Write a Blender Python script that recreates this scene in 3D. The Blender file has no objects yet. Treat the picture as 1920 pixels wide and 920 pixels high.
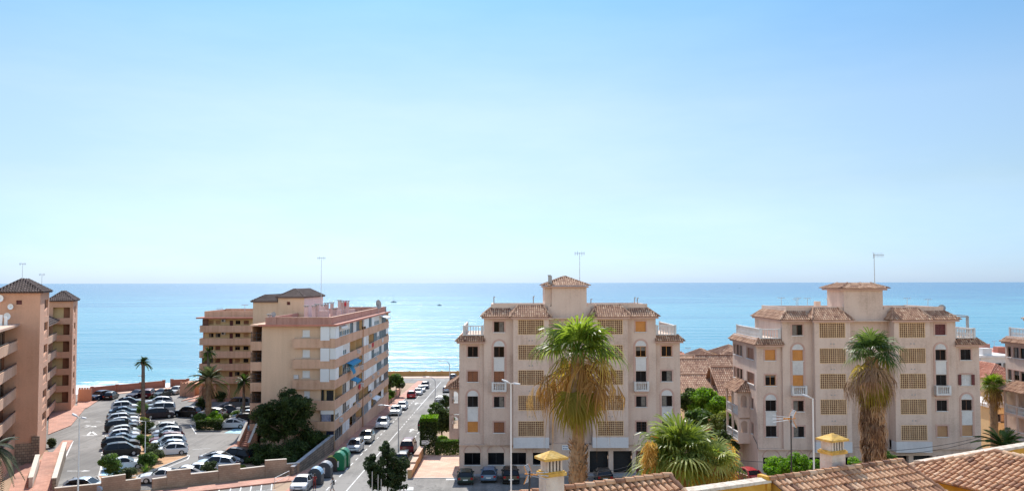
import bpy, bmesh, math, random
from mathutils import Vector, Matrix
R = math.radians
scene = bpy.context.scene
COL = scene.collection
rnd = random.Random(7)

# ------------------------------------------------------------------ camera
F = 1600.0
CAMZ = 36.0
PITCH = math.atan(69.5/F)
YAW = math.atan(15/F)
cam_d = bpy.data.cameras.new('camera')
cam_d.lens = 36*F/1920; cam_d.sensor_width = 36; cam_d.clip_end = 200000; cam_d.clip_start = .5
cam = bpy.data.objects.new('camera', cam_d)
COL.objects.link(cam)
CR = Matrix.Rotation(-YAW, 3, 'Z') @ Matrix.Rotation(math.pi/2+PITCH, 3, 'X') @ Matrix.Rotation(-.0016, 3, 'Z')
cam.matrix_world = Matrix.Translation((0, 0, CAMZ)) @ CR.to_4x4()
scene.camera = cam

def ray(px, py):
    return CR @ Vector(((px-960)/F, (460-py)/F, -1))
def P(px, py, Y):                     # the point at depth Y seen at that spot
    d = ray(px, py); t = Y/d.y
    return Vector((d.x*t, Y, CAMZ+d.z*t))

# ------------------------------------------------------------------ the lie of the land
def sstep(a, b, x):
    t = max(0., min(1., (x-a)/(b-a))); return t*t*(3-2*t)
COAST = [(-400, 120), (-120, 140), (-84, 166), (-64, 183), (-48, 196), (-44, 248), (-34, 248), (40, 250), (120, 262), (400, 300)]
def coast(X):
    if X <= COAST[0][0]: return COAST[0][1]
    for (a, ya), (b, yb) in zip(COAST, COAST[1:]):
        if X <= b: return ya+(yb-ya)*(X-a)/(b-a)
    return COAST[-1][1]
def gz(X, Y):
    s = 17-.031*Y
    t = Y-(89.9+(X+38.3)*.64)
    k = (1-sstep(-38, -25, X))*sstep(0, 2.2, t)
    k *= 1-sstep(180, 205, Y)
    z = s+(14.5-s)*k
    c = coast(X)+1.5
    if Y > c: z = max(z-(Y-c)*.75, -3)
    return z
def G(px, py):
    d = ray(px, py); t = 20.
    while t < 900:
        q = d*t
        if CAMZ+q.z <= gz(q.x, q.y): break
        t += .5
    lo, hi = t-.5, t
    for _ in range(24):
        m = (lo+hi)/2; q = d*m
        if CAMZ+q.z <= gz(q.x, q.y): hi = m
        else: lo = m
    q = d*hi
    return Vector((q.x, q.y, gz(q.x, q.y)))

# ------------------------------------------------------------------ materials
MATS = {}
def nt(name):
    m = bpy.data.materials.new(name); m.use_nodes = True
    t = m.node_tree; t.nodes.clear()
    o = t.nodes.new('ShaderNodeOutputMaterial'); b = t.nodes.new('ShaderNodeBsdfPrincipled')
    t.links.new(b.outputs[0], o.inputs[0])
    return m, t, b, o
def N(t, typ, **kw):
    n = t.nodes.new(typ)
    for k, v in kw.items(): setattr(n, k, v)
    return n
def rgba(c): return (c[0], c[1], c[2], 1)
def ramp(t, stops):
    r = N(t, 'ShaderNodeValToRGB'); e = r.color_ramp.elements
    while len(e) < len(stops): e.new(.5)
    for el, (p, c) in zip(e, stops): el.position = p; el.color = rgba(c) if isinstance(c, (tuple, list)) else (c, c, c, 1)
    return r
def plain(name, col, rough=.6, metal=0., spec=.5):
    if name in MATS: return MATS[name]
    m, t, b, o = nt(name)
    b.inputs['Base Color'].default_value = rgba(col); b.inputs['Roughness'].default_value = rough
    b.inputs['Metallic'].default_value = metal; b.inputs['Specular IOR Level'].default_value = spec
    MATS[name] = m; return m
def rough_mat(name, c1, c2, scale=.4, rough=.9, streak=0., bump=.0, fine=6., c3=None, bscale=14):
    """two-tone worn surface: large patches, fine grain and, if asked, rain streaks"""
    if name in MATS: return MATS[name]
    m, t, b, o = nt(name); L = t.links.new
    g = N(t, 'ShaderNodeNewGeometry')
    n1 = N(t, 'ShaderNodeTexNoise'); n1.inputs['Scale'].default_value = scale; n1.inputs['Detail'].default_value = 6
    n2 = N(t, 'ShaderNodeTexNoise'); n2.inputs['Scale'].default_value = fine; n2.inputs['Detail'].default_value = 3
    L(g.outputs['Position'], n1.inputs['Vector']); L(g.outputs['Position'], n2.inputs['Vector'])
    a = N(t, 'ShaderNodeMath', operation='ADD'); L(n1.outputs[0], a.inputs[0])
    s = N(t, 'ShaderNodeMath', operation='MULTIPLY'); L(n2.outputs[0], s.inputs[0]); s.inputs[1].default_value = .5
    L(s.outputs[0], a.inputs[1]); last = a
    if streak:
        mp = N(t, 'ShaderNodeMapping'); mp.inputs['Scale'].default_value = (2.2, 2.2, .14); L(g.outputs['Position'], mp.inputs[0])
        n3 = N(t, 'ShaderNodeTexNoise'); n3.inputs['Scale'].default_value = 1.; n3.inputs['Detail'].default_value = 5; L(mp.outputs[0], n3.inputs['Vector'])
        s3 = N(t, 'ShaderNodeMath', operation='MULTIPLY_ADD'); L(n3.outputs[0], s3.inputs[0]); s3.inputs[1].default_value = streak; L(a.outputs[0], s3.inputs[2])
        last = s3
    tot = .75+.5*streak
    r = ramp(t, [(max(0, tot-.28-.1*streak)/1.6, c1), ((tot+.02)/1.6, c2), (min(1, (tot+.32)/1.6), c3 or tuple(min(1, x*1.12) for x in c2))])
    d = N(t, 'ShaderNodeMath', operation='DIVIDE'); L(last.outputs[0], d.inputs[0]); d.inputs[1].default_value = 1.6
    L(d.outputs[0], r.inputs[0]); L(r.outputs[0], b.inputs['Base Color'])
    b.inputs['Roughness'].default_value = rough
    if bump:
        n4 = N(t, 'ShaderNodeTexNoise'); n4.inputs['Scale'].default_value = bscale; n4.inputs['Detail'].default_value = 4; L(g.outputs['Position'], n4.inputs['Vector'])
        bp = N(t, 'ShaderNodeBump'); bp.inputs['Strength'].default_value = bump; bp.inputs['Distance'].default_value = .05
        L(n4.outputs[0], bp.inputs['Height']); L(bp.outputs[0], b.inputs['Normal'])
    MATS[name] = m; return m
def tone_mat(name, stops, rough=.8, trans=0., noise=.35, nscale=5., bump=0.):
    """colour picked by each face's own random tone; leaves let light through"""
    if name in MATS: return MATS[name]
    m, t, b, o = nt(name); L = t.links.new
    at = N(t, 'ShaderNodeAttribute', attribute_name='tone')
    g = N(t, 'ShaderNodeNewGeometry'); n = N(t, 'ShaderNodeTexNoise'); n.inputs['Scale'].default_value = nscale; n.inputs['Detail'].default_value = 4
    L(g.outputs['Position'], n.inputs['Vector'])
    s = N(t, 'ShaderNodeMath', operation='MULTIPLY_ADD'); L(n.outputs[0], s.inputs[0]); s.inputs[1].default_value = noise*2
    ad = N(t, 'ShaderNodeMath', operation='SUBTRACT'); L(at.outputs['Fac'], ad.inputs[0]); ad.inputs[1].default_value = noise; L(ad.outputs[0], s.inputs[2])
    r = ramp(t, stops); L(s.outputs[0], r.inputs[0]); L(r.outputs[0], b.inputs['Base Color'])
    b.inputs['Roughness'].default_value = rough
    if bump:
        bp = N(t, 'ShaderNodeBump'); bp.inputs['Strength'].default_value = bump; bp.inputs['Distance'].default_value = .03
        n5 = N(t, 'ShaderNodeTexNoise'); n5.inputs['Scale'].default_value = 30; L(g.outputs['Position'], n5.inputs['Vector'])
        L(n5.outputs[0], bp.inputs['Height']); L(bp.outputs[0], b.inputs['Normal'])
    if trans:
        b.inputs['Specular IOR Level'].default_value = .22
        tr = N(t, 'ShaderNodeBsdfTranslucent')
        hs = N(t, 'ShaderNodeHueSaturation'); hs.inputs['Saturation'].default_value = 1.1; hs.inputs['Value'].default_value = 1.5; L(r.outputs[0], hs.inputs['Color'])
        L(hs.outputs[0], tr.inputs[0])
        mx = N(t, 'ShaderNodeMixShader'); mx.inputs[0].default_value = trans
        L(b.outputs[0], mx.inputs[1]); L(tr.outputs[0], mx.inputs[2]); L(mx.outputs[0], o.inputs[0])
    MATS[name] = m; return m
def brick_mat(name, c1, c2, mortar, scale=1., bw=.4, bh=.2, msize=.01, rough=.85, plan=True):
    if name in MATS: return MATS[name]
    m, t, b, o = nt(name); L = t.links.new
    g = N(t, 'ShaderNodeNewGeometry')
    vec = g.outputs['Position']
    if not plan:
        sx = N(t, 'ShaderNodeSeparateXYZ'); L(vec, sx.inputs[0]); cx = N(t, 'ShaderNodeCombineXYZ')
        ad = N(t, 'ShaderNodeMath', operation='ADD'); L(sx.outputs[0], ad.inputs[0]); L(sx.outputs[1], ad.inputs[1])
        L(ad.outputs[0], cx.inputs[0]); L(sx.outputs[2], cx.inputs[1]); vec = cx.outputs[0]
    br = N(t, 'ShaderNodeTexBrick'); L(vec, br.inputs['Vector'])
    br.inputs['Color1'].default_value = rgba(c1); br.inputs['Color2'].default_value = rgba(c2); br.inputs['Mortar'].default_value = rgba(mortar)
    br.inputs['Scale'].default_value = scale; br.inputs['Brick Width'].default_value = bw; br.inputs['Row Height'].default_value = bh; br.inputs['Mortar Size'].default_value = msize
    n = N(t, 'ShaderNodeTexNoise'); n.inputs['Scale'].default_value = .5; n.inputs['Detail'].default_value = 7; L(g.outputs['Position'], n.inputs['Vector'])
    r = ramp(t, [(.3, .72), (.7, 1.15)]); L(n.outputs[0], r.inputs[0])
    mx = N(t, 'ShaderNodeMix', data_type='RGBA', blend_type='MULTIPLY'); mx.inputs['Factor'].default_value = 1
    L(br.outputs[0], mx.inputs[6]); L(r.outputs[0], mx.inputs[7]); L(mx.outputs[2], b.inputs['Base Color'])
    b.inputs['Roughness'].default_value = rough
    MATS[name] = m; return m

M_pink = rough_mat('pink stucco', (.46, .325, .25), (.64, .475, .38), .35, .92, .6, .3, c3=(.69, .53, .43))
M_pinktrim = rough_mat('pink trim', (.47, .28, .22), (.55, .35, .28), .5, .9)
M_pale = rough_mat('pale bay panel', (.56, .53, .52), (.64, .61, .60), .5, .9, .3)
M_white = rough_mat('white render', (.50, .475, .45), (.64, .61, .58), .8, .8)
M_salmon = rough_mat('salmon stucco', (.52, .27, .165), (.62, .335, .215), .2, .92, .5, .3)
M_ochrewall = rough_mat('ochre stucco', (.60, .40, .19), (.70, .49, .25), .3, .92, .4, .2)
M_beigeB = rough_mat('beige stucco', (.60, .40, .255), (.70, .48, .32), .2, .92, .5, .25)
M_band = rough_mat('balcony band', (.47, .26, .155), (.62, .38, .25), .35, .92, 1.1, .2)
M_terr = rough_mat('terracotta coping', (.40, .13, .085), (.50, .19, .13), .6, .85)
M_yellow = rough_mat('yellow gable', (.52, .26, .03), (.64, .34, .045), 1.2, .85, .5, .3, c3=(.68, .42, .10))
M_yellowcap = rough_mat('yellow chimney cap', (.34, .20, .06), (.64, .37, .07), 3.2, .85, .3, .6, c3=(.70, .50, .20))
M_plaster = rough_mat('weathered plaster', (.40, .30, .23), (.62, .53, .45), 1.6, .95, .8, .5, c3=(.68, .60, .52))
M_slab = rough_mat('roof deck', (.42, .20, .15), (.52, .28, .22), .8, .9)
M_grey = rough_mat('grey concrete', (.25, .24, .23), (.36, .35, .34), .7, .9)
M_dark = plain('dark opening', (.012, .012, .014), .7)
M_iron = plain('dark iron', (.03, .03, .035), .5, .3)
M_steel = plain('galvanised steel', (.5, .52, .54), .45, .6)
M_whitem = plain('white metal', (.78, .78, .76), .45)
M_garnet = rough_mat('garnet metal door', (.085, .012, .012), (.12, .018, .018), 2, .6)
M_shb = rough_mat('brown shutter', (.20, .065, .025), (.26, .09, .035), 1.2, .6)
M_sho = rough_mat('orange shutter', (.52, .19, .035), (.60, .24, .05), 1.2, .6)
M_shl = rough_mat('light brown shutter', (.38, .19, .08), (.46, .25, .12), 1.2, .6)
M_wood = rough_mat('brown window wood', (.11, .04, .02), (.15, .06, .03), 3, .6)
M_lattice = rough_mat('ochre lattice', (.58, .37, .20), (.68, .46, .27), 1.5, .85)
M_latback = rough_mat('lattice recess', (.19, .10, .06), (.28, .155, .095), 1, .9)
M_curtain = rough_mat('curtain cloth', (.55, .54, .52), (.70, .69, .66), 2.5, .8)
M_cyan = rough_mat('blue awning cloth', (.0, .19, .36), (.0, .24, .44), 3, .7)
M_redcloth = plain('red cloth', (.5, .02, .03), .8)
M_stone = brick_mat('rubble stone', (.24, .17, .115), (.36, .27, .19), (.12, .09, .07), 1, .55, .32, .03, plan=False)
M_block = brick_mat('split block wall', (.40, .26, .17), (.46, .32, .22), (.30, .19, .13), 1, .5, .22, .015, plan=False)
M_coping = rough_mat('pale coping', (.52, .45, .36), (.64, .56, .46), 1, .85)
M_bark = rough_mat('bark', (.10, .07, .045), (.17, .12, .08), 3, .95, 0, .6)
M_rubber = plain('rubber', (.015, .015, .016), .8)
def glass_mat():
    m, t, b, o = nt('window glass'); L = t.links.new
    b.inputs['Base Color'].default_value = (.016, .018, .02, 1); b.inputs['Roughness'].default_value = .1
    b.inputs['Specular IOR Level'].default_value = .12
    g = N(t, 'ShaderNodeNewGeometry'); n = N(t, 'ShaderNodeTexNoise'); n.inputs['Scale'].default_value = .35; L(g.outputs['Position'], n.inputs[0])
    r = ramp(t, [(.42, (.004, .004, .005)), (.6, (.014, .014, .016))]); L(n.outputs[0], r.inputs[0]); L(r.outputs[0], b.inputs['Base Color'])
    return m
M_glass = glass_mat()
M_carglass = plain('car glass', (.010, .012, .015), .04, 0, .35)
TILE_STOPS = [(0., (.17, .075, .04)), (.25, (.37, .17, .085)), (.5, (.52, .27, .14)), (.75, (.60, .34, .185)), (1., (.66, .43, .27))]
M_tile = tone_mat('clay barrel tile', TILE_STOPS, .85, 0, .3, 3., .5)
M_tilefar = tone_mat('weathered roof tile', [(0., (.19, .085, .05)), (.5, (.43, .24, .145)), (1., (.62, .42, .28))], .9, 0, .3, .8)
M_tileorange = tone_mat('orange roof tile', [(0., (.34, .12, .07)), (.5, (.50, .21, .13)), (1., (.60, .32, .22))], .9, 0, .3, .8)
M_tiledark = tone_mat('dark roof tile', [(0., (.045, .025, .02)), (.5, (.095, .058, .048)), (1., (.15, .10, .085))], .9, 0, .3, .8)

# ------------------------------------------------------------------ mesh building
ROOT = {}
def tag(o, label=None, cat=None, group=None, kind=None):
    if label: o['label'] = label
    if cat: o['category'] = cat
    if group: o['group'] = group
    if kind: o['kind'] = kind
    return o
def empty(name, loc, rz=0, label=None, cat=None, group=None):
    o = bpy.data.objects.new(name, None); COL.objects.link(o); o.empty_display_size = .3
    m = Matrix.Translation(loc) @ Matrix.Rotation(rz, 4, 'Z'); o.matrix_world = m; ROOT[o] = m
    return tag(o, label, cat, group)
class MB:
    def __init__(s): s.v = []; s.f = []; s.m = []; s.t = []; s.M = None; s.mi = 0; s.tone = None
    def add(s, vs, fs, mi=None, tone=None):
        b = len(s.v)
        s.v += [s.M @ Vector(p) for p in vs] if s.M else [Vector(p) for p in vs]
        for f in fs:
            s.f.append([b+i for i in f]); s.m.append(s.mi if mi is None else mi)
            s.t.append((s.tone if s.tone is not None else rnd.random()) if tone is None else tone)
        return s
    def box(s, x0, x1, y0, y1, z0, z1, mi=None):
        return s.add([(x0, y0, z0), (x1, y0, z0), (x1, y1, z0), (x0, y1, z0), (x0, y0, z1), (x1, y0, z1), (x1, y1, z1), (x0, y1, z1)],
                     [(0, 3, 2, 1), (4, 5, 6, 7), (0, 1, 5, 4), (1, 2, 6, 5), (2, 3, 7, 6), (3, 0, 4, 7)], mi)
    def beam(s, a, b, w, h, mi=None, up=(0, 0, 1)):
        a = Vector(a); b = Vector(b); d = (b-a).normalized(); u = Vector(up)
        sd = d.cross(u)
        if sd.length < 1e-4: sd = Vector((1, 0, 0))
        sd.normalize(); u2 = sd.cross(d).normalized()
        sd *= w/2; u2 *= h/2
        return s.add([a-sd-u2, a+sd-u2, a+sd+u2, a-sd+u2, b-sd-u2, b+sd-u2, b+sd+u2, b-sd+u2],
                     [(0, 1, 2, 3), (7, 6, 5, 4), (0, 4, 5, 1), (1, 5, 6, 2), (2, 6, 7, 3), (3, 7, 4, 0)], mi)
    def tube(s, pts, rs, n=8, mi=None, cap=True):
        pts = [Vector(p) for p in pts]
        if not isinstance(rs, (list, tuple)): rs = [rs]*len(pts)
        vs = []; fs = []
        for i, p in enumerate(pts):
            d = (pts[min(i+1, len(pts)-1)]-pts[max(i-1, 0)]).normalized()
            a = d.cross(Vector((0, 0, 1)) if abs(d.z) < .9 else Vector((1, 0, 0))).normalized(); b = d.cross(a)
            for k in range(n):
                th = 2*math.pi*k/n; vs.append(p+(a*math.cos(th)+b*math.sin(th))*rs[i])
        for i in range(len(pts)-1):
            for k in range(n):
                fs.append((i*n+k, i*n+(k+1) % n, (i+1)*n+(k+1) % n, (i+1)*n+k))
        if cap: fs.append(tuple(range(n))); fs.append(tuple((len(pts)-1)*n+k for k in reversed(range(n))))
        return s.add(vs, fs, mi)
    def prism(s, poly, z0, z1, mi=None):
        n = len(poly)
        z0s = z0 if isinstance(z0, list) else [z0]*n; z1s = z1 if isinstance(z1, list) else [z1]*n
        vs = [(p[0], p[1], z0s[i]) for i, p in enumerate(poly)]+[(p[0], p[1], z1s[i]) for i, p in enumerate(poly)]
        return s.add(vs, [tuple(reversed(range(n))), tuple(range(n, 2*n))]+[(i, (i+1) % n, n+(i+1) % n, n+i) for i in range(n)], mi)
    def ellipsoid(s, c, r, nu=12, nv=8, mi=None, jit=0.):
        vs = []; fs = []
        for j in range(nv+1):
            ph = math.pi*j/nv
            for i in range(nu):
                th = 2*math.pi*i/nu; k = 1+jit*(rnd.random()-.5)
                vs.append((c[0]+r[0]*k*math.sin(ph)*math.cos(th), c[1]+r[1]*k*math.sin(ph)*math.sin(th), c[2]+r[2]*k*math.cos(ph)))
        for j in range(nv):
            for i in range(nu):
                fs.append((j*nu+i, (j+1)*nu+i, (j+1)*nu+(i+1) % nu, j*nu+(i+1) % nu))
        return s.add(vs, fs, mi)
    def build(s, name, mats, parent=None, local=False, smooth=False):
        me = bpy.data.meshes.new(name)
        vs = s.v
        if parent is not None and not local:
            r = parent
            while r.parent: r = r.parent
            inv = ROOT[r].inverted(); vs = [inv @ v for v in vs]
        me.from_pydata([tuple(v) for v in vs], [], s.f)
        if not isinstance(mats, (list, tuple)): mats = [mats]
        for m in mats: me.materials.append(m)
        me.polygons.foreach_set('material_index', s.m)
        a = me.attributes.new('tone', 'FLOAT', 'FACE'); a.data.foreach_set('value', s.t)
        if smooth: me.polygons.foreach_set('use_smooth', [True]*len(s.f))
        me.update()
        o = bpy.data.objects.new(name, me); COL.objects.link(o)
        if parent is not None: o.parent = parent
        return o
def copy_tree(o, parent=None):
    c = o.copy(); COL.objects.link(c); c.parent = parent
    if parent is None: ROOT[c] = c.matrix_world.copy()
    for ch in list(o.children): copy_tree(ch, c)
    return c

def wall(mb, O, U, Nn, W, H, holes, depth=.2, mi=0, rmi=None):
    """a wall face with real openings: O lower left corner seen from outside, U along, Nn outward"""
    O = Vector(O); U = Vector(U).normalized(); Nn = Vector(Nn).normalized(); Z = Vector((0, 0, 1))
    xs = sorted({0, W} | {h[0] for h in holes} | {h[2] for h in holes}); zs = sorted({0, H} | {h[1] for h in holes} | {h[3] for h in holes})
    q = lambda x, z, d=0: O+U*x+Z*z-Nn*d
    for a, b in zip(xs, xs[1:]):
        for c, d in zip(zs, zs[1:]):
            mx, mz = (a+b)/2, (c+d)/2
            if any(h[0] < mx < h[2] and h[1] < mz < h[3] for h in holes): continue
            mb.add([q(a, c), q(b, c), q(b, d), q(a, d)], [(0, 1, 2, 3)], mi)
    for (a, c, b, d) in holes:
        mb.add([q(a, c), q(b, c), q(b, d), q(a, d), q(a, c, depth), q(b, c, depth), q(b, d, depth), q(a, d, depth)],
               [(0, 4, 5, 1), (1, 5, 6, 2), (2, 6, 7, 3), (3, 7, 4, 0)], mi if rmi is None else rmi)

def tile_plane(mb, O, e, s, poly, pitch=.24, row=.42, seg=3, r=None, skip=1, base=True):
    """barrel tiles over a convex polygon poly given in (along eave, up slope) units"""
    O = Vector(O); e = Vector(e).normalized(); s = Vector(s).normalized(); n = e.cross(s).normalized()
    if n.z < 0: n = -n
    r = r or pitch*.36
    q = lambda a, b, c=0: O+e*a+s*b+n*c
    if base: mb.add([q(a, b) for a, b in poly], [tuple(range(len(poly)))], tone=.12)  # pans toned dark: shade between the barrels put into the colour
    amin = min(p[0] for p in poly); amax = max(p[0] for p in poly)
    k = int((amax-amin)/pitch)
    for i in range(k+1):
        a = amin+(i+.5)*pitch
        if a > amax-.02: break
        hit = []
        for p0, p1 in zip(poly, poly[1:]+poly[:1]):
            if (p0[0]-a)*(p1[0]-a) < 0 or (p0[0] == a) != (p1[0] == a):
                if p1[0] != p0[0]: hit.append(p0[1]+(p1[1]-p0[1])*(a-p0[0])/(p1[0]-p0[0]))
        if len(hit) < 2: continue
        b0, b1 = min(hit), max(hit)
        m = max(1, round((b1-b0)/row)); L = (b1-b0)/m
        if b1-b0 < .05: continue
        for j in range(m):
            c0 = b0+j*L; c1 = c0+L*1.04; vs = []
            for (c, rr, lift) in ((c0, r*1.08, .022), (c1, r*.86, .0)):
                for g in range(seg+1):
                    th = math.pi*g/seg
                    vs.append(q(a-math.cos(th)*rr, c, math.sin(th)*rr*.95+lift))
            fs = [(g, g+1, seg+2+g, seg+1+g) for g in range(seg)]+[tuple(range(seg+1))]
            mb.add(vs, fs, tone=max(0, min(1, rnd.gauss(.52, .2))))
def cap_line(mb, a, b, r=.13, step=.42, seg=4, up=.03):
    """ridge tiles laid end to end"""
    a = Vector(a); b = Vector(b); L = (b-a).length; m = max(1, round(L/step)); d = (b-a)/m; dn = d.normalized()
    sd = dn.cross(Vector((0, 0, 1))).normalized(); u = sd.cross(dn).normalized()
    for j in range(m):
        vs = []
        for (p, rr, l) in ((a+d*j, r*1.08, up+.02), (a+d*(j+1.04), r*.9, up)):
            for g in range(seg+1):
                th = math.pi*g/seg; vs.append(p+sd*math.cos(th)*rr+u*(math.sin(th)*rr+l-.03))
        mb.add(vs, [(g, g+1, seg+2+g, seg+1+g) for g in range(seg)]+[tuple(range(seg+1))], tone=rnd.random())
def hip_roof(mb, x0, x1, y0, y1, z, h, pitch=.26, row=.45, ridge=None, seg=3, sides='fblr'):
    """hip roof over a rectangle; ridge along the longer side unless a smaller top is given"""
    w, d = x1-x0, y1-y0
    if ridge is None:
        k = min(w, d)/2; rx0, rx1, ry0, ry1 = (x0+k, x1-k, (y0+y1)/2, (y0+y1)/2) if w >= d else ((x0+x1)/2, (x0+x1)/2, y0+k, y1-k)
    else: rx0, rx1, ry0, ry1 = ridge
    def pl(c, eave0, eave1, t1, t0):
        e0, e1, a, b = Vector(eave0), Vector(eave1), Vector(t1), Vector(t0)
        e = (e1-e0).normalized(); nn = e.cross((a+b)/2-e0).normalized(); s = nn.cross(e)
        f = lambda p: ((p-e0).dot(e), (p-e0).dot(s))
        poly = [f(e0), f(e1), f(a)]+([f(b)] if (a-b).length > .02 else [])
        tile_plane(mb, e0, e, s, poly, pitch, row, seg)
    if 'f' in sides: pl('f', (x0, y0, z), (x1, y0, z), (rx1, ry0, z+h), (rx0, ry0, z+h))
    if 'r' in sides: pl('r', (x1, y0, z), (x1, y1, z), (rx1, ry1, z+h), (rx1, ry0, z+h))
    if 'b' in sides: pl('b', (x1, y1, z), (x0, y1, z), (rx0, ry1, z+h), (rx1, ry1, z+h))
    if 'l' in sides: pl('l', (x0, y1, z), (x0, y0, z), (rx0, ry0, z+h), (rx0, ry1, z+h))
    for c, t, s2 in (((x0, y0), (rx0, ry0), 'fl'), ((x1, y0), (rx1, ry0), 'fr'), ((x1, y1), (rx1, ry1), 'br'), ((x0, y1), (rx0, ry1), 'bl')):
        if s2[0] in sides and s2[1] in sides: cap_line(mb, (t[0], t[1], z+h), (c[0], c[1], z), .12, row)
    if rx1-rx0 > .3 and abs(ry1-ry0) < .1: cap_line(mb, (rx0, ry0, z+h), (rx1, ry0, z+h), .12, row)
    if ry1-ry0 > .3 and abs(rx1-rx0) < .1: cap_line(mb, (rx0, ry0, z+h), (rx0, ry1, z+h), .12, row)
def soffit(mb, x0, x1, y0, y1, z, t=.12, mi=0): mb.box(x0, x1, y0, y1, z-t, z-.004, mi)

# ------------------------------------------------------------------ sky, sun
world = bpy.data.worlds.new('World'); scene.world = world; world.use_nodes = True
wt = world.node_tree; wt.nodes.clear()
SUN_EL, SUN_AZ = R(43), R(-9)          # azimuth from +Y, negative to the left
sky = wt.nodes.new('ShaderNodeTexSky'); sky.sky_type = 'NISHITA'; sky.sun_disc = False
sky.sun_elevation = SUN_EL; sky.sun_rotation = SUN_AZ
sky.altitude = 0; sky.air_density = 1.0; sky.dust_density = .45; sky.ozone_density = 2.2
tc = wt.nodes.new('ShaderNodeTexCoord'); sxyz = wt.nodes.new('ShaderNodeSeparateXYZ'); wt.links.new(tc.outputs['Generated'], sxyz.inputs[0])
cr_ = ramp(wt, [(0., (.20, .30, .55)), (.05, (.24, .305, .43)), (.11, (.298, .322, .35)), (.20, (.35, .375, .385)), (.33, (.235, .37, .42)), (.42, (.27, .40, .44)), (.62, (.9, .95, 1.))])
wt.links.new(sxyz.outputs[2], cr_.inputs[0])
fm_ = wt.nodes.new('ShaderNodeMapRange'); wt.links.new(sxyz.outputs[1], fm_.inputs[0]); fm_.inputs[1].default_value = -.15; fm_.inputs[2].default_value = .5  # sky tint masked forward: dimmed seaward, left bright behind to lift shaded facades
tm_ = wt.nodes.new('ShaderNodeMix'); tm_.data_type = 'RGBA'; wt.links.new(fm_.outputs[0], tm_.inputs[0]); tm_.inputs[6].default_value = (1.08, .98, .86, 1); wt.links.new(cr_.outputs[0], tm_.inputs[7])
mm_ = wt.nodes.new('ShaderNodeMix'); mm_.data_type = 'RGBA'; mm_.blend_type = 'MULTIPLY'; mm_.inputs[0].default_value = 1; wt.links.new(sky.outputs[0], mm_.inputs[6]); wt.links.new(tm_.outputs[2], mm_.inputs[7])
cl_ = wt.nodes.new('ShaderNodeTexNoise'); cl_.inputs['Scale'].default_value = 2.2; cl_.inputs['Detail'].default_value = 7; cl_.inputs['Roughness'].default_value = .6
cm_ = wt.nodes.new('ShaderNodeMapping'); cm_.inputs['Scale'].default_value = (1., 1., 4.5); cm_.inputs['Rotation'].default_value = (0, .25, 0); wt.links.new(tc.outputs['Generated'], cm_.inputs[0]); wt.links.new(cm_.outputs[0], cl_.inputs['Vector'])
cr2 = ramp(wt, [(.42, (1, 1, 1)), (.75, (1.16, 1.08, 1.03))]); wt.links.new(cl_.outputs[0], cr2.inputs[0])
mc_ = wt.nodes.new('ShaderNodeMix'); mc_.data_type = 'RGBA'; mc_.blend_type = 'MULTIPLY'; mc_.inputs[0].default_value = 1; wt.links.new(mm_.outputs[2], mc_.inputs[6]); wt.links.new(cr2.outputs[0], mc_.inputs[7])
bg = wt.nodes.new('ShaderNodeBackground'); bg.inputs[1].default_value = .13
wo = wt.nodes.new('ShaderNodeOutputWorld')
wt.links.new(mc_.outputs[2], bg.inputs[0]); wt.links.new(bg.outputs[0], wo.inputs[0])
sd = bpy.data.lights.new('sun', 'SUN'); sd.energy = 2.5; sd.angle = R(.5); sd.color = (1, .95, .87)
sun = bpy.data.objects.new('sun', sd); COL.objects.link(sun)
sv = Vector((math.sin(SUN_AZ)*math.cos(SUN_EL), math.cos(SUN_AZ)*math.cos(SUN_EL), math.sin(SUN_EL)))
sun.rotation_euler = sv.to_track_quat('Z', 'Y').to_euler()
scene.view_settings.view_transform = 'Standard'; scene.view_settings.look = 'None'; scene.view_settings.gamma = 1
scene.view_settings.use_curve_mapping = False
scene.view_settings.exposure = 1.32
scene.render.engine = 'CYCLES'
scene.cycles.max_bounces = 6; scene.cycles.diffuse_bounces = 3; scene.cycles.glossy_bounces = 3; scene.cycles.transmission_bounces = 3
scene.cycles.caustics_reflective = False; scene.cycles.caustics_refractive = False
scene.cycles.sample_clamp_indirect = 4; scene.cycles.sample_clamp_direct = 12
# ------------------------------------------------------------------ terrain and water
def terrain():
    xs = []; x = -400.
    while x < 420:
        xs.append(x); x += 1.5 if -90 < x < -14 else 12
    ys = []; y = -60.
    while y < 420:
        ys.append(y); y += (1.2 if 80 < y < 130 else 3.) if 60 < y < 320 else 12
    xs += [6000.]; xs = [-6000.]+xs
    mb = MB(); vs = [(X, Y, gz(max(-400, min(400, X)), Y)-.03) for Y in ys for X in xs]
    n = len(xs)
    mb.add(vs, [(j*n+i, j*n+i+1, (j+1)*n+i+1, (j+1)*n+i) for j in range(len(ys)-1) for i in range(n-1)])
    return mb
M_soil = rough_mat('dry soil', (.24, .15, .085), (.36, .24, .15), .15, .95, 0, .4, c3=(.42, .31, .21))
tag(terrain().build('ground', M_soil, smooth=True), kind='structure')

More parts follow.
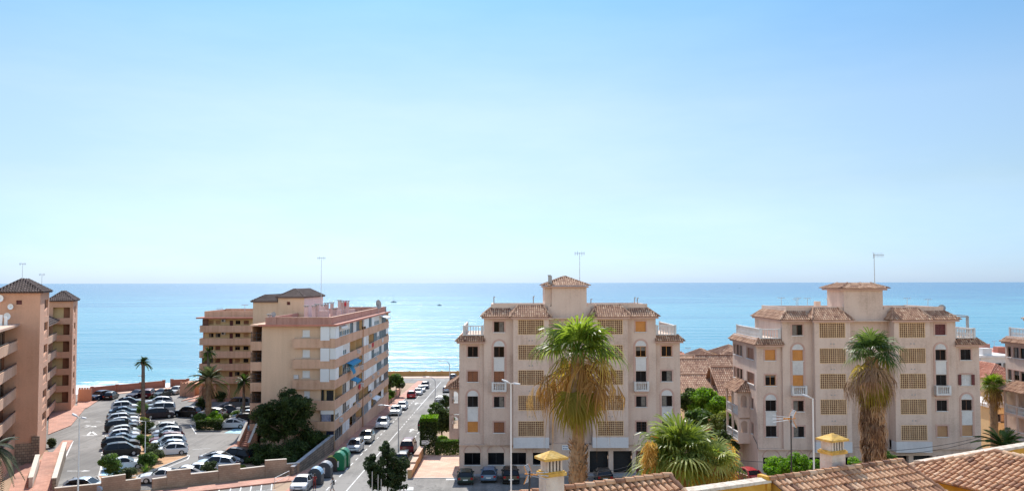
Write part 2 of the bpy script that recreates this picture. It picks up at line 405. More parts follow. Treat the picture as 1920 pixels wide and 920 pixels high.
def sea_mat():
    m, t, b, o = nt('sea water'); L = t.links.new
    g = N(t, 'ShaderNodeNewGeometry'); pos = g.outputs['Position']
    sx = N(t, 'ShaderNodeSeparateXYZ'); L(pos, sx.inputs[0])
    # shallow turquoise by the coast, deeper blue far out
    mr = N(t, 'ShaderNodeMapRange'); L(sx.outputs[1], mr.inputs[0]); mr.inputs[1].default_value = 300; mr.inputs[2].default_value = 9000
    pw = N(t, 'ShaderNodeMath', operation='POWER'); L(mr.outputs[0], pw.inputs[0]); pw.inputs[1].default_value = .45
    mpn = N(t, 'ShaderNodeMapping'); mpn.inputs['Scale'].default_value = (.0022, .009, 1); L(pos, mpn.inputs[0])
    nn = N(t, 'ShaderNodeTexNoise'); nn.inputs['Scale'].default_value = 1; nn.inputs['Detail'].default_value = 8; nn.inputs['Roughness'].default_value = .62; L(mpn.outputs[0], nn.inputs['Vector'])
    ma = N(t, 'ShaderNodeMath', operation='MULTIPLY_ADD'); L(nn.outputs[0], ma.inputs[0]); ma.inputs[1].default_value = 1.15; 
    sb = N(t, 'ShaderNodeMath', operation='SUBTRACT'); L(pw.outputs[0], sb.inputs[0]); sb.inputs[1].default_value = .47; L(sb.outputs[0], ma.inputs[2])
    r = ramp(t, [(0.05, (.10, .33, .38)), (.28, (.055, .23, .31)), (.45, (.085, .28, .35)), (.62, (.035, .16, .27)), (1., (.02, .12, .24))]); L(ma.outputs[0], r.inputs[0])
    # foam where the swell breaks on the shore
    mf = N(t, 'ShaderNodeMapping'); mf.inputs['Scale'].default_value = (.03, .085, 1); L(pos, mf.inputs[0])
    nf = N(t, 'ShaderNodeTexNoise'); nf.inputs['Scale'].default_value = 1; nf.inputs['Detail'].default_value = 7; nf.inputs['Roughness'].default_value = .7; L(mf.outputs[0], nf.inputs['Vector'])
    # distance from the coast line (it slants back to the left)
    cy = N(t, 'ShaderNodeMath', operation='MULTIPLY_ADD'); L(sx.outputs[0], cy.inputs[0]); cy.inputs[1].default_value = -.28; L(sx.outputs[1], cy.inputs[2])
    fr = N(t, 'ShaderNodeMapRange'); L(cy.outputs[0], fr.inputs[0]); fr.inputs[1].default_value = 338; fr.inputs[2].default_value = 385; fr.inputs[3].default_value = .36; fr.inputs[4].default_value = .78
    gt = N(t, 'ShaderNodeMath', operation='SUBTRACT'); L(nf.outputs[0], gt.inputs[0]); L(fr.outputs[0], gt.inputs[1])
    fm = N(t, 'ShaderNodeMapRange'); L(gt.outputs[0], fm.inputs[0]); fm.inputs[1].default_value = 0; fm.inputs[2].default_value = .06
    mx = N(t, 'ShaderNodeMix', data_type='RGBA'); L(fm.outputs[0], mx.inputs[0]); L(r.outputs[0], mx.inputs[6]); mx.inputs[7].default_value = (.85, .88, .88, 1)
    L(mx.outputs[2], b.inputs['Base Color'])
    rr = N(t, 'ShaderNodeMapRange'); L(fm.outputs[0], rr.inputs[0]); rr.inputs[3].default_value = .2; rr.inputs[4].default_value = .9
    L(rr.outputs[0], b.inputs['Roughness'])
    b.inputs['IOR'].default_value = 1.33
    # swell and chop
    m1 = N(t, 'ShaderNodeMapping'); m1.inputs['Scale'].default_value = (.05, .17, 1); m1.inputs['Rotation'].default_value = (0, 0, .12); L(pos, m1.inputs[0])
    n1 = N(t, 'ShaderNodeTexNoise'); n1.inputs['Scale'].default_value = 1; n1.inputs['Detail'].default_value = 10; n1.inputs['Roughness'].default_value = .58; L(m1.outputs[0], n1.inputs['Vector'])
    m2 = N(t, 'ShaderNodeMapping'); m2.inputs['Scale'].default_value = (.006, .03, 1); m2.inputs['Rotation'].default_value = (0, 0, -.06); L(pos, m2.inputs[0])
    n2 = N(t, 'ShaderNodeTexNoise'); n2.inputs['Scale'].default_value = 1; n2.inputs['Detail'].default_value = 5; L(m2.outputs[0], n2.inputs['Vector'])
    b1 = N(t, 'ShaderNodeBump'); b1.inputs['Strength'].default_value = 1; b1.inputs['Distance'].default_value = 1.3; L(n1.outputs[0], b1.inputs['Height'])
    b2 = N(t, 'ShaderNodeBump'); b2.inputs['Strength'].default_value = 1; b2.inputs['Distance'].default_value = 4.5; L(n2.outputs[0], b2.inputs['Height']); L(b1.outputs[0], b2.inputs['Normal'])
    L(b2.outputs[0], b.inputs['Normal'])
    return m
mb = MB(); mb.add([(-60000, 100, 0), (60000, 100, 0), (60000, 90000, 0), (-60000, 90000, 0)], [(0, 1, 2, 3)])
tag(mb.build('sea', sea_mat()), kind='structure')

# ------------------------------------------------------------------ paved sheets
def asphalt_mat():
    m, t, b, o = nt('worn asphalt'); L = t.links.new
    g = N(t, 'ShaderNodeNewGeometry'); pos = g.outputs['Position']
    n1 = N(t, 'ShaderNodeTexNoise'); n1.inputs['Scale'].default_value = .09; n1.inputs['Detail'].default_value = 9; n1.inputs['Roughness'].default_value = .6; L(pos, n1.inputs[0])
    mp = N(t, 'ShaderNodeMapping'); mp.inputs['Scale'].default_value = (1.3, .06, 1); L(pos, mp.inputs[0])
    n2 = N(t, 'ShaderNodeTexNoise'); n2.inputs['Scale'].default_value = 1; n2.inputs['Detail'].default_value = 4; L(mp.outputs[0], n2.inputs[0])
    n3 = N(t, 'ShaderNodeTexNoise'); n3.inputs['Scale'].default_value = 9; n3.inputs['Detail'].default_value = 6; L(pos, n3.inputs[0])
    a = N(t, 'ShaderNodeMath', operation='MULTIPLY_ADD'); L(n2.outputs[0], a.inputs[0]); a.inputs[1].default_value = .5; L(n1.outputs[0], a.inputs[2])
    c = N(t, 'ShaderNodeMath', operation='MULTIPLY_ADD'); L(n3.outputs[0], c.inputs[0]); c.inputs[1].default_value = .35; L(a.outputs[0], c.inputs[2])
    r = ramp(t, [(.60, (.075, .069, .063)), (.78, (.118, .109, .099)), (.93, (.16, .148, .134)), (1., (.21, .195, .176))]); L(c.outputs[0], r.inputs[0])
    # tar-sealed cracks
    vo = N(t, 'ShaderNodeTexVoronoi', feature='DISTANCE_TO_EDGE'); vo.inputs['Scale'].default_value = .16
    wn = N(t, 'ShaderNodeMix', data_type='VECTOR'); wn.inputs[0].default_value = .12; L(pos, wn.inputs[4]); 
    n5 = N(t, 'ShaderNodeTexNoise'); n5.inputs['Scale'].default_value = .5; n5.inputs['Detail'].default_value = 4; L(pos, n5.inputs[0])
    sc = N(t, 'ShaderNodeVectorMath', operation='SCALE'); sc.inputs['Scale'].default_value = 26; L(n5.outputs['Color'], sc.inputs[0]); L(sc.outputs[0], wn.inputs[5])
    L(wn.outputs[1], vo.inputs[0])
    lt = N(t, 'ShaderNodeMapRange'); L(vo.outputs[0], lt.inputs[0]); lt.inputs[1].default_value = .004; lt.inputs[2].default_value = .010; lt.inputs[3].default_value = .62; lt.inputs[4].default_value = 1
    mx = N(t, 'ShaderNodeMix', data_type='RGBA', blend_type='MULTIPLY'); mx.inputs[0].default_value = 1; L(r.outputs[0], mx.inputs[6]); L(lt.outputs[0], mx.inputs[7])
    L(mx.outputs[2], b.inputs['Base Color']); b.inputs['Roughness'].default_value = .85
    return m
M_asph = asphalt_mat()
M_pave = brick_mat('terracotta paving', (.44, .20, .135), (.52, .26, .18), (.34, .16, .11), 1, .4, .4, .012)
M_pavel = brick_mat('pale salmon paving', (.58, .36, .25), (.66, .43, .31), (.46, .27, .18), 1, .6, .6, .012)
M_kerb = rough_mat('kerb stone', (.36, .33, .30), (.48, .45, .41), 1.2, .9)
M_paint = rough_mat('worn white paint', (.34, .33, .31), (.66, .65, .62), 1.4, .8, 0, 0, 9, c3=(.76, .75, .72))
M_bluep = rough_mat('pale blue bay paint', (.20, .42, .52), (.32, .56, .66), .8, .8, 0, 0, 9)
M_plant = rough_mat('planting bed soil', (.38, .20, .09), (.52, .30, .15), .8, .95, 0, .5)

def drape(name, pts, off, mat, step=3., kind='structure', thick=0.):
    """a sheet cut to the outline and laid on the ground, off metres above it; thick gives it a real edge"""
    bm = bmesh.new()
    bm.faces.new([bm.verts.new((p[0], p[1], 0)) for p in pts])
    xs = [p[0] for p in pts]; ys = [p[1] for p in pts]
    for ax, lo, hi in ((0, min(xs), max(xs)), (1, min(ys), max(ys))):
        k = math.floor(lo/step)*step+step
        while k < hi:
            co = [0, 0, 0]; no = [0, 0, 0]; co[ax] = k; no[ax] = 1
            bmesh.ops.bisect_plane(bm, geom=bm.verts[:]+bm.edges[:]+bm.faces[:], plane_co=co, plane_no=no, dist=1e-4)
            k += step
    for v in bm.verts: v.co.z = gz(v.co.x, v.co.y)+off
    bmesh.ops.recalc_face_normals(bm, faces=bm.faces)
    if sum(f.normal.z for f in bm.faces) < 0: bmesh.ops.reverse_faces(bm, faces=bm.faces)
    if thick:
        be = [e for e in bm.edges if len(e.link_faces) == 1]
        r = bmesh.ops.extrude_edge_only(bm, edges=be)
        for g in r['geom']:
            if isinstance(g, bmesh.types.BMVert): g.co.z -= thick
        bmesh.ops.recalc_face_normals(bm, faces=bm.faces)
    me = bpy.data.meshes.new(name); bm.to_mesh(me); bm.free(); me.materials.append(mat)
    o = bpy.data.objects.new(name, me); COL.objects.link(o)
    if kind: o['kind'] = kind
    return o
def gp(*pp): return [tuple(G(a, b))[:2] for a, b in pp]

XK, XD, XC, XR = -20.9, -18.8, -16.6, -10.9       # kerb, bay line, centre line, right wall of the avenue
drape('road', [(XK, 60), (XR+.2, 60), (XR+.2, 84), (150, 84), (150, 97.6), (XR+.2, 97.6), (XR+.2, 147), (-3.5, 150), (-3.5, 238), (XK-18, 239.5), (XK-18, 226), (XK, 222)], .0, M_asph)
drape('side_road', [(-75, 50), (XK-2.0, 50), (XK-2.0, 84), (-25.2, 94.6), (-49, 79.6), (-75, 66)], .0, M_asph, 2)
lot = gp((100, 922), (128, 862), (146, 830), (212, 734), (313, 724), (350, 730), (374, 746), (500, 752))+[(-37.6, 122)]+gp((445, 858), (400, 882), (290, 902))+gp((262, 902))
lot = gp((98, 920), (100, 860), (84, 835), (84, 775), (140, 738), (205, 737), (313, 722), (350, 727), (374, 744))+[(-38, 160), (-35.5, 160), (-35.2, 112.5)]+gp((470, 866), (452, 870), (288, 897), (262, 900))
drape('parking_lot', lot, .0, M_asph, 1.5)
drape('lot_entrance', gp((262, 918), (262, 897), (288, 894), (288, 917)), .0, M_asph, 1)

# pavements (raised, with real kerbs)
def strip(x0, x1, y0, y1): return [(x0, y0), (x1, y0), (x1, y1), (x0, y1)]
drape('pavement', strip(XK-2.0, XK-.15, 60, 228), .12, M_pave, thick=.2)
drape('kerb', strip(XK-.149, XK, 60, 228), .124, M_kerb, thick=.2)
wl0 = Vector((-50.5, 82.1)); wl1 = Vector((-24.4, 98.8))       # line of the low block wall
wd = (wl1-wl0).normalized(); wn = Vector((wd.y, -wd.x))
gapa, gapb = G(264, 903), G(286, 905)
a0 = wl0+wn*.2-wd*8; a1 = wl1+wn*.2
drape('pavement', [a0[:], (a0+wn*2.6)[:], (a1+wn*2.6)[:], (XK-2.02, 93), (XK-2.02, 104.5), a1[:]], .12, M_pave, 2, thick=.2)
drape('driveway', strip(XR+.5, -5.4, 97.6, 112.3), .06, M_pavel, thick=.1)
drape('kerb', strip(XR+.5, -5.4, 97.3, 97.599), .064, M_kerb, thick=.1)
drape('pavement', strip(-5.3, 150, 97.9, 99.4), .12, M_grey, thick=.2)
drape('pavement', strip(XR+.4, 150, 80.5, 84), .12, M_pave, thick=.2)
drape('pavement', gp((90, 815), (133, 798), (160, 765), (140, 760), (92, 776)), .104, M_pave, 1.5, thick=.2)
drape('pavement', gp((96, 852), (118, 826), (137, 826), (114, 862), (94, 868)), .108, M_pave, 1.5, thick=.2)
drape('pavement', gp((145, 770), (163, 765), (205, 737), (145, 737)), .112, M_pave, 1.5, thick=.2)
drape('pavement', gp((403, 862), (428, 840), (470, 815), (474, 850), (452, 868), (410, 882)), .116, M_pave, 1.5, thick=.2)
drape('pavement', [(-57.5, 156.5), (-38, 156.5), (-38, 160), (-57.5, 160)], .1, M_pave, thick=.2)
drape('pavement', gp((350, 748), (372, 734), (375, 744), (340, 752)), .120, M_pave, 1.5, thick=.2)
drape('pavement', gp((12, 935), (64, 928), (82, 862), (60, 862), (30, 880)), .09, M_pave, 1.5, thick=.2)
drape('promenade', strip(-38, -3.5, 238, 246), .06, M_pavel, thick=.1)
drape('promenade', gp((148, 745), (308, 730), (350, 727), (350, 724), (308, 727), (148, 741)), .08, M_pavel, 1.5, thick=.1)

# planting beds with kerbs
beds = {
 'strip': gp((262, 757), (276, 757), (282, 790), (290, 838), (350, 850), (352, 856), (258, 893), (240, 896), (258, 868), (261, 800)),
 'island': gp((366, 797), (374, 792), (396, 789), (430, 792), (420, 803), (374, 806)),
 'corner': gp((183, 893), (258, 893), (256, 899), (190, 904)),
}
for k, p in beds.items():
    drape('planting_bed', p, .10, M_plant, 1.5, thick=.15)
    cx = sum(q[0] for q in p)/len(p); cy = sum(q[1] for q in p)/len(p)
    mb = MB()
    for a, b in zip(p, p[1:]+p[:1]):
        n = max(1, int((Vector(b)-Vector(a)).length/1.5))
        for i in range(n):
            u = Vector(a).lerp(Vector(b), i/n); w = Vector(a).lerp(Vector(b), (i+1)/n)
            mb.beam((u.x, u.y, gz(u.x, u.y)+.04), (w.x, w.y, gz(w.x, w.y)+.04), .18, .2)
    tag(mb.build('kerb', M_kerb), kind='structure')

# painted markings: one mesh per kind of marking
def seg_mark(mb, a, b, w, off=.008):
    a = Vector(a[:2]); b = Vector(b[:2]); d = (b-a).normalized(); n = Vector((-d.y, d.x))*w/2
    k = max(1, int((b-a).length/1.5))
    for i in range(k):
        p = a.lerp(b, i/k); q = a.lerp(b, (i+1)/k)
        vs = [p-n, q-n, q+n, p+n]
        mb.add([(v.x, v.y, gz(v.x, v.y)+off) for v in vs], [(0, 1, 2, 3)])
def poly_mark(mb, pts, off=.008):
    mb.add([(p[0], p[1], gz(p[0], p[1])+off) for p in pts], [tuple(range(len(pts)))])
def dashes(mb, a, b, w, on, gap, off=.008):
    a = Vector(a[:2]); b = Vector(b[:2]); L = (b-a).length; d = (b-a)/L; t = 0
    while t < L: seg_mark(mb, a+d*t, a+d*min(L, t+on), w, off); t += on+gap
mk = MB()
seg_mark(mk, (XC, 60), (XC, 138), .13); seg_mark(mk, (XC, 163), (XC, 226), .13); dashes(mk, (XC, 139), (XC, 162), .13, 1.6, 1.6)
dashes(mk, (XD, 66), (XD, 220), .13, 1.8, 1.8); dashes(mk, (-13.3, 60), (-13.3, 136), .13, 1.8, 1.8)
def arrow(mb, c, ang, s=1., turn=0):
    c = Vector(c[:2]); f = Vector((math.cos(ang), math.sin(ang))); r = Vector((f.y, -f.x))
    Q = lambda a, b: tuple(c+f*a*s+r*b*s)
    poly_mark(mb, [Q(-1.7, -.12), Q(-1.7, .12), Q(.5, .12), Q(.5, -.12)])
    poly_mark(mb, [Q(.5, -.5), Q(.5, .5), Q(1.7, 0)])
    if turn: poly_mark(mb, [Q(-.5, .12*turn), Q(-.2, .12*turn), Q(.3, .9*turn), Q(0, .9*turn)], .012); poly_mark(mb, [Q(-.2, .8*turn), Q(.6, .8*turn), Q(.2, 1.4*turn)], .016)
arrow(mk, G(780, 756), R(90), 1.1, 1); arrow(mk, G(771, 806), R(90), 1.1, 1)
arrow(mk, G(148, 882), R(0), .8); arrow(mk, G(171, 798), R(-35), .9, 1); arrow(mk, G(325, 879), R(40), 1.5, 1)
t3 = [G(172, 808), G(164, 815), G(181, 815)]
for a, b in zip(t3, t3[1:]+t3[:1]): seg_mark(mk, a, b, .3)
dashes(mk, G(158, 790), G(200, 790), .25, .9, .9); dashes(mk, G(152, 816), G(196, 816), .25, 1.8, 1.2)
dashes(mk, G(189, 858), G(210, 762), .14, .7, 1.1); seg_mark(mk, G(210, 766), G(212, 757), .2)
dashes(mk, G(353, 856), G(342, 812), .14, .5, .8)
seg_mark(mk, G(260, 897), G(352, 860), .15); seg_mark(mk, G(352, 860), G(355, 853), .15)
seg_mark(mk, G(357, 796), G(368, 813), .14); seg_mark(mk, G(368, 813), G(425, 812), .14)
seg_mark(mk, G(95, 918), G(137, 826), .16)
seg_mark(mk, G(284, 790), G(333, 788), .12); seg_mark(mk, G(298, 789), G(300, 801), .12); seg_mark(mk, G(326, 788), G(328, 800), .12)
seg_mark(mk, G(396, 765), G(424, 753), .12); seg_mark(mk, G(360, 842), G(394, 840), .12)
for i in range(9): x = 196+i*0; 
for (x, y) in ((560, 905), (541, 906), (522, 907), (503, 909), (484, 911), (463, 913), (442, 915), (420, 917)):
    p = G(x-50, y); q = p+Vector((.9, -3.6, 0)); seg_mark(mk, p, q, .12); seg_mark(mk, q-Vector((.5, 0, 0)), q+Vector((.5, 0, 0)), .12, .012)
for k in range(4): seg_mark(mk, (-9.0+k*0, 0), (-8, 0), .1) if False else None
for k in range(5): seg_mark(mk, (-10.0, 176+k*7.), (-4.2, 176+k*7.), .12)
poly_mark(mk, gp((836, 899), (856, 899), (857, 891), (838, 891)))
poly_mark(mk, gp((752, 918), (775, 918), (775, 912), (756, 912)))
tag(mk.build('road_markings', M_paint), kind='structure')
mk = MB()
poly_mark(mk, gp((186, 894), (248, 893), (256, 882), (255, 868), (192, 872)), .006)
poly_mark(mk, gp((447, 800), (478, 795), (452, 812), (420, 811)), .006)
tag(mk.build('blue_bay_markings', M_bluep), kind='structure')
mk = MB()
for q in (((186, 894), (192, 870)), ((186, 895), (183, 904))): seg_mark(mk, G(*q[0]), G(*q[1]), .3, .012)
tag(mk.build('bay_edge_marking', M_paint), kind='structure')
# ------------------------------------------------------------------ facade pieces
def fmat(O, U, Nn):
    U = Vector(U).normalized(); Nn = Vector(Nn).normalized(); O = Vector(O)
    m = Matrix.Identity(4)
    for i in range(3): m[i][0] = U[i]; m[i][1] = -Nn[i]; m[i][2] = (0, 0, 1)[i]; m[i][3] = O[i]
    return m
KIND = {'glass': (M_wood, None), 'shb': (M_wood, M_shb), 'sho': (M_shb, M_sho), 'shl': (M_shl, M_shl), 'gl_y': (M_sho, None), 'black': (M_iron, None),
        'gar': (M_garnet, M_garnet), 'white': (M_whitem, M_whitem), 'wglass': (M_whitem, None), 'oran': (M_sho, M_sho), 'wbl': (M_curtain, M_white)}
wr = random.Random(77)
M_dimcurt = rough_mat('dim curtain', (.10, .085, .07), (.20, .17, .14), 4, .9)
def window(parent, O, U, Nn, w, h, kind='glass', trim=M_pinktrim, sill=M_white, dep=.2, name='window', bars=False, local=True, tw=.13):
    """an opening's filling: surround and frame, with its panes or shutter as a sub-part; set in a recess of the wall"""
    fm, shm = KIND[kind]; M = fmat(O, U, Nn)
    mb = MB(); mb.M = M
    if trim:
        for (a, b, c, d) in ((-tw, 0, -tw*0, h+tw), (w, w+tw, 0, h+tw), (0, w, h, h+tw)): mb.box(a, b, -.035, .02, c, d, 0)
    if sill: mb.box(-.1, w+.1, -.09, .0, -.10, -.003, 1)
    fr = .055; y0, y1 = dep-.09, dep-.03
    for (a, b, c, d) in ((0, fr, 0, h), (w-fr, w, 0, h), (fr, w-fr, 0, fr), (fr, w-fr, h-fr, h), (w/2-.03, w/2+.03, fr, h-fr)): mb.box(a+.002, b-.002, y0, y1, c+.002, d-.002, 2)
    if bars:
        for k in range(1, 5): mb.box(w*k/5-.012, w*k/5+.012, -.03, .0, 0, h, 3)
        for k in range(1, 4): mb.box(0, w, -.035, -.01, h*k/4-.012, h*k/4+.012, 3)
    o = mb.build(name, [trim or M_pinktrim, sill or M_white, fm, M_iron], parent, local=local)
    pb = MB(); pb.M = M
    if shm is None:
        pb.box(fr, w-fr, dep-.065, dep-.045, fr, h-fr); pb.build('pane', M_glass, o, local=local)
        if kind in ('glass', 'gl_y', 'black') and w < 1.4 and not bars:
            q_ = wr.random()
            if q_ < .3: cb = MB(); cb.M = M; a_ = fr+.01 if q_ < .15 else w/2+.04; cb.box(a_, a_+(w/2-fr-.06), dep-.075, dep-.067, fr, h-fr); cb.build('curtain', M_dimcurt, o, local=local)
            elif q_ < .5: cb = MB(); cb.M = M; cb.box(fr, w-fr, dep-.075, dep-.067, h*(.55+.3*wr.random()), h-fr); cb.build('roller_blind', M_dimcurt, o, local=local)
    else:
        for (a, b) in ((fr, w/2-.032), (w/2+.032, w-fr)):
            n = max(4, int(h/.16))
            for k in range(n): z = fr+(h-2*fr)*k/n; pb.box(a, b, dep-.085-.012*(k % 2), dep-.05, z, z+(h-2*fr)/n*.93)
        pb.build('shutter', shm, o, local=local)
    return o
def balustrade(parent, pts, z, h, mat=M_white, step=.22, name='balustrade', local=True, flat=False):
    mb = MB()
    for a, b in zip(pts, pts[1:]):
        a = Vector((a[0], a[1], z)); b = Vector((b[0], b[1], z)); L = (b-a).length; d = (b-a)/L
        a_, b_ = a+d*.1, b-d*.1; mb.beam(a_+Vector((0, 0, .05)), b_+Vector((0, 0, .05)), .16, .1); mb.beam(a_+Vector((0, 0, h-.05)), b_+Vector((0, 0, h-.05)), .2, .1)
        n = max(1, int(L/step))
        for i in range(n):
            p = a+d*(L*(i+.5)/n)
            if flat: mb.box(p.x-.03, p.x+.03, p.y-.03, p.y+.03, z+.1, z+h-.1)
            else: mb.tube([p+Vector((0, 0, .1)), p+Vector((0, 0, h*.35)), p+Vector((0, 0, h*.6)), p+Vector((0, 0, h-.1))], [.045, .075, .04, .05], 6, cap=False)
    for p in pts: mb.box(p[0]-.11, p[0]+.11, p[1]-.11, p[1]+.11, z-.004, z+h+.06)
    return mb.build(name, mat, parent, local=local)
def arch_surround(parent, xc, y, z0, z1, w, mat=M_pinktrim):
    """raised arched band round a column of two windows, with the white panel and lunette between them"""
    mb = MB(); r = w/2+.05; ro = r+.2; n = 12; yy = y-.05
    za = z1+.02
    for s in (-1, 1):
        x0, x1 = sorted((xc+s*r, xc+s*ro)); mb.box(x0, x1, yy, y+.02, z0, za, 0)
    vs = []
    for k in range(n+1):
        th = math.pi*k/n
        for rr in (r, ro):
            for dy in (yy, y+.02): vs.append((xc+math.cos(th)*rr, dy, za+math.sin(th)*rr))
    fs = []
    for k in range(n):
        a, b = 4*k, 4*k+4
        fs += [(a, a+2, b+2, b), (a+2, a+3, b+3, b+2), (a, b, b+1, a+1)]
    mb.add(vs, fs, 0)
    vs = [(xc, y-.012, za)]+[(xc+math.cos(math.pi*k/n)*(r-.002), y-.012, za+math.sin(math.pi*k/n)*(r-.002)) for k in range(n+1)]
    mb.add(vs, [(0, k+1, k+2) for k in range(n)], 1)
    o = mb.build('arch_surround', [mat, M_white], parent, local=True)
    return o
ROWZ = [16.98, 14.09, 11.22, 8.33, 5.41]
def lattice_panel(parent, x0, x1, z0, z1, y):
    mb = MB(); nx = 12; nz = 7
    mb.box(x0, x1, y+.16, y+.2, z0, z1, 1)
    for k in range(nx+1): x = x0+(x1-x0)*k/nx; t = .04 if k % 4 == 0 else .022; mb.box(x-t, x+t, y-.01, y+.13, z0, z1, 0)
    for k in range(nz+1): z = z0+(z1-z0)*k/nz; t = .022 if k not in (0, nz) else .04; mb.box(x0, x1, y-.002, y+.12, z-t, z+t, 0)
    return mb.build('lattice_screen', [M_lattice, M_latback], parent, local=True)

def apartment_block(cx, yf, z0, label, wins, tower='high', deep=10.6):
    root = empty('apartment_block', (cx, yf, z0), 0, label, 'building', 'pink stucco apartment blocks with tiled eaves')
    W0, W1, B0, B1, T = 12.87, 10.0, 6.6, 2.5, 2.2
    ww, wh = 1.2, 1.22
    # ---- walls, with true openings
    body = MB()
    arches = []
    for s in (-1, 1):
        xo, xi = 11.3*s, 8.24*s
        holes_o = [(xo-ww/2, ROWZ[r]-wh/2, xo+ww/2, ROWZ[r]+wh/2) for r in (1, 2, 3, 4)]
        holes_i = [(xi-ww/2, ROWZ[r]-wh/2, xi+ww/2, ROWZ[r]+wh/2) for r in range(5)]
        # outer wing front
        a, b = sorted((s*W0, s*W1))
        wall(body, (a, .35, 3.48), (1, 0, 0), (0, -1, 0), b-a, 15.24-3.48, [(h[0]-a, h[1]-3.48, h[2]-a, h[3]-3.48) for h in holes_o], .25)
        a2, b2 = sorted((s*W1, s*B0))
        wall(body, (a2, 0, 3.48), (1, 0, 0), (0, -1, 0), b2-a2, 18.1-3.48, [(h[0]-a2, h[1]-3.48, h[2]-a2, h[3]-3.48) for h in holes_i], .25)
        body.add([(s*W1, 0, 3.48), (s*W1, .35, 3.48), (s*W1, .35, 18.1), (s*W1, 0, 18.1)], [(0, 1, 2, 3)])
        body.add([(s*W1, .35, 15.24), (s*W1, deep, 15.24), (s*W1, deep, 18.1), (s*W1, .35, 18.1)], [(0, 1, 2, 3)])
        # bays
        a3, b3 = sorted((s*B0, s*B1))
        g0, g1 = sorted((s*3.1, s*6.02))
        wall(body, (a3, -.9, 4.4), (1, 0, 0), (0, -1, 0), b3-a3, 18.1-4.4, [(g0-a3, z-.83-4.4, g1-a3, z+.83-4.4) for z in ROWZ], .22)
        for x in (a3, b3): body.add([(x, -.9, 4.4), (x, .81, 4.4), (x, .81, 18.1), (x, -.9, 18.1)], [(0, 1, 2, 3)])
        # ground floor of each half
        gh = []
        a4, b4 = (-W0, -T) if s < 0 else (T, W0)
        if s < 0:
            for xx in (-11.35, -8.6, -6.05, -3.4): gh.append((xx-.93-a4, 1.05, xx+.93-a4, 2.45))
        else:
            for xx in (3.35, 6.1, 8.75, 11.4): gh.append((xx-1.1-a4, .05, xx+1.1-a4, 2.6))
        wall(body, (a4, .36, 0), (1, 0, 0), (0, -1, 0), b4-a4, 3.475, gh, .6)
        if s < 0:
            lm = MB()
            for xx in (-11.35, -8.6, -6.05, -3.4):
                n = 12; lm.add([(xx+math.cos(math.pi*k/n)*r, .345+(0 if r < 1 else -.03), 2.455+math.sin(math.pi*k/n)*.92*r) for k in range(n+1) for r in (.93, 1.05)]+
                               [(xx+math.cos(math.pi*k/n)*r, .362, 2.455+math.sin(math.pi*k/n)*.92*r) for k in range(n+1) for r in (.93, 1.05)],
                               [(2*k, 2*k+1, 2*k+3, 2*k+2) for k in range(n)]+[(2*k+1, 2*k+27, 2*k+29, 2*k+3) for k in range(n)], 0)
            lm.build('arch_trim', M_pinktrim, root, local=True)
        for xx in ((-11.35, -8.6, -6.05, -3.4) if s < 0 else ()):
            wn = MB(); wn.box(xx-.93, xx+.93, .55, .6, 1.05, 1.12, 0); wn.box(xx-.93, xx+.93, .55, .6, 2.4, 2.45, 0); wn.box(xx-.03, xx+.03, .55, .6, 1.05, 2.45, 0); wn.box(xx-1, xx+1, .26, .36, .95, 1.045, 1)
            o = wn.build('window', [M_iron, M_white], root, local=True)
            pb = MB(); pb.box(xx-.93, xx+.93, .61, .63, 1.05, 2.45); pb.build('pane', M_glass, o, local=True)
        if s > 0:
            for i, xx in enumerate((3.35, 6.1, 8.75, 11.4)):
                gd = MB(); dd = .5 if i in (2, 3) else .9
                gd.box(xx-1.1, xx+1.1, .36+dd, .36+dd+.06, .05, 2.6, 0)
                for k in range(9): gd.box(xx-1.09, xx+1.09, .33+dd, .36+dd, .08+.28*k, .32+.28*k, 0)
                gd.build('garage_door', M_garnet if i in (2, 3) else M_dark, root, local=True)
    # underside between ground floor and upper walls
    body.box(-W0, -B0, .0, .36, 3.36, 3.482); body.box(B0, W0, .0, .36, 3.36, 3.482)
    wall(body, (-B1, .8, 3.48), (1, 0, 0), (0, -1, 0), 2*B1, 19.3-3.48, [], .2); hi_ = tower == 'high'; body.box(-2.05 if hi_ else -2.5, 2.05, .802, 6.9 if hi_ else 5.9, 18.0, 21.7)
    if hi_: body.box(-2.85, -2.052, 1.2, 6.6, 18.0, 21.69)
    pass; body.box(-B1, B1, .803, 1.1, 19.3, 19.302)
    body.box(-B1, B1, .36, .799, 3.36, 3.49); body.add([(-T, .36, 0), (T, .36, 0), (T, .36, 3.36), (-T, .36, 3.36)], [(0, 1, 2, 3)])
    # side and back walls
    lw = [(1.4, 2.9), (6.2, 1.3), (7.7, 1.2), (9.3, .8)]
    for s in (-1, 1):
        if s < 0: O, U, Nn = (-W0, deep, 0), (0, -1, 0), (-1, 0, 0)
        else: O, U, Nn = (W0, .35, 0), (0, 1, 0), (1, 0, 0)
        Lw = deep-.35; hs = []
        for (y, w) in lw:
            for r in (1, 2):
                x = (deep-y-w) if s < 0 else y-.35
                hs.append((x, ROWZ[r]-.65, x+w, ROWZ[r]+.65))
            if y < 2:
                for r in (3, 4):
                    x = (deep-y-w) if s < 0 else y-.35
                    for k in (.0, 1.6): hs.append((x+k, ROWZ[r]-.6, x+k+.8, ROWZ[r]+.6))
        wall(body, O, U, Nn, Lw, 15.24, hs, .25)
        for (a, c, b, d) in hs:
            window(root, Vector(O)+Vector(U)*a+Vector((0, 0, c)), U, Nn, b-a, d-c, 'shb' if (a*7) % 2 < 1 else 'glass', tw=.12)
    body.add([(-W0, deep, 0), (W0, deep, 0), (W0, deep, 15.24), (-W0, deep, 15.24)], [(3, 2, 1, 0)])
    body.add([(-W1, deep, 15.24), (W1, deep, 15.24), (W1, deep, 18.1), (-W1, deep, 18.1)], [(3, 2, 1, 0)])
